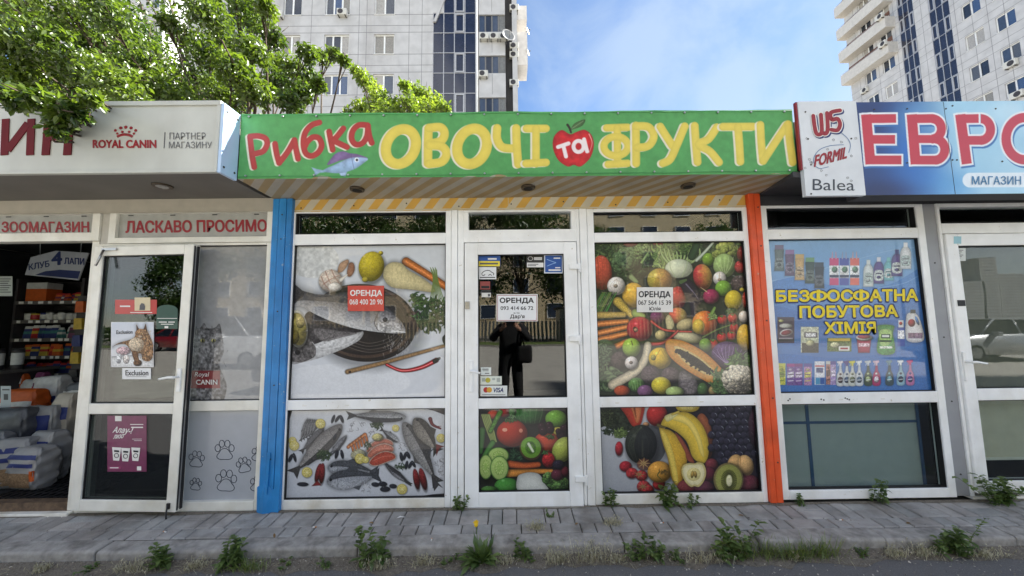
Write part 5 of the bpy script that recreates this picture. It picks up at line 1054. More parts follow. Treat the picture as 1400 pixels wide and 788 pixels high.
# green banner
BY = -.38
def art_banner():
    A = Art(318, 140, 1100, 256, 1250, (92, 158, 98)); T = (0, 0, 1.)
    A.rect(318, 140, 1100, 256, (90, 160, 92), col2=(84, 154, 88), nz=.04)
    R_, W_, Y_ = (176, 62, 58), (224, 219, 198), (226, 206, 92)
    def stroke(ps, sc, ox, oy, wd, col, off): 
        for c, dx, dy in ((W_, *off), (col, 0, 0)):
            for p in ps:
                if c is W_ and len(p) == 0: continue
                A.line([(ox+x/sc+dx, oy+y/sc+dy) for x, y in p], wd*1.08, c, sh=.06 if c is col else 0)
    t = (5.254, 320, 150)
    for ps in ([[(112, 195), (128, 330), (143, 412)], [(112, 192), (170, 188), (222, 205), (236, 245), (210, 295), (165, 312), (130, 318)]],
               [[(292, 245), (305, 320), (322, 382)], [(322, 382), (385, 300), (432, 218)], [(432, 218), (445, 290), (458, 352)]],
               [[(612, 92), (555, 112), (510, 165), (496, 240), (512, 310), (555, 332), (605, 305), (628, 255), (608, 205), (565, 198), (525, 230), (508, 262)]],
               [[(682, 158), (695, 225), (708, 288)], [(785, 136), (742, 190), (705, 226)], [(712, 222), (765, 248), (812, 270)]],
               [[(958, 112), (895, 112), (852, 155), (846, 215), (878, 252), (925, 240), (955, 190), (962, 118)], [(960, 114), (972, 190), (990, 240)]]): stroke(ps, *t, 7.3, R_, (-2.6, .9))
    def X(p): return [(320+x/5.254, 150+y/5.254) for x, y in p]
    A.poly(X([(640, 435), (590, 425), (552, 412), (575, 445), (572, 476), (612, 452), (650, 448)]), (150, 180, 206), sm=False, sh=.1)
    A.poly(X([(752, 450), (812, 446), (800, 482), (766, 476)]), (160, 184, 214), sm=False, sh=.1)
    A.poly(X([(668, 398), (700, 345), (735, 312), (785, 300), (830, 314), (890, 322), (960, 352), (850, 350), (760, 368)]), (128, 104, 150), sh=.12)
    A.poly(X([(632, 438), (720, 396), (845, 346), (960, 352), (930, 386), (865, 428), (770, 455), (690, 452)]), (164, 188, 222), sh=.15, col2=(140, 172, 200))
    A.line(X([(842, 318), (850, 370), (862, 428)]), .6, (90, 90, 130)); A.ell(*X([(882, 362)])[0], 3.1, 3.1, (240, 240, 244), drop=0, sh=0, sp=0, nz=0); A.ell(*X([(883, 363)])[0], 1.7, 1.7, (26, 26, 40), drop=0, sp=0, nz=0)
    # yellow letters
    t = (2.9175, 350, 0); w_ = 13.
    def ring(cx, cy, rx, ry, tilt): 
        a = np.linspace(0, 2*math.pi, 25); return [(cx+rx*math.cos(q)-ry*math.sin(q)*math.sin(tilt)*-.0+tilt*-(ry*math.sin(q)), cy+ry*math.sin(q)) for q in a]
    off = (-2.6, .8)
    stroke([ring(578, 585, 59, 70, .16)], *t, w_, Y_, off)
    stroke([[(688, 512), (686, 580), (686, 652)], [(690, 510), (735, 508), (752, 532), (738, 562), (692, 574)], [(692, 580), (740, 584), (760, 612), (742, 645), (690, 654)]], *t, 11, Y_, off)
    stroke([ring(862, 584, 59, 70, .14)], *t, w_, Y_, off)
    stroke([[(962, 512), (962, 555), (985, 588), (1040, 592)], [(1038, 512), (1040, 580), (1046, 654)]], *t, 10.5, Y_, off)
    t = (2.919, 700, 0)
    stroke([[(58, 513), (136, 512)], [(96, 513), (96, 652)], [(56, 652), (136, 648)]], *t, 9.8, Y_, off)
    stroke([[(378, 511), (462, 509)], [(420, 512), (422, 655)], [(384, 656), (462, 652)], ring(415, 584, 48, 38, .0)], *t, 9.4, Y_, off)
    stroke([[(494, 502), (495, 580), (496, 652)], [(494, 504), (545, 508), (566, 545), (545, 582), (500, 590)]], *t, 10, Y_, off)
    stroke([[(592, 506), (640, 582)], [(690, 504), (660, 575), (632, 635), (602, 652)]], *t, 10, Y_, off)
    stroke([[(730, 502), (734, 575), (740, 648)], [(818, 508), (785, 555), (745, 578), (790, 605), (826, 648)]], *t, 10, Y_, off)
    stroke([[(842, 506), (962, 506)], [(902, 508), (908, 580), (912, 645)]], *t, 10, Y_, off)
    stroke([[(1039.5, 171), (1041, 195), (1043.5, 220)], [(1044, 220), (1060, 195), (1076, 171)], [(1077.5, 170), (1080, 195), (1084, 222)]], 1, 0, 0, 9.8, Y_, off)
    def Z(p): return [(700+x/2.919, y/2.919) for x, y in p]
    A.poly(Z([(232, 535), (198, 518), (168, 545), (164, 590), (185, 638), (222, 664), (247, 658), (275, 664), (312, 630), (327, 580), (318, 540), (290, 518), (258, 526)]), (196, 42, 46), sh=.25, bev=9)
    A.line(Z([(308, 535), (320, 570), (308, 610)]), 1.6, (232, 160, 150), .6); A.line(Z([(236, 528), (230, 510), (222, 497)]), 2.6, (52, 44, 36), 3.4); A.poly(Z([(236, 514), (252, 490), (292, 476), (282, 500), (250, 514)]), (76, 104, 62), sh=.25); A.line(Z([(240, 512), (285, 482)]), .7, (140, 160, 120))
    for p in ([(184, 586), (226, 572)], [(205, 580), (216, 624)], ring(266, 584, 20, 22, 0), [(288, 556), (300, 604)]): A.line(Z(p), 5.4, (236, 224, 224))
    A.grain(4, 6); return A, T
A, T = art_banner()
bx0, bx1, bz0, bz1 = -1.957, 2.106, 2.567, 3.062
_nz = vnoise(64, 520, 60); 
def bwave(u, v):
    n1 = _nz[(np.clip(v, 0, 1)*63).astype(int), (u*519).astype(int)]
    sc_ = np.abs(np.sin(u*math.pi*16))
    edge = np.minimum(v, 1-v); return .012*(n1-.5)+.0035*sc_*np.exp(-edge*9)+.004*np.sin(u*23+v*4)*np.exp(-edge*5)
ban = thing('shop_banner', 'long green banner with red and yellow letters, a fish and a red apple', 'banner', (.07, BY, bz0))
A.sheet('banner_sheet', (bx0, BY-.004, bz1), (bx1, BY-.004, bz1-.006), (bx0, BY-.004, bz0), T, BANNER, ban, 1250, push=bwave)
MB().box(bx0+.005, bx1-.005, BY+.012, -.36, bz0+.004, bz1-.012).build('backing_frame', METAL, ban)
k = MB()
for i in range(17):
    x = bx0+.06+i*(bx1-bx0-.12)/16
    for z in (bz0+.02, bz1-.026): MB().tube([(x, BY-.013, z), (x, BY-.003, z)], [.006, .0075], 10).build('eyelet', METAL, ban)
k = MB()
for z in (bz0+.012, bz1-.016): k.tube([(bx0+(bx1-bx0)*t, BY-.0085+.002*math.sin(t*50), z+.002*math.sin(t*31)) for t in np.linspace(0, 1, 60)], .0022, 5)
k.build('hem_cord', mat('green_cord', (66, 140, 78), rough=.7), ban)
# right sign
RY = -.42
rz0, rz1 = float(P(1180, 267.5, RY)[2]), float(P(1150, 140, RY)[2]); rx0, rx1 = float(P(1094.5, 205, RY)[0]), float(P(1175, 205, RY)[0])
rs = thing('fascia_sign', 'blue box sign with big red letters and a white bubble above the household shop', 'sign', (4.0, RY, rz0))
def art_evro():
    A = Art(1160, 125, 1640, 285, 900, (60, 120, 190)); T = (0, 0, 1.)
    a = A.a; X, Y = np.meshgrid(A.gx, A.gy)
    def blob(cx, cy, rx, ry, c, k=1.):
        m = np.exp(-((X-cx)/rx)**2-((Y-cy)/ry)**2)[..., None]*k; A.a = A.a*(1-m)+np.array(c, float)*m
    A.a[:] = (36, 66, 122); t = np.clip((X-1215)/95, 0, 1)[..., None]; t = t*t*(3-2*t); A.a = A.a*(1-t)+np.array((164, 208, 232.))*t
    blob(1240, 205, 30, 40, (44, 112, 196), .9); blob(1262, 248, 40, 30, (40, 110, 196), .8); blob(1250, 160, 30, 26, (110, 170, 222), .55); blob(1300, 255, 40, 20, (90, 160, 216), .7); blob(1186, 160, 22, 30, (34, 48, 96), .7); blob(1200, 262, 50, 16, (26, 42, 90), .9)
    for i in range(26): blob(random.uniform(1290, 1620), random.uniform(140, 262), 22, 12, (200, 228, 242), .35)
    def cx(p): return [(1080+x/4.375, 130+y/4.375) for x, y in p]
    E_ = [('s', 440, 112, 470, 418, 62)]; 
    def S(x0, y0, x1, y1, w): return ('s', 1080+x0/4.375, 130+y0/4.375, 1080+x1/4.375, 130+y1/4.375, w/4.375)
    def AR(x, y, rx, ry, a0, a1, w): return ('a', 1080+x/4.375, 130+y/4.375, rx/4.375, ry/4.375, a0, a1, w/4.375)
    letters = [[S(455, 116, 482, 416, 62), S(440, 143, 636, 141, 54), S(455, 266, 630, 266, 54), S(455, 389, 668, 389, 54)],
               [S(728, 116, 752, 416, 62), S(720, 143, 850, 141, 54), S(730, 264, 850, 264, 50), S(740, 390, 880, 390, 54), AR(848, 203, 58, 61, -90, 90, 56), AR(868, 327, 58, 63, -90, 90, 56)],
               [S(1018, 116, 1058, 414, 62), S(1005, 143, 1130, 141, 54), S(1040, 272, 1150, 272, 54), AR(1140, 207, 60, 65, -90, 90, 56)],
               [S(1405, 136, 1440, 136, 54), S(1425, 388, 1450, 388, 54), AR(1405, 262, 112, 126, 90, 270, 58), AR(1440, 262, 112, 126, -90, 90, 58)]]
    for L in letters: A.segs(L, (52, 108, 172), 2.4, 1.6, 2.4)
    for L in letters: A.segs(L, (232, 236, 240), 2.3)
    for L in letters: A.segs(L, (194, 54, 66), -.2)
    A.line([(1326, 246.5), (1440, 246)], 20, (226, 236, 244), sm=False)
    A.grain(3, 4); return A, T
A, T = art_evro()
sx_ = rx1+.002; se = P(1600, 200, RY)[0]
MB().box(sx_, se, RY+.001, RY+.14, rz0, rz1-.001).build('sign_box', SOFF_R, rs)
ef = A.sheet('sign_face', (sx_, RY-.001, rz1-.002), (se, RY-.001, rz1-.002), (sx_, RY-.001, rz0+.002), T, mat('printed_panel', None, rough=.32, attr='print', var=.05, vscale=3), rs, 620)
trect('МАГАЗИН', 1329, 241, 1396, 252.5, RY-.004, mat('steel_blue_ink', (84, 136, 178), rough=.5), rs, bold=.012)
k = MB(); tag_screws(k, [(1195, 150), (1240, 149), (1293, 149), (1302, 145), (1361, 149), (1302, 219), (1308, 219), (1370, 221), (1240, 223)], RY-.001); put_screws(rs)
k = MB(); q = P(1297, 200, RY); k.box(q[0]+.0, q[0]+.002, RY-.0025, RY-.001, rz0+.003, rz1-.005); k.build('panel_joint', SCREW, rs)
wsn = thing('brand_panel', 'white panel with three product names at the left end of the blue sign', 'sign', ((rx0+rx1)/2, RY, rz0))
MB().box(rx0, rx1, RY-.012, RY+.02, rz0-.003, rz1+.002).build('panel', mat('white_panel', (214, 218, 222), rough=.4, var=.08, vscale=3), wsn)
MB().box(rx0-.012, rx0-.001, RY-.006, RY+.016, 2.575, rz1).build('end_strip', mat('dark_red_strip', (140, 36, 50), rough=.5), wsn)
def strokes3(name, lines, y, w_, m, parent, th=.0015, tr=None):
    """flat printed brush strokes with round ends"""
    mb = MB()
    for li, p in enumerate(lines):
        q = [np.array(P(*(tr(*v) if tr else v), y-.0003*li)) for v in (smooth_pts(p, False, 5) if len(p) > 2 else p)]; n = len(q); r = w_*abs(y+3)/F_PX/2
        L, R = [], []
        for i in range(n):
            d = q[min(i+1, n-1)]-q[max(i-1, 0)]; d /= np.linalg.norm(d)+1e-9; s_ = np.array([-d[2], 0, d[0]])*r; L.append(q[i]+s_); R.append(q[i]-s_)
        mb.add(L+R, [(i, i+1, n+i+1, n+i) for i in range(n-1)])
        for c in (q[0], q[-1]): mb.add([c+r*np.array([math.cos(a), 0, math.sin(a)])-np.array([0, .0001, 0]) for a in np.linspace(0, 6.283, 13)[:-1]], [tuple(range(12))])
    return mb.build(name, m, parent)
def q4(x, y): return (1080+x/4.375, 130+y/4.375)
w5l = [[(140, 125), (148, 190), (162, 234), (190, 222), (186, 118)], [(190, 222), (212, 232), (226, 205), (222, 108)], [(300, 92), (246, 106), (250, 148), (285, 142), (300, 175), (285, 210), (248, 208)]]
strokes3('logo_outline', [[(x+6, y+7) for x, y in p] for p in w5l], RY-.0135, 9, NAVY, wsn, tr=q4); strokes3('logo_outline', w5l, RY-.015, 8.4, INKW, wsn, tr=q4)
strokes3('logo_lettering', w5l, RY-.0165, 5.8, INKR, wsn, tr=q4)
strokes3('logo_ring', [[(150, 425), (142, 380), (175, 330), (240, 304), (320, 298)], [(352, 345), (362, 300), (345, 260), (305, 225)], [(150, 425), (180, 440), (230, 430)]], RY-.0135, .9, mat('blue_ink', (84, 116, 160), rough=.5), wsn, tr=q4)
text('FORMIL', q4(152, 362), q4(344, 310), q4(146, 430), RY-.0145, INKR, wsn, bold=.03, shear=.1)
text('Balea', q4(136, 503), q4(386, 506), q4(136, 570), RY-.0135, mat('slate_ink', (58, 64, 74), rough=.5), wsn, bold=.004)
mb = MB()
for i in range(16):
    q = P(*q4(random.uniform(90, 400), random.uniform(250, 520)), RY-.0125); mb.tube([q+np.array([math.cos(a), 0, math.sin(a)])*random.choice((.006, .009)) for a in np.linspace(0, 6.283, 11)], .0012, 4, caps=False)
mb.build('bubble_print', INKG, wsn); k = MB(); tag_screws(k, [q4(92, 102), q4(108, 264), q4(126, 592), q4(125, 418), q4(366, 262)], RY-.012); put_screws(wsn)
# ================================================================== notices, stickers and posters stuck on the glass
def card(name, label, cat, x0, y0, x1, y1, y, col, th=.0012, plane=P, group=None, m=None, border=None):
    a, b, c, d = (np.array(plane(*q, y)) for q in ((x0, y0), (x1, y0), (x1, y1), (x0, y1)))
    nrm = np.cross(b-a, d-a); nrm /= np.linalg.norm(nrm); nrm = nrm if nrm[1] < 0 else -nrm
    o = MB().prism([a, b, c, d], nrm*th).build(name, m or mat('paper_%02x%02x%02x' % tuple(int(v) for v in col), col, rough=.45, var=.05, coat=.3), bevel=0)
    return tag(o, label, cat, group)
def serif(s_, x0, y0, x1, y1, y, m, parent, bold=.02, feet=True):
    """bold lettering with slab feet and heads on its stems, as on a printed notice"""
    trect(s_, x0, y0, x1, y1, y, m, parent, bold=bold)
N1 = card('rental_notice', 'red rental notice with white letters on the fish picture', 'notice', 475.5, 391, 525, 425.5, .006, (206, 74, 60))
serif('ОРЕНДА', 479, 397, 522, 406, .0042, INKW, N1, .035); trect('068 400 20 90', 478, 409.5, 523, 416.5, .0042, INKW, N1, bold=.012)
N2 = card('rental_notice', 'white rental notice with a thin red border taped inside the door glass', 'notice', 679, 402.5, 735, 439.5, -.0065, (232, 234, 236))
lines_on(N2, [(680, 403.6, 734, 404.3), (680, 438, 734, 438.7), (680, 404.3, 680.6, 438), (733.4, 404.3, 734, 438)], -.0085, INKR)
serif('ОРЕНДА', 683.5, 407.5, 729.5, 415.5, -.0085, INK, N2, .04); trect('093 414 66 72', 684.5, 419, 729, 424, -.0085, INK, N2, bold=.016); trect('зв. тел.', 702, 427.3, 711, 429.4, -.0085, INK, N2); trect("Дар'я", 697.5, 430.5, 717, 436.5, -.0085, INK, N2, bold=.03)
N3 = card('rental_notice', 'white rental notice on the vegetable picture', 'notice', 870.5, 393, 920, 427, .006, (228, 226, 222))
serif('ОРЕНДА', 873.5, 398.5, 916.5, 408, .0042, INK, N3, .035); trect('067 564 15 39', 872.5, 411, 917.5, 417, .0042, INK, N3, bold=.014); trect('Юлія', 888, 419.8, 903, 424.5, .0042, INK, N3, bold=.02)
BLU = mat('sticker_blue', (34, 84, 160), rough=.4); YL = mat('sticker_yellow', (236, 216, 60), rough=.4)
yS = -.0065
s1 = card('flag_sticker', 'blue and yellow sticker at the top left of the middle door glass', 'sticker', 654, 349.5, 684, 364.5, yS, (34, 84, 160)); lines_on(s1, [(654.2, 357.2, 683.4, 364.2)], yS-.0018, YL); lines_on(s1, [(667, 353, 679, 355.2)], yS-.0018, INKW); lines_on(s1, [(656, 359.5, 681, 361.8)], yS-.0024, INKG)
s2 = card('car_sticker', 'white sticker with a black car outline in the middle door', 'sticker', 654.3, 365.5, 678.5, 382, yS, (228, 230, 230)); lines_on(s2, [(656, 379, 677, 380.2)], yS-.0018, INK)
strokes3('car_outline', [[(658.5, 375), (660, 372.5), (664, 370.3), (669, 370.2), (672.5, 372.6), (675, 374), (674.5, 376.2)], [(659, 376), (661, 377), (663, 375.6)], [(668, 377), (670, 375.4), (672, 376.8)]], yS-.0018, .9, INK, s2)
s3 = card('small_sticker', 'small red and black sticker below the car sticker', 'sticker', 656.5, 385, 670, 396, yS, (150, 70, 66)); lines_on(s3, [(658, 391, 669, 394.5)], yS-.0018, INK)
s4 = card('small_sticker', 'small white sticker with a dark top edge near the door notice', 'sticker', 658.5, 397.5, 671, 406.5, yS, (220, 220, 216)); lines_on(s4, [(658.6, 397.6, 671, 400.5)], yS-.0018, INK); lines_on(s4, [(667, 402, 670, 405.5)], yS-.002, INKG)
s5 = card('alarm_sticker', 'black and white security sticker left of the blue square sticker', 'sticker', 720, 349, 743.5, 366, yS, (38, 36, 36)); lines_on(s5, [(720.4, 359.4, 743, 365.6)], yS-.0018, INKW); lines_on(s5, [(730, 352.2, 741, 353.8), (730, 354.6, 741, 355.6)], yS-.0018, INKW); lines_on(s5, [(721.5, 361, 736, 362), (721.5, 363, 733, 364)], yS-.0024, INKG)
mb = MB(); mb.tube([P(725.2+3.2*math.cos(a), 353.8+2.6*math.sin(a), yS-.0022) for a in np.linspace(0, 6.283, 15)], .0016, 4, caps=False); mb.build('ring_print', INKW, s5)
s6 = card('camera_sticker', 'square blue sticker with a white border at the top right of the door glass', 'sticker', 744, 348.3, 769.3, 374, yS, (216, 222, 230)); lines_on(s6, [(745.3, 349.6, 768.2, 372.6)], yS-.0016, BLU); strokes3('camera_outline', [[(748, 355), (756, 358), (760, 359.3)], [(748, 364), (754, 361.5), (760, 359.5)]], yS-.0026, .8, mat('pale_blue_ink', (150, 186, 226)), s6); lines_on(s6, [(757, 352.4, 766, 354), (750, 368.5, 766.5, 370.6), (759, 365.5, 766, 367)], yS-.0026, INKW)
s7 = card('hours_sticker', 'small white sticker beside the handle of the middle door', 'sticker', 657.5, 502.5, 671.5, 513, yS, (224, 232, 228)); lines_on(s7, [(659.5, 504.3, 668, 505.6), (660, 506.8, 668, 507.6), (663, 510, 669, 511.3)], yS-.0018, INKG)
s8 = card('payment_sticker', 'white payment sticker with a yellow dot above the card sticker', 'sticker', 657, 514.5, 686, 526, yS, (222, 228, 216)); lines_on(s8, [(659, 517, 663.5, 522), (673, 517, 677, 520), (679, 517, 684, 522.5)], yS-.0018, mat('pale_grey_print', (176, 184, 176))); mb = MB(); mb.disc(P(667, 520, yS-.0016), .02, (0, -1, 0), .0006, 16); mb.build('dot_print', mat('olive_yellow', (190, 180, 60)), s8)
s9 = card('payment_sticker', 'white card payment sticker with red and yellow circles, lowest on the door glass', 'sticker', 657, 527.5, 693.5, 542, yS, (226, 230, 226)); mb = MB(); mb.disc(P(664.5, 533.3, yS-.0016), .021, (0, -1, 0), .0005, 18); mb.build('circle_print', mat('card_red', (190, 44, 44)), s9); mb = MB(); mb.disc(P(669, 533.3, yS-.0022), .021, (0, -1, 0), .0005, 18); mb.build('circle_print', mat('card_yellow', (222, 168, 60)), s9)
trect('VISA', 675, 530.5, 688, 536.5, yS-.0018, NAVY, s9, bold=.03, shear=.25); lines_on(s9, [(659, 539.5, 691, 540.2)], yS-.0018, INKG)
# papers on the right-hand door
c1 = card('notice_sheet', 'small white notice high on the right-hand door glass', 'notice', 1303.5, 339.5, 1320, 357, -.0065, (206, 210, 206)); lines_on(c1, [(1306, 342+i*2.2, 1317-(i % 3)*2, 342.8+i*2.2) for i in range(6)], -.0085, INKG)
c2 = card('blue_sticker', 'pale blue sticker on the top frame of the right-hand door', 'sticker', 1304, 323.5, 1314, 333.5, -.0405, (150, 200, 214)); 
# posters on the open leaf (its own plane)
def PLo(px, py, off=0.): return PL(px, py, .025+off)
c3 = card('cat_poster', 'white poster of a long-haired tabby cat on the open door', 'poster', 152, 440.5, 210.5, 502, -.001, (224, 224, 228), plane=PLo)
def art_cat():
    A = Art(0, 340, 310, 655, 200, (216, 218, 226)); T = (150, 370, 4.925)
    A.rect(0, 340, 310, 655, (206, 212, 224), col2=(228, 226, 226)); A.poly([(0, 580), (300, 560), (310, 660), (0, 660)], (236, 236, 236), sm=False)
    A.poly([(180, 365), (196, 392), (228, 392), (242, 360), (252, 400), (270, 440), (292, 500), (290, 580), (262, 612), (222, 600), (210, 560), (160, 560), (110, 500), (50, 500), (20, 515), (60, 488), (130, 468), (165, 450), (180, 410)], (150, 112, 76), sh=.35, nz=.6, cell=7, drop=.3)
    A.ell(180, 500, 52, 48, (214, 196, 170), drop=0, sh=.3, sp=0, nz=.3); A.ell(205, 425, 34, 32, (166, 126, 88), drop=0, sh=.3, sp=0, nz=.5); A.poly([(180, 365), (198, 395), (180, 408)], (90, 60, 44), sm=False); A.poly([(242, 360), (250, 402), (228, 394)], (90, 60, 44), sm=False)
    for x in (196, 216): A.ell(x, 424, 4, 3.5, (180, 160, 60), drop=0); A.ell(x, 424, 1.6, 3, (20, 18, 16), drop=0)
    A.ell(206, 438, 4, 3, (150, 90, 80), drop=0); A.line([(206, 440), (206, 446)], 1.5, (70, 50, 40)); A.ell(206, 446, 16, 9, (226, 212, 194), drop=0, sp=0, al=.7)
    for i in range(340): t = random.random(); x, y = random.gauss(230, 34), random.uniform(400, 600); A.line([(x, y), (x+random.uniform(-7, 7), y+random.uniform(6, 14))], 2.6, random.choice(((60, 42, 30), (196, 160, 116), (110, 76, 50), (228, 206, 176))), .8, al=.6, sm=False)
    A.ell(188, 622, 28, 22, (120, 86, 58), nz=.5, drop=.4); A.line([(170, 560), (180, 600)], 40, (130, 92, 60), 34, sh=.4, nz=.4)
    for x, y, w_, h, c in ((90, 540, 90, 54, (206, 176, 180)), (62, 588, 30, 58, (226, 226, 228)), (110, 596, 40, 54, (222, 212, 206)), (60, 612, 26, 26, (170, 170, 172))): A.ell(x, y, w_/2, h/2, c, sh=.25, sp=.1, nz=.45)
    A.grain(4, 4); return A, T
A, T = art_cat(); a_, b_, c_ = (np.array(PLo(*q, -.0035)) for q in ((152.6, 441.3), (210, 441), (152.4, 501)))
A.sheet('printed_picture', a_, b_, c_, T, PAPER, c3, 200)
text('Exclusion', (159, 452), (181, 451.5), (159, 457), -.0055, INK, c3, plane=PLo, bold=.01)
c4 = card('name_card', 'small white card with a dark name below the cat poster', 'card', 167.3, 503.5, 206.5, 518.5, -.001, (224, 226, 228), plane=PLo); text('Exclusion', (171.5, 506.5), (202.5, 506.5), (171.5, 513.5), -.0035, INK, c4, plane=PLo, bold=.015); lines_on(c4, [(173, 515, 200, 515.5)], -.0035, INKG, plane=PLo)
c5 = card('red_sticker', 'long red sticker with a cream square above the cat poster', 'sticker', 157.5, 410, 214.5, 429.5, -.001, (186, 52, 46), plane=PLo); lines_on(c5, [(184, 407, 205.5, 425)], -.0035, mat('cream_print', (214, 200, 164)), plane=PLo); lines_on(c5, [(164, 418, 178, 420)], -.0035, INKW, plane=PLo); lines_on(c5, [(178, 427, 208, 428)], -.0035, INKW, plane=PLo)
mb = MB(); mb.add([PLo(x, y, -.0052) for x, y in ((190.5, 424), (191, 418), (193.5, 414.5), (197, 415.5), (198.5, 419), (198, 424))], [(0, 1, 2, 3, 4, 5)]); mb.build('animal_print', INKG, c5)
c6 = card('green_sticker', 'dark green arched sticker at the right of the open door glass', 'sticker', 214, 424, 243, 450, -.001, (30, 72, 60), plane=PLo)
lines_on(c6, [(215, 435.2, 242, 435.9), (217, 440, 228, 441.2), (230, 440, 239, 441.2), (220, 443, 237, 444), (225, 446, 230, 449)], -.0035, INKW, plane=PLo); 
arch = MB(); arch.add([PLo(228.5+14.5*math.cos(a), 424-7*math.sin(a), -.0015) for a in np.linspace(0, math.pi, 14)], [tuple(range(14))]); arch.build('arch_top', mat('paper_1e483c', (30, 72, 60)), c6)
c7 = card('purple_poster', 'purple poster with three white pouches on the lower glass of the open door', 'poster', 147, 568.5, 200.5, 645, -.001, (112, 34, 76), plane=PLo, m=mat('plum_print', (118, 38, 82), rough=.35, var=.2, vscale=12, coat=.4))
def pc(x, y): return (130+x/7.51, 555+y/7.51)
def PC(x, y, off=0.): return PLo(*pc(x, y), off)
lines_on(c7, [(205, 105, 272, 158)], -.0035, INKW, plane=PC); lines_on(c7, [(360, 188, 495, 196), (370, 216, 492, 228), (380, 340, 480, 344), (400, 356, 480, 360)], -.0035, INKW, plane=PC); lines_on(c7, [(135, 625, 262, 650)], -.0035, mat('plum_light', (160, 60, 110)), plane=PC); lines_on(c7, [(152, 632, 240, 642), (430, 622, 474, 664)], -.005, INKW, plane=PC)
text('Алау-!', (190, 215), (392, 225), (176, 292), -.0035, INKW, c7, plane=PC, bold=.02, shear=.3); text('лизо', (192, 300), (296, 292), (186, 340), -.0035, INKW, c7, plane=PC, bold=.02, shear=.3)
for i, (x, y) in enumerate(((175, 425), (268, 432), (372, 428))):
    o = MB().add([PC(*q, -.004-.0006*i) for q in ((x, y), (x+92, y+4), (x+84, y+70), (x+72, y+140), (x+10, y+136), (x+6, y+70))], [tuple(range(6))]).build('pouch_print', INKW, c7)
    mb = MB(); mb.tube([PC(x+44+22*math.cos(a), y+86+22*math.sin(a), -.006) for a in np.linspace(0, 6.283, 13)], .0022, 4, caps=False); mb.quad(*[PC(*q, -.006) for q in ((x+20, y+30), (x+72, y+34), (x+70, y+52), (x+20, y+48))]); mb.build('pouch_mark', INK, c7)
# ================================================================== inside the pet shop
WHITEP = mat('white_pack', (206, 206, 204), rough=.5, var=.15, vscale=10); REDP = mat('red_pack', (176, 44, 46), rough=.45, var=.15, vscale=10); ORNP = mat('orange_pack', (206, 96, 36), rough=.5, var=.15, vscale=9)
DKP = mat('dark_pack', (60, 56, 58), rough=.5, var=.2, vscale=10); WOODM = mat('shelf_board', (96, 92, 90), rough=.6); BROWNP = mat('kibble_print', (150, 122, 92), rough=.8, var=.5, vscale=40, col2=(110, 84, 60)); NAVP = mat('navy_pack', (44, 56, 116), rough=.5)
SY = 1.75
sx0_, sx1_ = P(18, 450, SY)[0], P(106, 450, SY)[0]
shelf = thing('shelf_unit', 'dark shelf unit stocked with rows of pet food inside the pet shop', 'shelf', ((sx0_+sx1_)/2, SY+.2, .135))
sz = [float(P(60, py, SY)[2]) for py in (512, 488, 464, 439, 413)]
for z in sz: o = MB().box(sx0_, sx1_, SY, SY+.4, z-.02, z).box(sx0_, sx1_, SY-.012, SY, z-.03, z+.012).build('shelf_board', WOODM, shelf)
MB().box(sx0_, sx1_, SY+.4, SY+.42, .135, sz[-1]+.3).build('back_panel', DKP, shelf)
for x in (sx0_-.03, sx1_): MB().box(x, x+.03, SY, SY+.42, .135, sz[-1]+.3).build('side_panel', DKP, shelf)
MB().box(sx0_, sx1_, SY-.005, SY+.4, .135, sz[0]-.04-.55).build('plinth', DKP, shelf)
def pouch(w_, h, d, body, top, band):
    mb = MB(); n = 5
    for i in range(n):
        t0, t1 = i/n, (i+1)/n
        def rg(t): k = 1-.12*t; dd = d*(1-.8*t**2)/2; return [(-w_/2*k, -dd, h*t), (w_/2*k, -dd, h*t), (w_/2*k, dd, h*t), (-w_/2*k, dd, h*t)]
        a, b = rg(t0), rg(t1); mi = 0 if i in (0, 1) else (1 if i == 4 else 2 if i == 2 else 0)
        mb.add(a+b, [(0, 1, 5, 4), (1, 2, 6, 5), (2, 3, 7, 6), (3, 0, 4, 7)], mi)
    mb.add(rg(1), [(0, 1, 2, 3)], 1); return mb.build('food_pouch', [body, top, band], loc=(0, 0, 0), bevel=.004)
def can(r, h, body, lab): return MB().tube([(0, 0, 0), (0, 0, .006), (0, 0, h*.2), (0, 0, h*.8), (0, 0, h)], [r*.96, r, r, r, r*.96], 16, 0).tube([(0, 0, h*.22), (0, 0, h*.78)], [r*1.012]*2, 16, 1, caps=False).build('food_can', [body, lab], loc=(0, 0, 0))
STOCK = [WHITEP, REDP, ORNP, DKP, NAVP, mat('teal_pack', (60, 120, 120), rough=.5, var=.2, vscale=10), mat('plum_pack', (110, 50, 90), rough=.5, var=.2, vscale=10), mat('yellow_pack', (200, 170, 60), rough=.5, var=.2, vscale=10)]
kinds = [(pouch(.095, .15, .05, REDP, REDP, WHITEP), 'food pouch in the row on the lowest pet shop shelf', 'pouch', 'red pouches on the lowest shelf'),
         (pouch(.1, .17, .05, WHITEP, ORNP, REDP), 'food pouch on the second shelf from below in the pet shop', 'pouch', 'white and red pouches on the second shelf'),
         (pouch(.1, .17, .05, REDP, WHITEP, WHITEP), 'food pouch in the row on the middle pet shop shelf', 'pouch', 'red and white pouches on the middle shelf'),
         (can(.048, .12, METAL, WHITEP), 'can of pet food on the fourth shelf, below the top one', 'can', 'cans on the fourth shelf'),
         (pouch(.09, .13, .05, WHITEP, REDP, REDP), 'small pouch on the top shelf beside the orange box', 'pouch', 'pouches on the top shelf')]
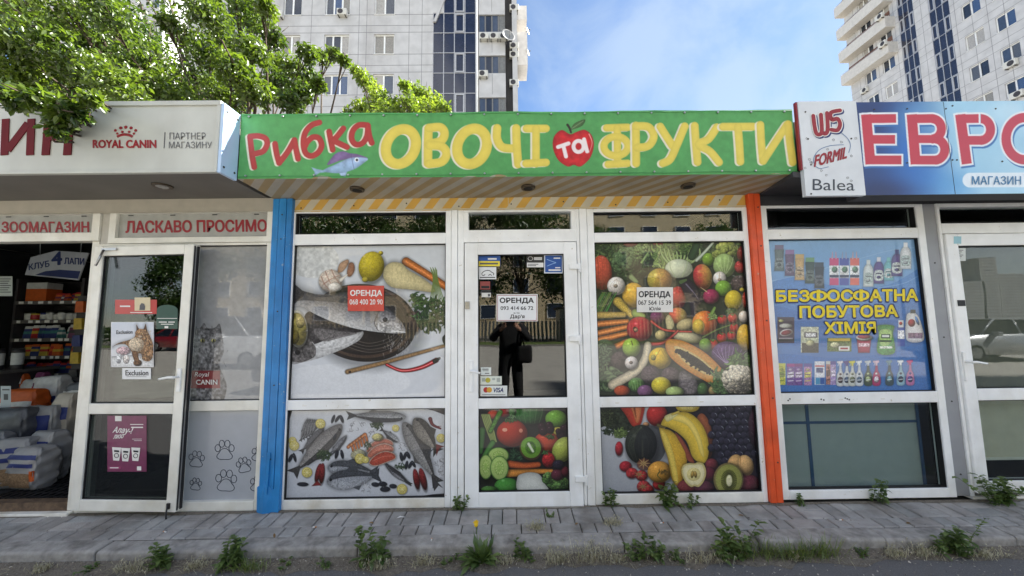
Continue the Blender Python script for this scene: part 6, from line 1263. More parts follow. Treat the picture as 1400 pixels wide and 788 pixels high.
for k, (src, lab, cat, grp) in enumerate(kinds):
    n = 9 if k < 4 else 6; xa = sx0_+.07 if k < 4 else sx0_+.42; xb = sx1_-.06
    for i in range(n):
        o = src if i == 0 else src.copy()
        if i: COL.objects.link(o); o.data = src.data.copy()
        cs = random.sample(STOCK, 2) if random.random() < .55 else None
        if cs: o.data.materials[0] = cs[0]; o.data.materials[len(o.data.materials)-1] = cs[1]
        k_ = random.uniform(.82, 1.06); o.scale = (random.uniform(.85, 1.0), 1, k_)
        o.location = (xa+(xb-xa)*i/(n-1), SY+.08+random.uniform(0, .05), sz[k]+.0005); o.rotation_euler = (0, 0, random.uniform(-.3, .3)); tag(o, lab, cat, grp)
for z in sz:
    m = MB(); x = sx0_+.05
    while x < sx1_-.06: w2 = random.uniform(.04, .07); m.box(x, x+w2, SY-.0145, SY-.0125, z-.024, z+.008); x += w2+random.uniform(.02, .12)
    m.build('price_strip', INKW, shelf)
ob = thing('product_box', 'orange box with a white top on the left end of the top shelf', 'box', (sx0_+.2, SY+.12, sz[4])); 
MB().box(sx0_+.07, sx0_+.33, SY+.03, SY+.2, sz[4]+.001, sz[4]+.17).build('box_body', ORNP, ob); MB().box(sx0_+.07, sx0_+.33, SY+.03, SY+.2, sz[4]+.1705, sz[4]+.25).build('box_top', WHITEP, ob)
hs = thing('hanging_sign', 'white hanging sign with navy letters above the pet shop shelves', 'sign', tuple(P(78, 383, 1.2)))
def ps(x, y, off=0.): return P(x, y, 1.2+off)
q = [np.array(ps(*v)) for v in ((42, 352), (76, 343), (121, 346), (107, 383.5), (34, 376))]
MB().prism(q, (0, .012, 0)).build('board', mat('sign_white', (190, 192, 200), rough=.5), hs)
q = [np.array(ps(*v, -.002)) for v in ((48, 376), (62, 371), (82, 369), (110, 371), (106.5, 381.5))]; MB().add(q, [(0, 1, 2, 3, 4)]).build('navy_swoosh', NAVY, hs)
text('КЛУБ', (39, 361.5), (67, 356.5), (39.5, 369.5), -.003+1.2, NAVY, hs, bold=.03); text('4', (71, 345.5), (84, 344.5), (71, 362.5), -.003+1.2, NAVY, hs, bold=.04); text('ЛАПИ', (88, 352.5), (115, 353.5), (88, 361), -.003+1.2, NAVY, hs, bold=.03)
MB().tube([ps(55, 350), ps(52, 326)+np.array([0, 0, .25])], .004, 5).build('hanger', METAL, hs); MB().tube([ps(110, 347), ps(112, 326)+np.array([0, 0, .25])], .004, 5).build('hanger', METAL, hs)
pl = card('price_sheet', 'white paper sheet hanging at the left of the pet shop entrance', 'sheet', -4, 378, 17, 405, .9, (196, 200, 196)); lines_on(pl, [(0, 381+i*3, 15-(i % 3)*2, 382.2+i*3) for i in range(7)], .897, INKG)
pl2 = card('price_sheet', 'small pale price sheet standing above the food sacks', 'sheet', 1, 528, 15, 559, .75, (180, 190, 196)); lines_on(pl2, [(3, 532, 13, 534), (5, 539, 11, 547)], .747, INKG)
from mathutils import noise as mnoise
def sack(name, label, cat, c, size, body, rz=0, tilt=0, pr=None, spot=BROWNP, group=None):
    w_, d, h = size; th = thing(name, label, cat, c, group, rz); ORG[th.name] = np.zeros(3); n, m = 40, 26
    def pt(u, v, k=1.):   # superellipsoid pillow, seams at top and bottom
        a = 2*math.pi*u; b = math.pi*(v-.5); e = .3; f = lambda t: math.copysign(abs(t)**e, t)
        x = w_/2*f(math.cos(a))*abs(math.cos(b))**.14; y = d/2*f(math.sin(a))*abs(math.cos(b))**.5; z = h/2+h/2*math.sin(b)
        wr = 1+.035*math.sin(9*a+5*b)+.03*math.sin(5*a-11*b)+.02*math.sin(17*a+3*b)
        p = np.array([x*wr*k, y*wr*k, z])
        c_, s_ = math.cos(tilt), math.sin(tilt)
        q3 = Vector((p[0]*7+c[0]*5, p[1]*7, p[2]*7)); dn_ = mnoise.noise(q3)*.05+mnoise.noise(q3*2.7)*.03
        p = np.array([p[0]*(1+dn_), p[1]*(1+dn_*2), p[2]*(1+dn_*.6)])
        return np.array([p[0]*c_-(p[2])*s_, p[1], p[0]*s_+p[2]*c_+(abs(s_)*w_/2)])
    mb = MB(); vs = [pt(i/n, j/m) for j in range(m+1) for i in range(n)]
    mb.add(vs, [(j*n+i, j*n+(i+1) % n, (j+1)*n+(i+1) % n, (j+1)*n+i) for j in range(m) for i in range(n)], 0, True); mb.build('sack_body', body, th)
    for (ua, ub, va, vb, mm) in (pr or ()):
        g = MB(); vs = [pt(ua+(ub-ua)*i/8, va+(vb-va)*j/6, 1.012)+np.array([0, -.004, 0]) for j in range(7) for i in range(9)]
        g.add(vs, [(j*9+i, j*9+i+1, (j+1)*9+i+1, (j+1)*9+i) for j in range(6) for i in range(8)], 0, True); g.build('printed_patch', mm, th)
    return th
SW = mat('white_sack', (158, 158, 158), rough=.42, var=.15, vscale=6); SG = mat('grey_plastic', (92, 94, 98), rough=.35, var=.25, vscale=8)
PRT = ((.62, .8, .2, .46, BROWNP), (.64, .88, .66, .74, NAVP), (.68, .84, .54, .6, NAVP), (.8, .9, .34, .5, ORNP))
def at(px, py, y): q = P(px, py, y); return (float(q[0]), float(y), float(q[2]))
zfl = .137
for (px, y, zz, size, lab, rz, pr, bd) in (
    (22, .42, zfl, (.3, .2, .42), 'white food sack with a brown print at the front left of the entrance', .25, PRT, SW), (52, .40, zfl, (.28, .2, .36), 'white food sack with a blue band nearest the threshold', -.1, PRT, SW), (-14, .46, zfl, (.3, .22, .46), 'white food sack leaning at the left edge of the entrance', .3, PRT, SW),
    (70, .56, zfl, (.26, .2, .44), 'white food sack behind the threshold beside the tall bags', -.2, PRT[1:], SW), (10, .7, zfl+.06, (.5, .3, .56), 'grey plastic wrapped sack lying behind the white sacks', .1, (), SG), (60, .82, zfl, (.34, .22, .62), 'tall white sack with a dark emblem behind the grey sack', .05, ((.66, .84, .5, .75, NAVP),), SW),
    (28, 1.0, zfl+.2, (.34, .2, .55), 'orange food bag standing behind the white sacks', .1, ((.6, .9, .55, .7, WHITEP),), ORNP), (90, .9, zfl, (.22, .18, .72), 'tall pale bag next to the open door leaf', -.1, ((.62, .88, .3, .5, ORNP), (.62, .88, .6, .72, NAVP)), mat('cream_sack', (190, 182, 168), rough=.5, var=.15)),
    (104, 1.15, zfl, (.24, .2, .8), 'grey bag standing at the back right of the entrance', 0, ((.62, .88, .55, .8, WHITEP),), SG), (66, 1.25, zfl+.25, (.26, .2, .6), 'white and blue bag behind the emblem sack', .1, ((.62, .88, .3, .6, NAVP),), WHITEP)):
    sack('food_sack', lab, 'sack', (P(px, 600, y)[0], y, zz), size, bd, rz, 0, pr)
rk = thing('hanging_rack', 'wall rack hung with small pet packs behind the open door edge', 'rack', (P(118, 480, 1.5)[0], 1.5, .14)); xr_ = float(P(118, 480, 1.5)[0])
MB().box(xr_-.16, xr_+.2, 1.5, 1.52, .14, 1.9).build('rack_panel', DKP, rk)
for i in range(7):
    for j in range(2):
        x, z = xr_-.08+j*.15, .5+i*.2; o = MB().prism([(x-.05, 1.455, z), (x+.05, 1.455, z), (x+.045, 1.45, z+.13), (x-.045, 1.45, z+.13)], (0, .03, 0)).build('hanging_pack', random.choice(STOCK), None); tag(o, 'small pack hanging on the rack at the right of the pet shop entrance', 'pack', 'packs on the hanging rack')
cs_ = thing('counter', 'counter with goods at the left of the pet shop entrance', 'counter', (-6.1, 1.4, .14)); MB().box(-6.6, -5.62, 1.2, 1.7, .14, 1.02).build('counter_body', DKP, cs_); MB().box(-6.65, -5.58, 1.17, 1.72, 1.021, 1.05).build('counter_top', WOODM, cs_)
for i in range(6): x = -6.5+i*.16; o = can(.05, random.uniform(.14, .26), random.choice(STOCK), WHITEP); o.location = (x, 1.35+.05*(i % 2), 1.051); tag(o, 'can or tub standing on the counter at the left of the entrance', 'can', 'tubs on the counter')
bn = thing('low_bench', 'low dark bench under the shelves holding small food bags', 'bench', (-4.55, 1.45, .136)); bxa, bxb = float(P(-8, 540, 1.45)[0]), float(P(112, 540, 1.45)[0])
MB().box(bxa, bxb, 1.3, 1.6, .58, .62).build('bench_top', WOODM, bn)
for x in (bxa+.03, bxb-.07): MB().box(x, x+.04, 1.31, 1.59, .136, .58).build('leg', DKP, bn)
for i, c_ in enumerate((1, 4, 2, 0, 6, 7, 5, 3)):
    sack('food_bag', '%s bag of pet food standing on the low bench under the shelves' % ('pale', 'red', 'orange', 'dark', 'navy', 'teal', 'plum', 'yellow')[c_], 'bag', (bxa+.08+(bxb-bxa-.16)*i/7, 1.43, .6205), (.13, .1, random.uniform(.3, .4)), STOCK[c_], random.uniform(-.2, .2), 0, ((.62, .88, .3, .55, STOCK[(c_+3) % 8]), (.64, .86, .62, .74, WHITEP)))
mb = MB(); ma = P(30, 600, .3)[0]; mb2 = P(96, 600, .3)[0]
for i in range(14): x = -4.25+i*.06; mb.box(x, x+.03, .18, .95, .136, .15)
for j in range(10): y = .19+j*.08; mb.box(-4.25, -3.42, y, y+.02, .137, .148)
tag(mb.build('door_mat', RUBBER), 'black ribbed rubber mat inside the pet shop entrance', 'mat')
# ================================================================== boards and blind inside the household shop
bd = thing('display_board', 'grey green boards with blue edging behind the lower right window', 'board', (P(1165, 660, .1)[0], .1, .14))
b0, b1_ = P(1062, 600, .1)[0], P(1259, 600, .1)[0]; zb0, zb1 = float(P(1165, 668, .1)[2]), float(P(1165, 548, .1)[2])
MB().box(b0, b1_, .1, .12, zb0, zb1).build('board', mat('grey_green_board', (178, 188, 188), rough=.6, var=.06), bd)
e_ = mat('blue_edging', (52, 86, 130), rough=.5); vx = P(1106, 600, .1)[0]; hz = float(P(1165, 577, .1)[2])
MB().box(vx-.012, vx+.012, .094, .1, zb0+.02, zb1).box(b0, vx-.012, .094, .1, hz-.01, hz+.01).box(vx+.012, b1_, .094, .1, hz-.01, hz+.01).box(b1_-.025, b1_, .093, .094+.002, zb0, zb1).box(vx+.012, b1_-.025, .094, .1, zb0, zb0+.02).build('edging', e_, bd)
bl = thing('roller_blind', 'beige blind lowered behind the glass of the right-hand door', 'blind', (dg0+.4, .05, 2.2))
zbl = gz(1360, 629)
mb = MB(); n = 40
for i in range(n):
    xa, xb = dg0-.02+(dg1-dg0+.04)*i/n, dg0-.02+(dg1-dg0+.04)*(i+1)/n; ya, yb = .055+.003*math.sin(i*.9), .055+.003*math.sin((i+1)*.9)
    mb.quad((xa, ya, zbl), (xb, yb, zbl), (xb, yb, zr['t0']-.0), (xa, ya, zr['t0']-.0))
mb.build('blind_cloth', mat('beige_cloth', (222, 215, 194), rough=.8, var=.1), bl); MB().box(dg0-.02, dg1+.02, .05, .066, zbl-.02, zbl).build('bottom_bar', PVC_WARM, bl)
# ================================================================== apartment towers behind
CURT = [mat('curtained_glass_%d' % i, c, rough=.1, spec=.8, var=.3, vscale=5, streak=.95) for i, c in enumerate(((92, 96, 104), (150, 146, 138), (178, 174, 168), (70, 92, 128)))]
TW = mat('tower_cladding', (200, 199, 199), rough=.55, var=.16, vscale=.5, col2=(180, 177, 175), streak=.9); TJ = mat('cladding_joint', (132, 130, 134), rough=.7); TG = [mat('tower_glass_a', (46, 52, 64), rough=.06, spec=.9, var=.25, vscale=1.2), mat('tower_glass_b', (66, 78, 98), rough=.06, spec=.9, var=.2, vscale=1.5), mat('tower_glass_c', (120, 120, 116), rough=.12, spec=.8, var=.3, vscale=3)]
GB = mat('dark_band_glass', (40, 44, 62), rough=.05, spec=.9, var=.2, vscale=.7); ALU = mat('aluminium_frame', (190, 190, 192), rough=.4, metal=.3); ACW = mat('aircon_white', (214, 212, 204), rough=.45, var=.1); CONC = mat('balcony_concrete', (206, 202, 196), rough=.8, var=.12, vscale=1.5); TREC = mat('dark_recess', (70, 68, 68), rough=.8)
def mbox(mb, mp, u0, u1, d0, d1, z0, z1, mi=0):
    a, b = mp(u0, d0), mp(u1, d1); return mb.box(min(a[0], b[0]), max(a[0], b[0]), min(a[1], b[1]), max(a[1], b[1]), z0, z1, mi)
def tower_windows(root, mp, cols, rows, zlo, zhi, u0, u1, body_d, bands=(), vj=(), rnd=1):
    """cladding with real openings, windows set in them, joints between the panels"""
    R = random.Random(rnd); mb = MB(); used = sorted([(a, b) for a, b, n in cols]+[(a, b) for a, b in bands]); u = u0
    for a, b in used:
        if a > u: mbox(mb, mp, u, a, 0, .3, zlo, zhi)
        u = b
    if u < u1: mbox(mb, mp, u, u1, 0, .3, zlo, zhi)
    for a, b, n in cols:
        z = zlo
        for za, zb in rows: mbox(mb, mp, a, b, 0, .3, z, za); z = zb
        mbox(mb, mp, a, b, 0, .3, z, zhi)
    mbox(mb, mp, u0, u1, .31, body_d, zlo, zhi-.3)
    segs_ = []; u = u0
    for a, b in sorted(bands): segs_.append((u, a)); u = b
    segs_.append((u, u1))
    for ua, ub in segs_:
        for za, zb in rows:
            for z in (za-.04, (za+zb)/2-.02 if False else zb+.12, za-.95):
                for (p, q_) in [(ua, ub)]: mbox(mb, mp, p, q_, -.006, 0, z, z+.035, 1)
    for v in vj: mbox(mb, mp, v, v+.035, -.004, 0, zlo, zhi, 1)
    mb.build('wall', [TW, TJ], root)
    for a, b, n in cols:
        for za, zb in rows:
            f = MB(); mbox(f, mp, a, a+.07, .12, .2, za, zb); mbox(f, mp, b-.07, b, .12, .2, za, zb); mbox(f, mp, a+.07, b-.07, .12, .2, za, za+.07); mbox(f, mp, a+.07, b-.07, .12, .2, zb-.08, zb)
            for k in range(1, n): u = a+(b-a)*k/n; mbox(f, mp, u-.06, u+.06, .12, .2, za+.07, zb-.08)
            mbox(f, mp, a-.02, b+.02, -.05, .12, za-.03, za-.001)
            fo = f.build('window', PVC, root)
            for k in range(n):
                g = MB(); ua, ub = a+(b-a)*k/n+.06, a+(b-a)*(k+1)/n-.06; mbox(g, mp, ua, ub, .16, .175, za+.07, zb-.08); g.build('pane', R.choice(TG[:2]+CURT), fo)
def glass_band(root, mp, u0, u1, z0, z1, ncol, rowh, phase, opens, R):
    g = MB(); mbox(g, mp, u0, u1, .06, .12, z0, z1); gb = g.build('glass_band', GB, root)
    f = MB(); 
    for k in range(ncol+1): u = u0+(u1-u0)*k/ncol; mbox(f, mp, max(u0, u-.03), min(u1, u+.03), .02, .06, z0, z1)
    z = phase; i = 0
    while z < z1:
        if z > z0: 
            for k in range(ncol): ua, ub = u0+(u1-u0)*k/ncol+.03, u0+(u1-u0)*(k+1)/ncol-.03; mbox(f, mp, ua, ub, .02, .06, z-.025, z+.025)
        z += rowh
    f.build('band_mullions', ALU, gb)
    for (k, z) in opens:
        ua, ub = u0+(u1-u0)*k/ncol+.06, u0+(u1-u0)*(k+1)/ncol-.06; w_ = MB(); mbox(w_, mp, ua, ua+.09, .0, .06, z+.06, z+rowh-.06); mbox(w_, mp, ub-.09, ub, .0, .06, z+.06, z+rowh-.06); mbox(w_, mp, ua+.09, ub-.09, .0, .06, z+.06, z+.15); mbox(w_, mp, ua+.09, ub-.09, .0, .06, z+rowh-.15, z+rowh-.06); w_.build('sash', ALU, gb)
def aircon(c, mp, label, s=1., group='air conditioners on the towers'):
    u, z, d = c; th = thing('air_conditioner', label, 'air conditioner', tuple(mp(u, d-.2))+(z,), group)
    m = MB(); mbox(m, mp, u-.42*s, u+.42*s, d-.42, d-.1, z, z+.58*s); m.build('casing', ACW, th, bevel=.03)
    m = MB(); a = np.array(mp(u-.1*s, d-.425)+(z+.29*s,)); nrm = np.array(mp(0, -1)+(0,))-np.array(mp(0, 0)+(0,)); m.disc(a, .23*s, nrm, .01, 18); m.build('fan_grille', DKP, th)
    m = MB(); mbox(m, mp, u-.32*s, u-.27*s, d-.4, d, z-.07, z-.005); mbox(m, mp, u+.27*s, u+.32*s, d-.4, d, z-.07, z-.005); m.build('bracket', SCREW, th)
    return th
LTm = lambda u, d: (u, 24.+d)
lt = thing('apartment_tower', 'pale apartment tower with a dark glass strip behind the green banner', 'tower', (-11.5, 31, 0))
pz = lambda py: float(P(680, py, 24)[2])
rowsL = [(19.06+3.3*k, 20.72+3.3*k) for k in range(-4, 5)]
tower_windows(lt, LTm, [(-17.41, -16.0, 2), (-14.14, -12.22, 3), (-10.3, -8.72, 2), (-24.2, -22.6, 2)], rowsL, -.02, 40, -24.8, -2.2, 13, bands=((-5.72, -2.42), (-21.8, -19.5)), vj=(-18.6, -15.2, -11.5, -10.9, -7.6, -6.6, -19.2, -24.7), rnd=4)
zb0_ = pz(127)-1.66*8
glass_band(lt, LTm, -5.72, -2.42, 2, pz(17), 4, 1.66, zb0_, [(2, zb0_+1.66*k) for k in (1, 3, 5, 7, 9, 11)], random)
glass_band(lt, LTm, -4.9, -2.42, pz(17)+.02, 38, 3, 1.66, pz(17)+1.66, [(1, pz(17)+.02)], random)
mb = MB(); mb.prism([(-5.72, 23.92, pz(30)), (-5.5, 23.92, pz(30)), (-4.72, 23.92, pz(-4)), (-4.9, 23.92, pz(-4))], (0, .3, 0)); mbox(mb, LTm, -5.72, -4.9, .0, .3, pz(17), 40); mb.build('sloping_trim', TW, lt)
glass_band(lt, LTm, -21.8, -19.5, 2, 38, 3, 1.66, zb0_, [(1, zb0_+1.66*k) for k in (9, 11, 13)], random)
m = MB(); m.tube([(-2.3, 23.9, 0), (-2.3, 23.9, 38)], .09, 8); m.build('drainpipe', PVC, lt)
# balcony bay at the right end
zw_t = [(pz(48.5)+3.38*k, pz(25)+3.38*k) for k in range(-5, 4)]
m = MB(); z = -.02
for za, zb in zw_t: mbox(m, LTm, -2.15, -.12, -.35, .5, z, za); z = zb
mbox(m, LTm, -2.15, -.12, -.35, .5, z, 39); mbox(m, LTm, -2.15, -.12, .5, 12, -.02, 39)
for za, zb in zw_t: mbox(m, LTm, -1.15, -1.12, -.356, -.35, za-1.7, za-.05, 1)
m.build('balcony_bay', [TW, TJ], lt)
for za, zb in zw_t:
    f = MB(); n = 4
    for k in range(n+1): u = -2.15+(2.03)*k/n; mbox(f, LTm, max(-2.15, u-.05), min(-.12, u+.05), -.28, -.18, za, zb)
    mbox(f, LTm, -2.15, -.12, -.3, -.17, za, za+.06) if False else None
    fo = f.build('window', mat('grey_frame', (120, 118, 116), rough=.4), lt)
    for k in range(n): g = MB(); mbox(g, LTm, -2.1+2.03*k/n, -2.2+2.03*(k+1)/n, -.24, -.22, za, zb); g.build('pane', TG[(k+int(za)) % 3] if k else TG[1], fo)
m = MB(); mbox(m, LTm, -.11, .42, .3, 12, -.02, 39); m.build('recess_strip', TREC, lt)  # recessed strip in its dark grey colour
m = MB(); mbox(m, LTm, .42, .80, -.1, 12, -.02, 39); m.build('end_pilaster', TW, lt)
for i, (ya, yb) in enumerate(((27, 8), (89, 44))):
    m = MB(); m.box(.805, 1.66, 25.2, 27.2, float(P(715, ya, 25.2)[2]), float(P(715, yb, 25.2)[2])); m.build('side_balcony', [CONC, mat('brown_awning', (150, 130, 116))][0], lt)
MB().box(.805, 1.3, 26, 34, -.02, 39).build('side_wall', TW, lt) if False else None
for (px, py, d, lab) in ((382, 27, 0, 'small white air conditioner left under the left-hand tower window'), (469, 24, 0, 'white air conditioner under the three-pane tower window'), (662, 57, -.35, 'leftmost of three air conditioners under the bay window'), (676, 57, -.35, 'middle of three air conditioners under the bay window'), (689, 57, -.35, 'rightmost of three air conditioners beside the big satellite dish'), (661, 108, -.35, 'single air conditioner at the lower corner of the bay window'), (703, 18, .2, 'topmost air conditioner in the dark strip of the tower'), (703, 70, .2, 'air conditioner halfway up the dark strip of the tower'), (703, 82, .2, 'air conditioner just below another in the dark strip'), (703, 120, .2, 'lowest air conditioner in the dark strip of the tower')):
    q = P(px, py, 24+d); aircon((float(q[0]), float(q[2]), d+.1), LTm, lab, .85 if px > 640 else .9)
def dish(c, r, n, label):
    th = thing('satellite_dish', label, 'satellite dish', c, 'satellite dishes on the tower'); n = np.array(n, float); n /= np.linalg.norm(n); c = np.array(c, float)
    a = np.cross(n, [0, 0, 1.]); a /= np.linalg.norm(a); b = np.cross(a, n); mb = MB(); vs = []; N = 22
    for j in range(1, 5):
        for i in range(N): t = 6.283*i/N; rr = r*j/4; vs.append(c+(a*math.cos(t)+b*math.sin(t))*rr+n*(.28*rr*rr/r))
    vs.append(c); mb.add(vs, [(j*N+i, j*N+(i+1) % N, (j+1)*N+(i+1) % N, (j+1)*N+i) for j in range(3) for i in range(N)]+[(4*N, (i+1) % N, i) for i in range(N)], 0, True)
    o = mb.build('reflector', mat('dish_white', (150, 150, 148), rough=.5), th); s_ = o.modifiers.new('s', 'SOLIDIFY'); s_.thickness = .02
    MB().tube([c-b*r*.9+n*.2*r, c+n*r*.9], .018, 6).ball(c+n*r*.9, .05, 8).build('feed_arm', SCREW, th); MB().tube([c, c-n*.25, c-n*.3-np.array([0, 0, .4])], .03, 6).build('mount', SCREW, th)
q = P(694, 50, 23.2); dish(tuple(q), .52, (.45, -1, .25), 'big white satellite dish at the corner of the bay window'); q = P(720.5, 43, 25.4); dish(tuple(q), .28, (1, -.5, .2), 'upper satellite dish on the right edge of the tower'); q = P(720.5, 72, 25.4); dish(tuple(q), .3, (1, -.5, .2), 'lower satellite dish on the right edge of the tower')
# right tower
RTm = lambda u, d: (48.+d, u)
rt = thing('apartment_tower', 'pale apartment tower with two dark glass strips and balconies above the blue sign', 'tower', (56, 28, 0))
rowsR = [(25.75+3.42*k, 27.32+3.42*k) for k in range(-6, 7)]
colsR = [(31.65, 33.2, 2), (29.33, 30.75, 2), (26.4, 27.9, 2), (23.2, 24.7, 2), (40.05, 41.55, 2), (42.4, 43.9, 2)]
tower_windows(rt, RTm, colsR, rowsR, -.02, 50, 14, 45.95, 14, bands=((37.45, 39.15), (34.12, 36.0)), vj=(28.6, 30.0, 31.2, 32.4, 33.7, 36.7, 39.6, 44.6, 42.0), rnd=9)
for (a, b) in ((37.45, 39.15), (34.12, 36.0)): glass_band(rt, RTm, a, b, 2, 49, 3, 1.71, 25.75-1.71*8, [((k % 2)*2, 25.75-1.71*8+1.71*(2*k+8)) for k in range(0, 9)]+[(2-(k % 2)*2, 25.75-1.71*8+1.71*(2*k+8)) for k in range(0, 9)], random)
for k, z in enumerate((34.05, 37.42, 40.8, 44.2)):
    m = MB(); mbox(m, RTm, 39.5, 46.05, -1.25, 0, z, z+.16); mbox(m, RTm, 39.5, 46.05, -1.25, -1.13, z+.16, z+1.4); mbox(m, RTm, 39.5, 39.62, -1.13, 0, z+.16, z+1.4); mbox(m, RTm, 45.93, 46.05, -1.13, 0, z+.16, z+1.4)
    bo = m.build('balcony', CONC, rt); m = MB(); mbox(m, RTm, 40, 46, -.02, -.001, z+.3, z+2.6)
    for i in range(5): u = 40.6+i*1.1; mbox(m, RTm, u, u+.5, -.5, -.1, z+1.0, z+1.75)
    m.build('balcony_clutter', mat('red_brown_clutter', (120, 84, 70), rough=.8, var=.5, vscale=1.5), bo); m = MB(); mbox(m, RTm, 40, 45.9, -1.22, -1.18, z+1.5, z+1.53); [mbox(m, RTm, u, u+.04, -1.22, -1.18, z+1.4, z+1.5) for u in np.arange(40, 46, .8)]; m.build('rail', ALU, bo)
def atR(px, py): q = PXW(px, py, 48); return float(q[1]), float(q[2])
for (px, py, d, lab) in ((1216, 20, -1.25, 'air conditioner on the upper balcony end of the right tower'), (1223, 56, -1.25, 'air conditioner on the lower balcony end of the right tower'), (1184, 127, 0, 'air conditioner below a window under the balconies'), (1385, 92, 0, 'white air conditioner below the window at the right edge of the photo'), (1394, 134, 0, 'air conditioner just above the blue sign at the right edge')):
    u, z = atR(px, py) if d == 0 else (39.35, float(PXW(px, py, 47)[2])); aircon((u if d == 0 else 39.9, z, .05 if d == 0 else -1.2), RTm, lab, 1.1)
# a third tower glimpsed at the far left
ft = thing('apartment_tower', 'far apartment tower glimpsed through the leaves at the upper left', 'tower', (-50, 50, 0)); FTm = lambda u, d: (u, 42.+d)
tower_windows(ft, FTm, [(-52, -50.4, 2), (-46, -44.4, 2)], [(10+3.3*k, 11.6+3.3*k) for k in range(0, 11)], -.02, 52, -62, float(P(214, 10, 42)[0]), 16, rnd=3)
# ================================================================== trees
def leaf_cloud(name, pts, nrm, size, m, parent, tint, ratio=.5, rng=RNG, fold=.25):
    n = len(pts); d = rng.normal(size=(n, 3)); d[:, 2] -= .45; d /= np.linalg.norm(d, axis=1)[:, None]
    s_ = np.cross(d, nrm+rng.normal(size=(n, 3))*.5); s_ /= np.linalg.norm(s_, axis=1)[:, None]+1e-9; up = np.cross(s_, d)
    L = size[:, None]; a = pts; c = pts+d*L; m1 = pts+d*L*.42+s_*L*ratio*.5+up*L*fold*.4; m2 = pts+d*L*.42-s_*L*ratio*.5+up*L*fold*.4; e1 = pts+d*L*.78+s_*L*ratio*.32+up*L*fold*.3; e2 = pts+d*L*.78-s_*L*ratio*.32+up*L*fold*.3
    V = np.stack([a, m1, e1, c, e2, m2], 1).reshape(-1, 3); o0 = org(parent)
    me = bpy.data.meshes.new(name); me.vertices.add(n*6); me.vertices.foreach_set('co', (V-o0).ravel().astype(np.float32))
    b = np.arange(n)[:, None]*6; q = np.concatenate([b+np.array([[0, 1, 2, 3]]), b+np.array([[0, 3, 4, 5]])], 1).reshape(-1, 4)
    me.loops.add(q.size); me.loops.foreach_set('vertex_index', q.ravel().astype(np.int32)); me.polygons.add(len(q)); me.polygons.foreach_set('loop_start', (np.arange(len(q))*4).astype(np.int32)); me.materials.append(m); me.update(calc_edges=True)
    at_ = me.attributes.new('tint', 'FLOAT', 'POINT'); at_.data.foreach_set('value', np.repeat(tint, 6).astype(np.float32))
    o = bpy.data.objects.new(name, me); COL.objects.link(o); ORG[o.name] = o0; o.parent = parent; return o
BARK = mat('bark', (84, 72, 60), rough=.95, var=.4, vscale=9, bump=1., bscale=30)
def tree(name, label, base, fork, clumps, size, m, trunk_r=.14, twigs=True, seed=1, group=None, per=1.):
    rg = np.random.default_rng(seed); th = thing(name, label, 'tree', tuple(base), group); base = np.array(base, float); fork = np.array(fork, float)
    t = MB(); t.tube([base-np.array([0, 0, .1]), base*.6+fork*.4+rg.normal(size=3)*.06, fork], [trunk_r*1.25, trunk_r, trunk_r*.75], 10)
    P_, N_, T_, S_ = [], [], [], []
    for i, (c, r, n, *sz_) in enumerate(clumps):
        c = np.array(c, float); r = np.array(r if hasattr(r, '__len__') else (r, r, r), float)
        k = rg.normal(size=(int(n*per), 3)); k /= np.linalg.norm(k, axis=1)[:, None]; q = rg.random(len(k))**.55; p = c+k*q[:, None]*r
        P_.append(p); N_.append(np.array([0, 0, 1.])+k*.5); T_.append(np.clip(rg.normal(.5, .22, len(k))+.15*rg.normal(), 0, 1)); S_.append(size*(sz_[0] if sz_ else 1)*rg.uniform(.6, 1.25, len(k)))
        if twigs:
            mid = fork*.45+c*.55+rg.normal(size=3)*.15*np.linalg.norm(c-fork)*.4; mid[2] = max(mid[2], 3.5 if name == 'leafy_tree' else -9);  rr = max(.008, min(trunk_r*.3, .011*np.linalg.norm(c-fork)))
            t.tube([fork, (fork+mid)/2+abs(rg.normal(size=3))*.05, mid, c], [rr, rr*.8, rr*.55, .006], 6)
            for _ in range(5): e = c+rg.normal(size=3)*r*.6; t.tube([c*.75+mid*.25, (c+e)/2+rg.normal(size=3)*.03, e], [.008, .006, .003], 4)
    t.build('trunk', BARK, th); leaf_cloud('crown', np.concatenate(P_), np.concatenate(N_), np.concatenate(S_), m, th, np.concatenate(T_), rng=rg); return th
LF = leaf_mat('leaf_green', (56, 80, 34), (112, 132, 50), .48); LF2 = leaf_mat('leaf_bright', (92, 118, 46), (146, 162, 72), .5); LF3 = leaf_mat('leaf_dark', (48, 74, 34), (86, 112, 46), .35)
rg = random.Random(11); cl_ = []
def cp(px, py, y, rp, n, k=1.): q = P(px, py, y); d = y+3; cl_.append((q, (rp*d/F_PX, rp*d/F_PX*1.3, rp*d/F_PX*.8), n, k))
for px, py in ((-20, 20), (30, 12), (85, 12), (140, 12), (170, 35), (10, 62), (60, 55), (110, 50), (150, 72), (-10, 105), (30, 105), (75, 100), (115, 95), (155, 108), (190, 80), (200, 118), (235, 128), (60, 132), (20, 140), (110, 135), (170, 138), (285, 20), (330, 12)): y_ = rg.uniform(.6, 3.4); cp(px, py, y_, rg.uniform(28, 42), 760, .55+.1*y_)
for px, py, rp in ((262, 55, 22), (285, 75, 26), (275, 110, 30), (310, 60, 24), (320, 95, 26), (345, 70, 24), (350, 25, 22), (372, 50, 18), (375, 85, 24), (310, 130, 30), (350, 125, 24), (380, 112, 22), (400, 92, 18), (415, 125, 16), (398, 140, 18), (425, 108, 16), (440, 78, 12), (458, 74, 10), (470, 82, 6), (420, 72, 14), (435, 118, 9), (230, 30, 12), (258, 140, 24), (362, 8, 16)): cp(px, py, rg.uniform(2.2, 4.6), rp, int(40*rp**.85), .85)
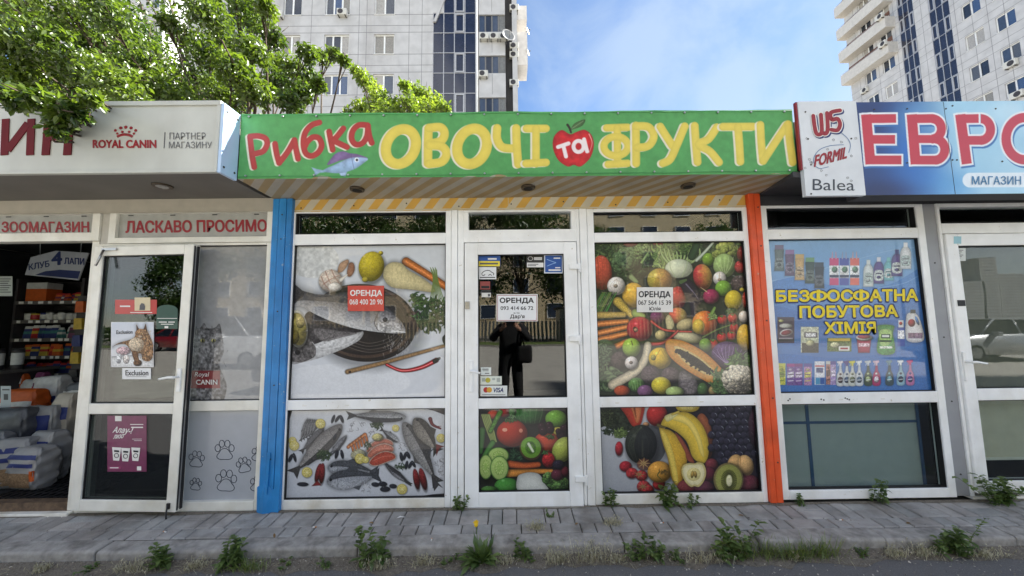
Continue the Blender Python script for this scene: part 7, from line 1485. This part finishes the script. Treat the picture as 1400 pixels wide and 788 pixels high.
for px, py, rp, n in ((55, 137, 18, 170), (92, 144, 16, 140), (82, 160, 13, 110), (77, 178, 9, 60), (103, 156, 10, 60), (16, 133, 18, 170), (124, 136, 12, 90)): cp(px, py, -.72, rp, int(n*1.9), .52)
for i in range(46):
    a = rg.uniform(0, 6.28); z = rg.uniform(5.2, 9.4); rr = 3.4*math.sqrt(max(.1, 1-((z-6.2)/3.6)**2)); x_ = -9.+rr*math.cos(a)*rg.random()**.4*1.1; cl_.append(((min(x_, -6.3), 3.6+rr*math.sin(a)*.75, z), .7, 420, .8))
tree('leafy_tree', 'big leafy tree hanging over the pet shop roof and its sign', (-6.0, 5.7, 0), (-5.6, 4.6, 3.5), cl_, .105, LF, .17, seed=5)
cl_ = []
for px, py, rp in ((487, 97, 9), (497, 108, 12), (508, 118, 13), (517, 130, 14), (528, 138, 14), (510, 142, 14), (492, 146, 12), (545, 146, 14), (558, 140, 14), (553, 118, 9), (570, 125, 13), (582, 132, 14), (597, 139, 13), (608, 147, 11), (572, 143, 14), (588, 148, 12), (530, 152, 18), (570, 158, 20), (500, 158, 18), (600, 160, 16), (478, 156, 10)): cp(px, py, rg.uniform(5.6, 7.2), rp, int(24*rp**.9))
tree('young_tree', 'bright yellow-green young tree rising behind the green banner', (-2.3, 7.4, 0), (-2.2, 7.0, 3.4), cl_, .11, LF2, .08, seed=8)
# ================================================================== weeds along the kerb and the wall
WD = leaf_mat('weed_green', (66, 92, 48), (126, 146, 84), .35); WD2 = leaf_mat('grass_green', (78, 104, 48), (140, 150, 84), .35); DRY = leaf_mat('dry_grass', (150, 143, 120), (206, 199, 176), .25)
def leaf_strip(V, Fc, T, base, d, L, w_, bend, side, rg, tooth=0):
    b = len(V); d = d/np.linalg.norm(d); up = np.array([0, 0, 1.]); s_ = np.cross(d, up); s_ = s_/(np.linalg.norm(s_)+1e-6); n = 5; tt = float(np.clip(rg.normal(.5, .25), 0, 1))
    for i in range(n+1):
        t = i/n; p = base+d*L*t+up*(-bend*L*t*t); wd = w_*(math.sin(math.pi*min(1, .12+t*.88))**.8)*(1+tooth*(1 if i % 2 else -1)*.35)
        V += [p-s_*wd/2+up*wd*.15, p, p+s_*wd/2+up*wd*.15]; T += [tt]*3
    for i in range(n):
        a = b+i*3; Fc += [(a, a+1, a+4, a+3), (a+1, a+2, a+5, a+4)]
def plant_obj(name, V, Fc, T, m, parent):
    o0 = org(parent) if parent else np.zeros(3); me = bpy.data.meshes.new(name); me.from_pydata([tuple(v-o0) for v in V], [], Fc); me.materials.append(m)
    a = me.attributes.new('tint', 'FLOAT', 'POINT'); a.data.foreach_set('value', np.array(T, np.float32)); me.polygons.foreach_set('use_smooth', [True]*len(Fc)); me.update()
    o = bpy.data.objects.new(name, me); COL.objects.link(o); o.parent = parent; ORG[o.name] = o0; return o
def weed(kind, label, px, pyb, wp, hp, y, z, seed, cat='weed'):
    rg = np.random.default_rng(seed); D = y+3; k = D/F_PX; x = float(P(px, pyb, y)[0]); w_, h = wp*k, hp*k; base = np.array([x, y, z])
    nm = {'rosette': 'dandelion_plant', 'leafy': 'leafy_weed', 'grass': 'grass_tuft', 'dry': 'dry_grass_tuft'}[kind]; th = thing(nm, label, cat, tuple(base)); V, Fc, T = [], [], []; st = MB()
    if kind == 'rosette':
        for i in range(72):
            a = rg.uniform(0, 6.283); el = rg.uniform(.1, 1.25); d = np.array([math.cos(a)*math.cos(el), math.sin(a)*math.cos(el)*.6, math.sin(el)]); leaf_strip(V, Fc, T, base+np.array([rg.normal()*.012, rg.normal()*.01, .004]), d, rg.uniform(.45, 1)*max(w_*.55, h*.75), w_*.075, rg.uniform(.15, .8)*(1.3-el), 1, rg, 1.5)
    elif kind == 'leafy':
        ns = max(4, int(w_/.03))
        for s_ in range(ns):
            b = base+np.array([rg.uniform(-.32, .32)*w_, rg.uniform(-.3, .2)*min(w_, .12), 0]); top = b+np.array([rg.normal()*w_*.22, rg.normal()*.03-.01, h*rg.uniform(.45, 1.)]); st.tube([b, (b+top)/2+rg.normal(size=3)*.006, top], [.0025, .002, .001], 4)
            nl = 16
            for i in range(nl):
                t = (i+.6)/nl; p = b+(top-b)*t; a = rg.uniform(0, 6.283); d = np.array([math.cos(a), math.sin(a), rg.uniform(.0, .9)]); leaf_strip(V, Fc, T, p, d, h*rg.uniform(.13, .27)*(1.25-.5*t)+.008, h*.095+.006, rg.uniform(.1, .5), 1, rg, .5)
    else:
        for i in range(150 if kind == 'grass' else 110):
            b = base+np.array([rg.normal()*.22*w_, rg.normal()*.018, 0]); a = rg.uniform(0, 6.283); d = np.array([math.cos(a)*.5, math.sin(a)*.35, rg.uniform(.7, 1.3)]); leaf_strip(V, Fc, T, b, d, h*rg.uniform(.4, 1.1), .0035 if kind == 'grass' else .0025, rg.uniform(.1, .7), 1, rg)
            if kind == 'dry' and rg.random() < .6:
                e = np.array(V[-2]); 
                for _ in range(3): leaf_strip(V, Fc, T, e, rg.normal(size=3), .014, .004, .2, 1, rg)
    plant_obj('foliage' if kind in ('leafy', 'rosette') else 'blades', V, Fc, T, {'leafy': WD, 'rosette': WD, 'grass': WD2, 'dry': DRY}[kind], th)
    if st.v: st.build('stem', mat('stem_green', (96, 116, 66), rough=.7), th)
    return th
KY, KZ = -.5, .012; WY, WZ = -.045, .117
weed('leafy', 'low leafy weed at the kerb in front of the open pet shop door', 226, 768, 52, 36, KY, KZ, 1); weed('dry', 'dry straggly stalks left of the leafy weed by the pet shop door', 185, 770, 60, 22, KY-.03, KZ, 2)
weed('leafy', 'tall leafy weed at the kerb below the paw print window', 322, 766, 46, 46, KY, KZ, 3); weed('grass', 'pale grass at the foot of the tall weed below the paw prints', 340, 777, 54, 26, KY-.04, KZ, 4)
weed('leafy', 'bushy weed at the kerb below the seafood picture', 512, 772, 54, 46, KY, KZ, 5); weed('leafy', 'tiny weed at the kerb left of the bushy one', 446, 770, 18, 10, KY-.02, KZ, 6); weed('dry', 'dry tuft mixed into the bushy weed below the seafood picture', 520, 778, 44, 22, KY-.04, KZ, 7)
dn = weed('rosette', 'big dandelion with one yellow flower at the kerb below the middle door', 657, 775, 74, 56, KY-.01, KZ, 8)
q = P(651, 716, KY); MB().tube([(q[0]+.015, KY, KZ+.02), (q[0]+.008, KY-.01, q[2]*.6), (q[0], KY-.01, q[2])], .0022, 5).build('flower_stalk', mat('stem_green', (96, 116, 66)), dn); mb = MB(); mb.ball((q[0], KY-.01, q[2]), (.013, .012, .017), 12)
for i in range(40): a = random.uniform(0, 6.28); e = random.uniform(.2, 1.4); c = np.array([q[0], KY-.01, q[2]+.006]); d = np.array([math.cos(a)*math.cos(e), math.sin(a)*math.cos(e), math.sin(e)]); mb.tube([c, c+d*.02], [.0025, .0015], 4)
mb.build('flower', mat('dandelion_yellow', (240, 200, 30), rough=.6), dn)
weed('leafy', 'small weed right of the dandelion', 718, 770, 32, 26, KY, KZ, 9); weed('dry', 'dry seedy tuft between the dandelion and the door hinge side', 760, 774, 36, 30, KY-.02, KZ, 10); weed('dry', 'tall dry tuft at the kerb below the fruit window corner', 810, 776, 62, 44, KY-.02, KZ, 11)
weed('leafy', 'upright leafy weed below the banana picture', 870, 762, 24, 34, KY+.0, KZ, 12); weed('leafy', 'second upright weed right of the first below the bananas', 897, 762, 18, 33, KY, KZ, 13); weed('dry', 'flattened dry grass under the banana picture', 965, 775, 90, 24, KY-.03, KZ, 14)
weed('leafy', 'big weed with dark leaves at the kerb below the orange post', 1004, 764, 66, 46, KY, KZ, 15); weed('grass', 'green grass clump at the kerb right of the big weed', 1050, 768, 60, 38, KY-.01, KZ, 16); weed('grass', 'thick grass clump at the kerb left of the kerb joint', 1124, 766, 58, 36, KY-.01, KZ, 17); weed('grass', 'low grass joining the two clumps below the detergent poster', 1088, 768, 50, 30, KY-.02, KZ, 18)
weed('leafy', 'dark leafy weed at the kerb below the grey post', 1304, 764, 62, 43, KY, KZ, 19); weed('dry', 'dry grass bundle at the kerb right of the dark weed', 1350, 766, 60, 18, KY-.03, KZ, 20); weed('dry', 'dry stalks left of the dark weed at the kerb', 1262, 764, 32, 22, KY-.01, KZ, 21)
weed('leafy', 'weed growing at the wall between seafood window and middle door', 629, 693, 15, 26, WY, WZ, 22); weed('leafy', 'weed at the wall below the left corner of the banana picture', 834, 692, 24, 27, WY, WZ, 23); weed('leafy', 'taller weed at the wall below the bananas', 914, 690, 34, 38, WY, WZ, 24); weed('leafy', 'little weed at the wall right of the taller one', 943, 690, 16, 18, WY, WZ, 25)
weed('leafy', 'tiny weed beside the foot of the orange post', 1093, 690, 16, 14, WY-.02, WZ, 26); weed('leafy', 'single stem weed in front of the grey green boards', 1199, 680, 20, 32, WY, WZ, 27); weed('leafy', 'broad weed clump at the foot of the right-hand door', 1361, 692, 66, 40, WY-.05, WZ, 28); weed('leafy', 'tiny weed in a paving joint before the middle door', 753, 712, 16, 8, -.16, pave_z(-.16)-.002, 29); weed('dry', 'dry tuft in a paving joint below the middle door', 733, 728, 22, 14, -.3, pave_z(-.3)-.002, 30); weed('dry', 'dry tuft in the paving below the fruit window', 838, 722, 26, 12, -.26, pave_z(-.26)-.002, 31)
V, Fc, T = [], [], []; rgd = np.random.default_rng(77)
for i in range(1500):
    x = rgd.uniform(-4.6, 4.6)
    if vnoise(2, 402, 9, np.random.default_rng(6))[0, int((x+5)*39)] < rgd.uniform(.3, .85): continue
    a = rgd.uniform(0, 6.283); b = np.array([x, -.475-rgd.random()**1.6*.09, .012+.02*rgd.random()]); leaf_strip(V, Fc, T, b, np.array([math.cos(a), math.sin(a)*.4, rgd.uniform(-.05, .5)]), rgd.uniform(.02, .07), .0022, .3, 1, rgd)
o = plant_obj('dead_grass', V, Fc, T, DRY, None); tag(o, 'dead straw and dry stalks lying along the foot of the kerb', 'dry grass', kind='stuff')
for i, (px, s_, k) in enumerate(((60, 12, 'dry'), (130, 10, 'leafy'), (268, 14, 'dry'), (390, 12, 'leafy'), (580, 16, 'dry'), (612, 12, 'leafy'), (690, 14, 'dry'), (845, 12, 'dry'), (925, 14, 'leafy'), (1085, 10, 'dry'), (1180, 12, 'leafy'), (1225, 18, 'dry'))):
    weed(k, 'small %s sprouting between the bigger weeds along the kerb' % ('dry tuft' if k == 'dry' else 'green weed'), px, 768, s_*2, s_, KY-.01, KZ, 60+i)['group'] = 'small growth along the kerb, ' + ('dry' if k == 'dry' else 'green')
# litter and dirt on the pavement
mb = MB(); x = -4.5; nzl = vnoise(2, 800, 12, np.random.default_rng(9))[0]
while x < 4.5:
    w2 = random.uniform(.05, .12); d = .012+.03*nzl[int((x+4.6)*80)]; d2 = .012+.03*nzl[int((x+w2+4.6)*80)]; y0 = -.034
    mb.add([(x, y0, pave_z(y0)+.006), (x+w2, y0, pave_z(y0)+.006), (x+w2, y0-d2, pave_z(y0-d2)+.0025), (x, y0-d, pave_z(y0-d)+.0025)], [(0, 3, 2, 1)], 0, True); x += w2
tag(mb.build('wall_dirt', mat('kerb_dirt', (126, 118, 106))), kind='structure')
for i, (px, py, a) in enumerate(((548, 708, .2), )):
    q = PG(px, py, pave_z(-.17)+.004); tag(MB().add([(q[0]-.03, q[1]-.008, q[2]), (q[0]-.01, q[1]+.014, q[2]+.006), (q[0]+.03, q[1]+.01, q[2]+.001), (q[0]+.026, q[1]-.004, q[2]+.004), (q[0], q[1]-.004, q[2]+.005)], [(0, 4, 1), (1, 4, 2), (2, 4, 3)]).build('paper_scrap', INKW), 'white scrap of paper on the paving below the seafood picture', 'litter')
for i, (px, py, lab) in enumerate(((430, 722, 'cigarette end on the paving below the left part of the seafood picture'), (905, 716, 'cigarette end on the paving below the bananas'), (1150, 712, 'cigarette end on the paving below the grey green boards'), (590, 737, 'cigarette end on the kerb top left of the dandelion'), (225, 728, 'cigarette end on the paving in front of the open door'))):
    q = PG(px, py, .105); z = pave_z(q[1])+.006; a = random.uniform(0, 3); d = np.array([math.cos(a), math.sin(a), 0])*.013; c = np.array([q[0], q[1], z])
    o = thing('cigarette_end', lab, 'litter', tuple(c)); MB().tube([c-d, c+d*.2], .0038, 8).build('paper', INKW, o); MB().tube([c+d*.2, c+d], .0039, 8).build('filter', mat('cork_tip', (190, 130, 70)), o)
for i, (px, py, lab) in enumerate(((375, 735, 'dry brown leaf on the kerb below the blue post'), (790, 716, 'dry brown leaf on the paving right of the middle door'), (1010, 706, 'dry brown leaf near the foot of the orange post'), (505, 716, 'dry brown leaf below the middle of the seafood picture'), (1240, 716, 'dry brown leaf below the right end of the grey green boards'))):
    q = PG(px, py, .105); z = pave_z(q[1])+.004; V, Fc, T = [], [], []; leaf_strip(V, Fc, T, np.array([q[0], q[1], z]), np.array([random.uniform(-1, 1), random.uniform(-.6, .6), .12]), .035, .017, .15, 1, np.random.default_rng(i)); o = plant_obj('fallen_leaf', V, Fc, T, leaf_mat('dead_leaf', (110, 84, 56), (150, 120, 80), .2), None); tag(o, lab, 'leaf')
# ================================================================== the far side of the street, mirrored in the shop glass
plane_obj('grass_verge', -120, 120, -27, -21.4, .03, mat('verge_grass', (92, 112, 52), rough=1., var=.4, vscale=6, col2=(124, 128, 70)))
tag(MB().box(-120, 120, -21.5, -21.35, -.02, .12).build('far_kerb', KERBM), kind='structure')
plane_obj('far_pavement', -120, 120, -60, -27, .02, mat('far_paving', (150, 144, 134), rough=.95, var=.2))
CRM = mat('cream_render', (226, 208, 172), rough=.9, var=.12, vscale=.6)
ab = thing('apartment_block', 'long cream apartment block across the street seen only as a reflection', 'building', (-10, -46, 0))
MB().box(-46, 31, -58, -42, -.02, 17.5).build('wall', CRM, ab); MB().box(-46.3, 31.3, -58.3, -41.7, 17.5, 17.9).build('roof', ROOF, ab)
src = None
for i in range(19):
    for k in range(5):
        x, z = -43.5+i*4, 2.2+k*3.1
        if src is None: src = MB().box(x, x+1.7, -42.06, -41.94, z, z+1.6).build('window', TG[1], ab); fr0 = MB().frame(x-.08, x+1.78, z-.08, z+1.68, .08, .08, .08, .08, -42.02, -41.9).build('window_frame', PVC, src)
        else: c = src.copy(); COL.objects.link(c); c.parent = ab; c.location = (x+43.5, 0, z-2.2); d = fr0.copy(); COL.objects.link(d); d.parent = c
FG = mat('fence_grey', (120, 122, 124), rough=.5, metal=.4)
fe = thing('metal_fence', 'grey metal fence along the verge across the street', 'fence', (4, -27.2, 0))
m = MB()
for i in range(110): x = -14+i*.3; m.box(x, x+.16, -27.22, -27.18, .1, 1.7)
m.build('fence_slats', FG, fe); m = MB()
for i in range(12): x = -14+i*3; m.box(x-.05, x+.05, -27.3, -27.22, 0, 1.85)
m.build('fence_posts', FG, fe)
ks = thing('kiosk', 'white kiosk behind the fence across the street', 'kiosk', (6.5, -30, 0)); MB().box(4.2, 8.6, -32, -29, 0, 2.7).build('wall', SHEETM, ks); MB().box(4.0, 8.8, -32.2, -28.8, 2.7, 2.85).build('roof', ROOF, ks); MB().box(5.0, 6.8, -29, -28.95, .9, 2.2).build('window', TG[0], ks)
rg = random.Random(21)
for i, (x, y, h, lab) in enumerate(((-34, -29, 10, 'leftmost broad tree across the street'), (-26.5, -28.5, 12, 'second tree from the left across the street'), (-19, -29.5, 11, 'tree behind the white van across the street'), (-12, -28.5, 13, 'tall tree across the street opposite the blue post'), (-5.5, -29, 12, 'tree across the street opposite the fish window'), (1.0, -28.6, 13, 'tree across the street opposite the middle door'), (6.5, -28.2, 10, 'tree across the street in front of the white kiosk'), (19, -31, 10, 'rightmost tree across the street near the lamp'))):
    cl_ = []
    for k in range(26): a = rg.uniform(0, 6.28); z = rg.uniform(.28, 1.)*h; rr = h*.3*math.sqrt(max(.08, 1-((z/h-.6)/.45)**2)); cl_.append(((x+rr*math.cos(a)*rg.random()**.4, y+rr*math.sin(a)*rg.random()**.4, z), h*.13, 420))
    tree('street_tree', lab, (x, y, .02), (x, y, h*.3), cl_, .3, LF3, .2, seed=30+i, group='trees across the street')
tag(MB().box(-45, -15, -28.2, -27.4, .02, 1.5).build('hedge_base', LF3), 'clipped green hedge across the street behind the red car', 'hedge') if False else None
hd = thing('hedge', 'clipped green hedge across the street behind the red car', 'hedge', (-28, -27.8, .02)); n = 9000; g = np.random.default_rng(3); pts = np.stack([g.uniform(-42, -14.5, n), g.uniform(-28.4, -27.2, n), .05+g.random(n)**.6*1.6], 1); leaf_cloud('foliage', pts, np.tile([0, 0, 1.], (n, 1)), g.uniform(.15, .3, n), LF3, hd, g.random(n))
# skyline
for i, (x, w_, h) in enumerate(((632, 30, 52), (655, 24, 84), (688, 40, 62))):
    t = thing('far_tower', ('broad far tower left in the mirrored skyline', 'tallest far tower in the mirrored skyline', 'low far tower right in the mirrored skyline')[i], 'tower', (x, -500, 0)); MB().box(x-w_/2, x+w_/2, -520, -500, -.02, h).build('wall', TW, t); m = MB()
    for k in range(int(h/4)): m.box(x-w_/2+2, x+w_/2-2, -499.9, -499.8, 3+k*4, 4.2+k*4)
    m.build('window_bands', mat('far_window_grey', (150, 152, 158)), t)
lp = thing('street_lamp', 'tall grey street lamp across the street', 'street lamp', (26.5, -20.6, .1)); MB().tube([(26.5, -22, 0), (26.5, -22, 6), (26.5, -22, 8.5)], [.1, .07, .05], 10).tube([(26.5, -22, 8.5), (26.5, -21.4, 9), (26.5, -20, 9.1)], .04, 8).build('pole', FG, lp); MB().box(26.35, 26.65, -20.2, -19.4, 9.02, 9.16).build('lamp_head', FG, lp, bevel=.03)
# parked cars
CG = mat('car_glass', (30, 34, 38), rough=.04, spec=.9, var=.05); TYRE = mat('tyre', (26, 26, 27), rough=.85, var=.2); HUB = mat('hub_metal', (170, 172, 174), rough=.3, metal=.9); LAMP = mat('lamp_lens', (220, 222, 224), rough=.1); TAIL = mat('tail_lens', (150, 24, 24), rough=.2)
def car(label, cat, loc, rz, paint, prof, cabin, L, W_, wheels, wr=.31, name='parked_car'):
    """body swept from its side profile, a narrower glass house, arches, wheels, lamps"""
    th = thing(name, label, cat, loc, 'parked vehicles', rz); ORG[th.name] = np.zeros(3); mb = MB(); pr = smooth_pts(prof, True, 4); n = len(pr); rings = []
    for s_, k, dz in ((-1, .9, 0), (-1, .97, 0), (-1, 1, 0), (1, 1, 0), (1, .97, 0), (1, .9, 0)): pass
    for y, k in ((-W_/2, .955), (-W_/2+.06, .99), (-W_/2+.2, 1), (W_/2-.2, 1), (W_/2-.06, .99), (W_/2, .955)):
        cz = .55; rings.append([(x*k, y, cz+(z-cz)*k) for x, z in pr])
    vs = [p for r_ in rings for p in r_]; m = len(rings)
    mb.add(vs, [(j*n+i, j*n+(i+1) % n, (j+1)*n+(i+1) % n, (j+1)*n+i) for j in range(m-1) for i in range(n)]+[tuple(range(n))[::-1], tuple(range((m-1)*n, m*n))], 0, True); mb.build('body', paint, th)
    cb = MB(); c = np.array(cabin); k = len(c)
    yb, yt = W_/2-.05, W_/2-.24; z0, z1 = c[:, 1].min(), c[:, 1].max()
    def yy(z): return yb+(yt-yb)*(z-z0)/(z1-z0)
    lft = [(x, -yy(z), z) for x, z in c]; rgt = [(x, yy(z), z) for x, z in c]; cb.add(lft+rgt, [tuple(range(k))[::-1], tuple(range(k, 2*k))]+[(i, (i+1) % k, k+(i+1) % k, k+i) for i in range(k)]); cb.build('windows', CG, th, bevel=.04)
    rf = MB(); xs_ = [x for x, z in c if z > z1-.03]; rf.box(min(xs_)-.04, max(xs_)+.04, -yt-.02, yt+.02, z1-.005, z1+.045); rf.build('roof', paint, th, bevel=.03)
    pl_ = MB()
    for sgn_ in (-1, 1):
        for i in range(k):
            a, b = c[i], c[(i+1) % k]
            if abs(a[1]-b[1]) > .15: pl_.tube([(a[0], sgn_*(yy(a[1])+.005), a[1]), (b[0], sgn_*(yy(b[1])+.005), b[1])], .035, 6)
        xm = (c[:, 0].min()+c[:, 0].max())/2; pl_.tube([(xm, sgn_*(yb+.006), z0), (xm, sgn_*(yt+.006), z1)], .035, 6)
    pl_.build('pillars', paint, th)
    for x in wheels:
        for sgn_ in (-1, 1):
            y = sgn_*(W_/2-.1); wv = MB().tube([(x, y-.1, wr), (x, y-.09, wr), (x, y+.09, wr), (x, y+.1, wr)], [wr*.9, wr, wr, wr*.9], 20); wo = wv.build('wheel', TYRE, th)
            MB().disc((x, y+sgn_*.101, wr), wr*.62, (0, sgn_, 0), .015, 18).build('hub', HUB, wo)
            MB().tube([(x, sgn_*(W_/2-.0), wr), (x, sgn_*(W_/2+.006), wr)], wr*1.16, 22).build('wheel_arch', RUBBER, th) if False else None
    for sgn_ in (-1, 1): MB().ball((L/2-.12, sgn_*(W_/2-.3), .68), (.1, .2, .09), 10).build('headlight', LAMP, th); MB().ball((-L/2+.1, sgn_*(W_/2-.25), .8), (.07, .14, .14), 10).build('tail_light', TAIL, th); MB().box(.55, .72, sgn_*W_/2-.02 if sgn_ > 0 else -W_/2-.16, (W_/2+.16) if sgn_ > 0 else -W_/2+.02, z0-.02, z0+.12).build('wing_mirror', paint, th, bevel=.02)
    return th
def paint(n, c): return mat(n, c, rough=.25, var=.03, coat=1., coat_rough=.02, metal=.2)
prof = [(2.05, .3), (2.12, .5), (2.05, .72), (1.6, .82), (1.0, .93), (-1.4, .95), (-2.0, .92), (-2.12, .6), (-2.05, .3), (-1.0, .24), (1., .24)]; cab = [(1.05, .9), (.35, 1.42), (-1.0, 1.42), (-1.75, .92)]
car('red hatchback parked across the street, mirrored in the open door', 'car', (-24, -20.2, 0), 0, paint('red_car_paint', (150, 30, 34)), prof, cab, 4.2, 1.72, (1.3, -1.3))
car('dark car parked on the road behind the photographer', 'car', (-3.6, -6.2, 0), 0, paint('black_car_paint', (24, 26, 32)), prof, cab, 4.2, 1.75, (1.3, -1.3))
car('silver car parked on the road at the right, mirrored in the right-hand door', 'car', (17, -10.5, 0), math.pi, paint('silver_car_paint', (168, 170, 172)), prof, cab, 4.2, 1.75, (1.3, -1.3))
vprof = [(2.35, .35), (2.42, .6), (2.36, .95), (1.9, 1.12), (1.5, 1.2), (-2.2, 1.2), (-2.38, 1.1), (-2.38, .4), (-1., .28), (1., .28)]; vcab = [(1.55, 1.16), (.85, 1.9), (-2.2, 1.95), (-2.33, 1.16)]
car('white van parked on the road, mirrored in the grey film window', 'van', (-10.9, -11.4, 0), 0, paint('white_van_paint', (226, 228, 230)), vprof, vcab, 4.8, 1.9, (1.5, -1.5), .34, name='parked_van')
# ================================================================== the photographer, mirrored in the middle door
pe = thing('person', 'person in black clothes holding a phone up before the shops, seen in the door glass', 'person', (.0, -3.42, 0)); ORG[pe.name] = np.array([0., -3.42, 0])
J = {'pel': (0, 0, .93), 'sp': (0, .0, 1.12), 'ch': (0, -.01, 1.33), 'nk': (0, .0, 1.50), 'hd0': (0, .035, 1.57), 'hd1': (0, .04, 1.66), 'hd2': (0, .02, 1.75),
     'sl': (-.17, 0, 1.43), 'el': (-.31, .14, 1.23), 'wl': (-.125, .335, 1.43), 'pl': (-.10, .365, 1.475), 'sr': (.17, 0, 1.43), 'er': (.31, .14, 1.23), 'wr': (.125, .335, 1.43), 'pr': (.10, .365, 1.475),
     'hl': (-.1, 0, .88), 'kl': (-.12, .03, .49), 'al': (-.13, -.01, .10), 'tl': (-.14, .14, .045), 'hr': (.1, 0, .88), 'kr': (.12, .03, .49), 'ar': (.13, -.01, .10), 'tr': (.14, .14, .045)}
RAD = {'pel': (.2, .15), 'sp': (.195, .14), 'ch': (.2, .14), 'nk': (.055, .055), 'hd0': (.075, .085), 'hd1': (.085, .1), 'hd2': (.06, .07), 'sl': (.085, .085), 'el': (.066, .066), 'wl': (.034, .034), 'pl': (.034, .026), 'hl': (.13, .12), 'kl': (.105, .095), 'al': (.085, .07), 'tl': (.045, .035)}
for k in ('s', 'e', 'w', 'p', 'h', 'k', 'a', 't'): RAD[k+'r'] = RAD[k+'l']
E_ = [('pel', 'sp'), ('sp', 'ch'), ('ch', 'nk'), ('nk', 'hd0'), ('hd0', 'hd1'), ('hd1', 'hd2'), ('ch', 'sl'), ('sl', 'el'), ('el', 'wl'), ('wl', 'pl'), ('ch', 'sr'), ('sr', 'er'), ('er', 'wr'), ('wr', 'pr'), ('pel', 'hl'), ('hl', 'kl'), ('kl', 'al'), ('al', 'tl'), ('pel', 'hr'), ('hr', 'kr'), ('kr', 'ar'), ('ar', 'tr')]
names = list(J); vs_ = [J[k] for k in names]; es_ = [(names.index(a), names.index(b)) for a, b in E_]; rad = [RAD[k] for k in names]
for sgn_, pk in ((-1, 'pl'), (1, 'pr')):     # fingers curl round the edge of the phone
    for f in range(5):
        b = np.array(J[pk]); z = .03-.019*f if f < 4 else .0; i0 = len(vs_); o_ = (.0, .02, z) if f < 4 else (-sgn_*.012, -.005, .03)
        a1 = b+np.array(o_); a2 = a1+(np.array([-sgn_*.012, .026, .004]) if f < 4 else np.array([-sgn_*.022, .008, .016])); a3 = a2+(np.array([-sgn_*.03, .008, .0]) if f < 4 else np.array([-sgn_*.022, .004, .004]))*(1-.08*abs(f-1))
        vs_ += [tuple(a1), tuple(a2), tuple(a3)]; es_ += [(names.index(pk), i0), (i0, i0+1), (i0+1, i0+2)]; rad += [(.0095, .0095), (.009, .009), (.007, .007)]
me = bpy.data.meshes.new('person_body'); me.from_pydata(vs_, es_, []); po = bpy.data.objects.new('body', me); COL.objects.link(po)
sk = po.modifiers.new('skin', 'SKIN'); sk.use_smooth_shade = True; ss = po.modifiers.new('sub', 'SUBSURF'); ss.levels = ss.render_levels = 2
for i, r_ in enumerate(rad): me.skin_vertices[0].data[i].radius = r_; me.skin_vertices[0].data[i].use_root = (i == 0)
dg = bpy.context.evaluated_depsgraph_get(); bm_ = bpy.data.meshes.new_from_object(po.evaluated_get(dg)); bpy.data.objects.remove(po)
CLOTH = mat('black_cloth', (26, 26, 28), rough=.9, var=.25, vscale=12); SKIN = mat('skin', (196, 150, 126), rough=.55, var=.08); HAIR = mat('dark_hair', (44, 34, 28), rough=.6, var=.3, vscale=30); SHOE = mat('shoe', (40, 40, 42), rough=.6)
bm_.materials.clear(); [bm_.materials.append(m) for m in (CLOTH, SKIN, SHOE)]
for p in bm_.polygons:
    c = p.center; p.use_smooth = True
    p.material_index = 1 if (c.z > 1.5 and c.y < .2) or (c.y > .33) else 2 if c.z < .09 else 0
po = bpy.data.objects.new('body', bm_); COL.objects.link(po); po.parent = pe
ORG[pe.name] = np.zeros(3)
hr_ = MB(); hr_.ball((0, .005, 1.70), (.098, .115, .105), 16); hr_.ball((0, -.05, 1.63), (.09, .075, .11), 14); hr_.build('hair', HAIR, pe)
fc = MB(); fc.ball((0, .142, 1.645), (.014, .022, .024), 8); fc.build('nose', SKIN, pe)
for s_ in (-1, 1): MB().ball((s_*.034, .126, 1.675), (.013, .009, .009), 8).build('eye', INKW, pe); MB().ball((s_*.09, .03, 1.65), (.014, .024, .034), 8).build('ear', SKIN, pe)
MB().ball((0, .128, 1.605), (.026, .01, .008), 8).build('mouth', mat('lips', (160, 90, 84)), pe)
ph = thing('smartphone', 'dark smartphone held up in both hands of the person', 'phone', (0, -3.035, 1.46)); MB().box(-.078, .078, -3.04, -3.031, 1.462, 1.538).build('case', RUBBER, ph, bevel=.004); MB().box(-.074, .074, -3.0412, -3.0401, 1.466, 1.534).build('screen', CG, ph); MB().disc((-.055, -3.031, 1.52), .009, (0, 1, 0), .003, 14).build('lens', CG, ph)
bg_ = thing('shoulder_bag', 'black shoulder bag hanging at the hip of the person', 'bag', (.2, -3.36, .78)); MB().box(.1, .36, -3.34, -3.22, .84, 1.14).build('bag_body', CLOTH, bg_, bevel=.065, seg=4); MB().tube([(.23, -3.27, 1.12), (.19, -3.28, 1.3), (.08, -3.38, 1.5), (-.02, -3.5, 1.46), (.1, -3.56, 1.2), (.27, -3.36, 1.05)], .012, 6).build('strap', CLOTH, bg_)
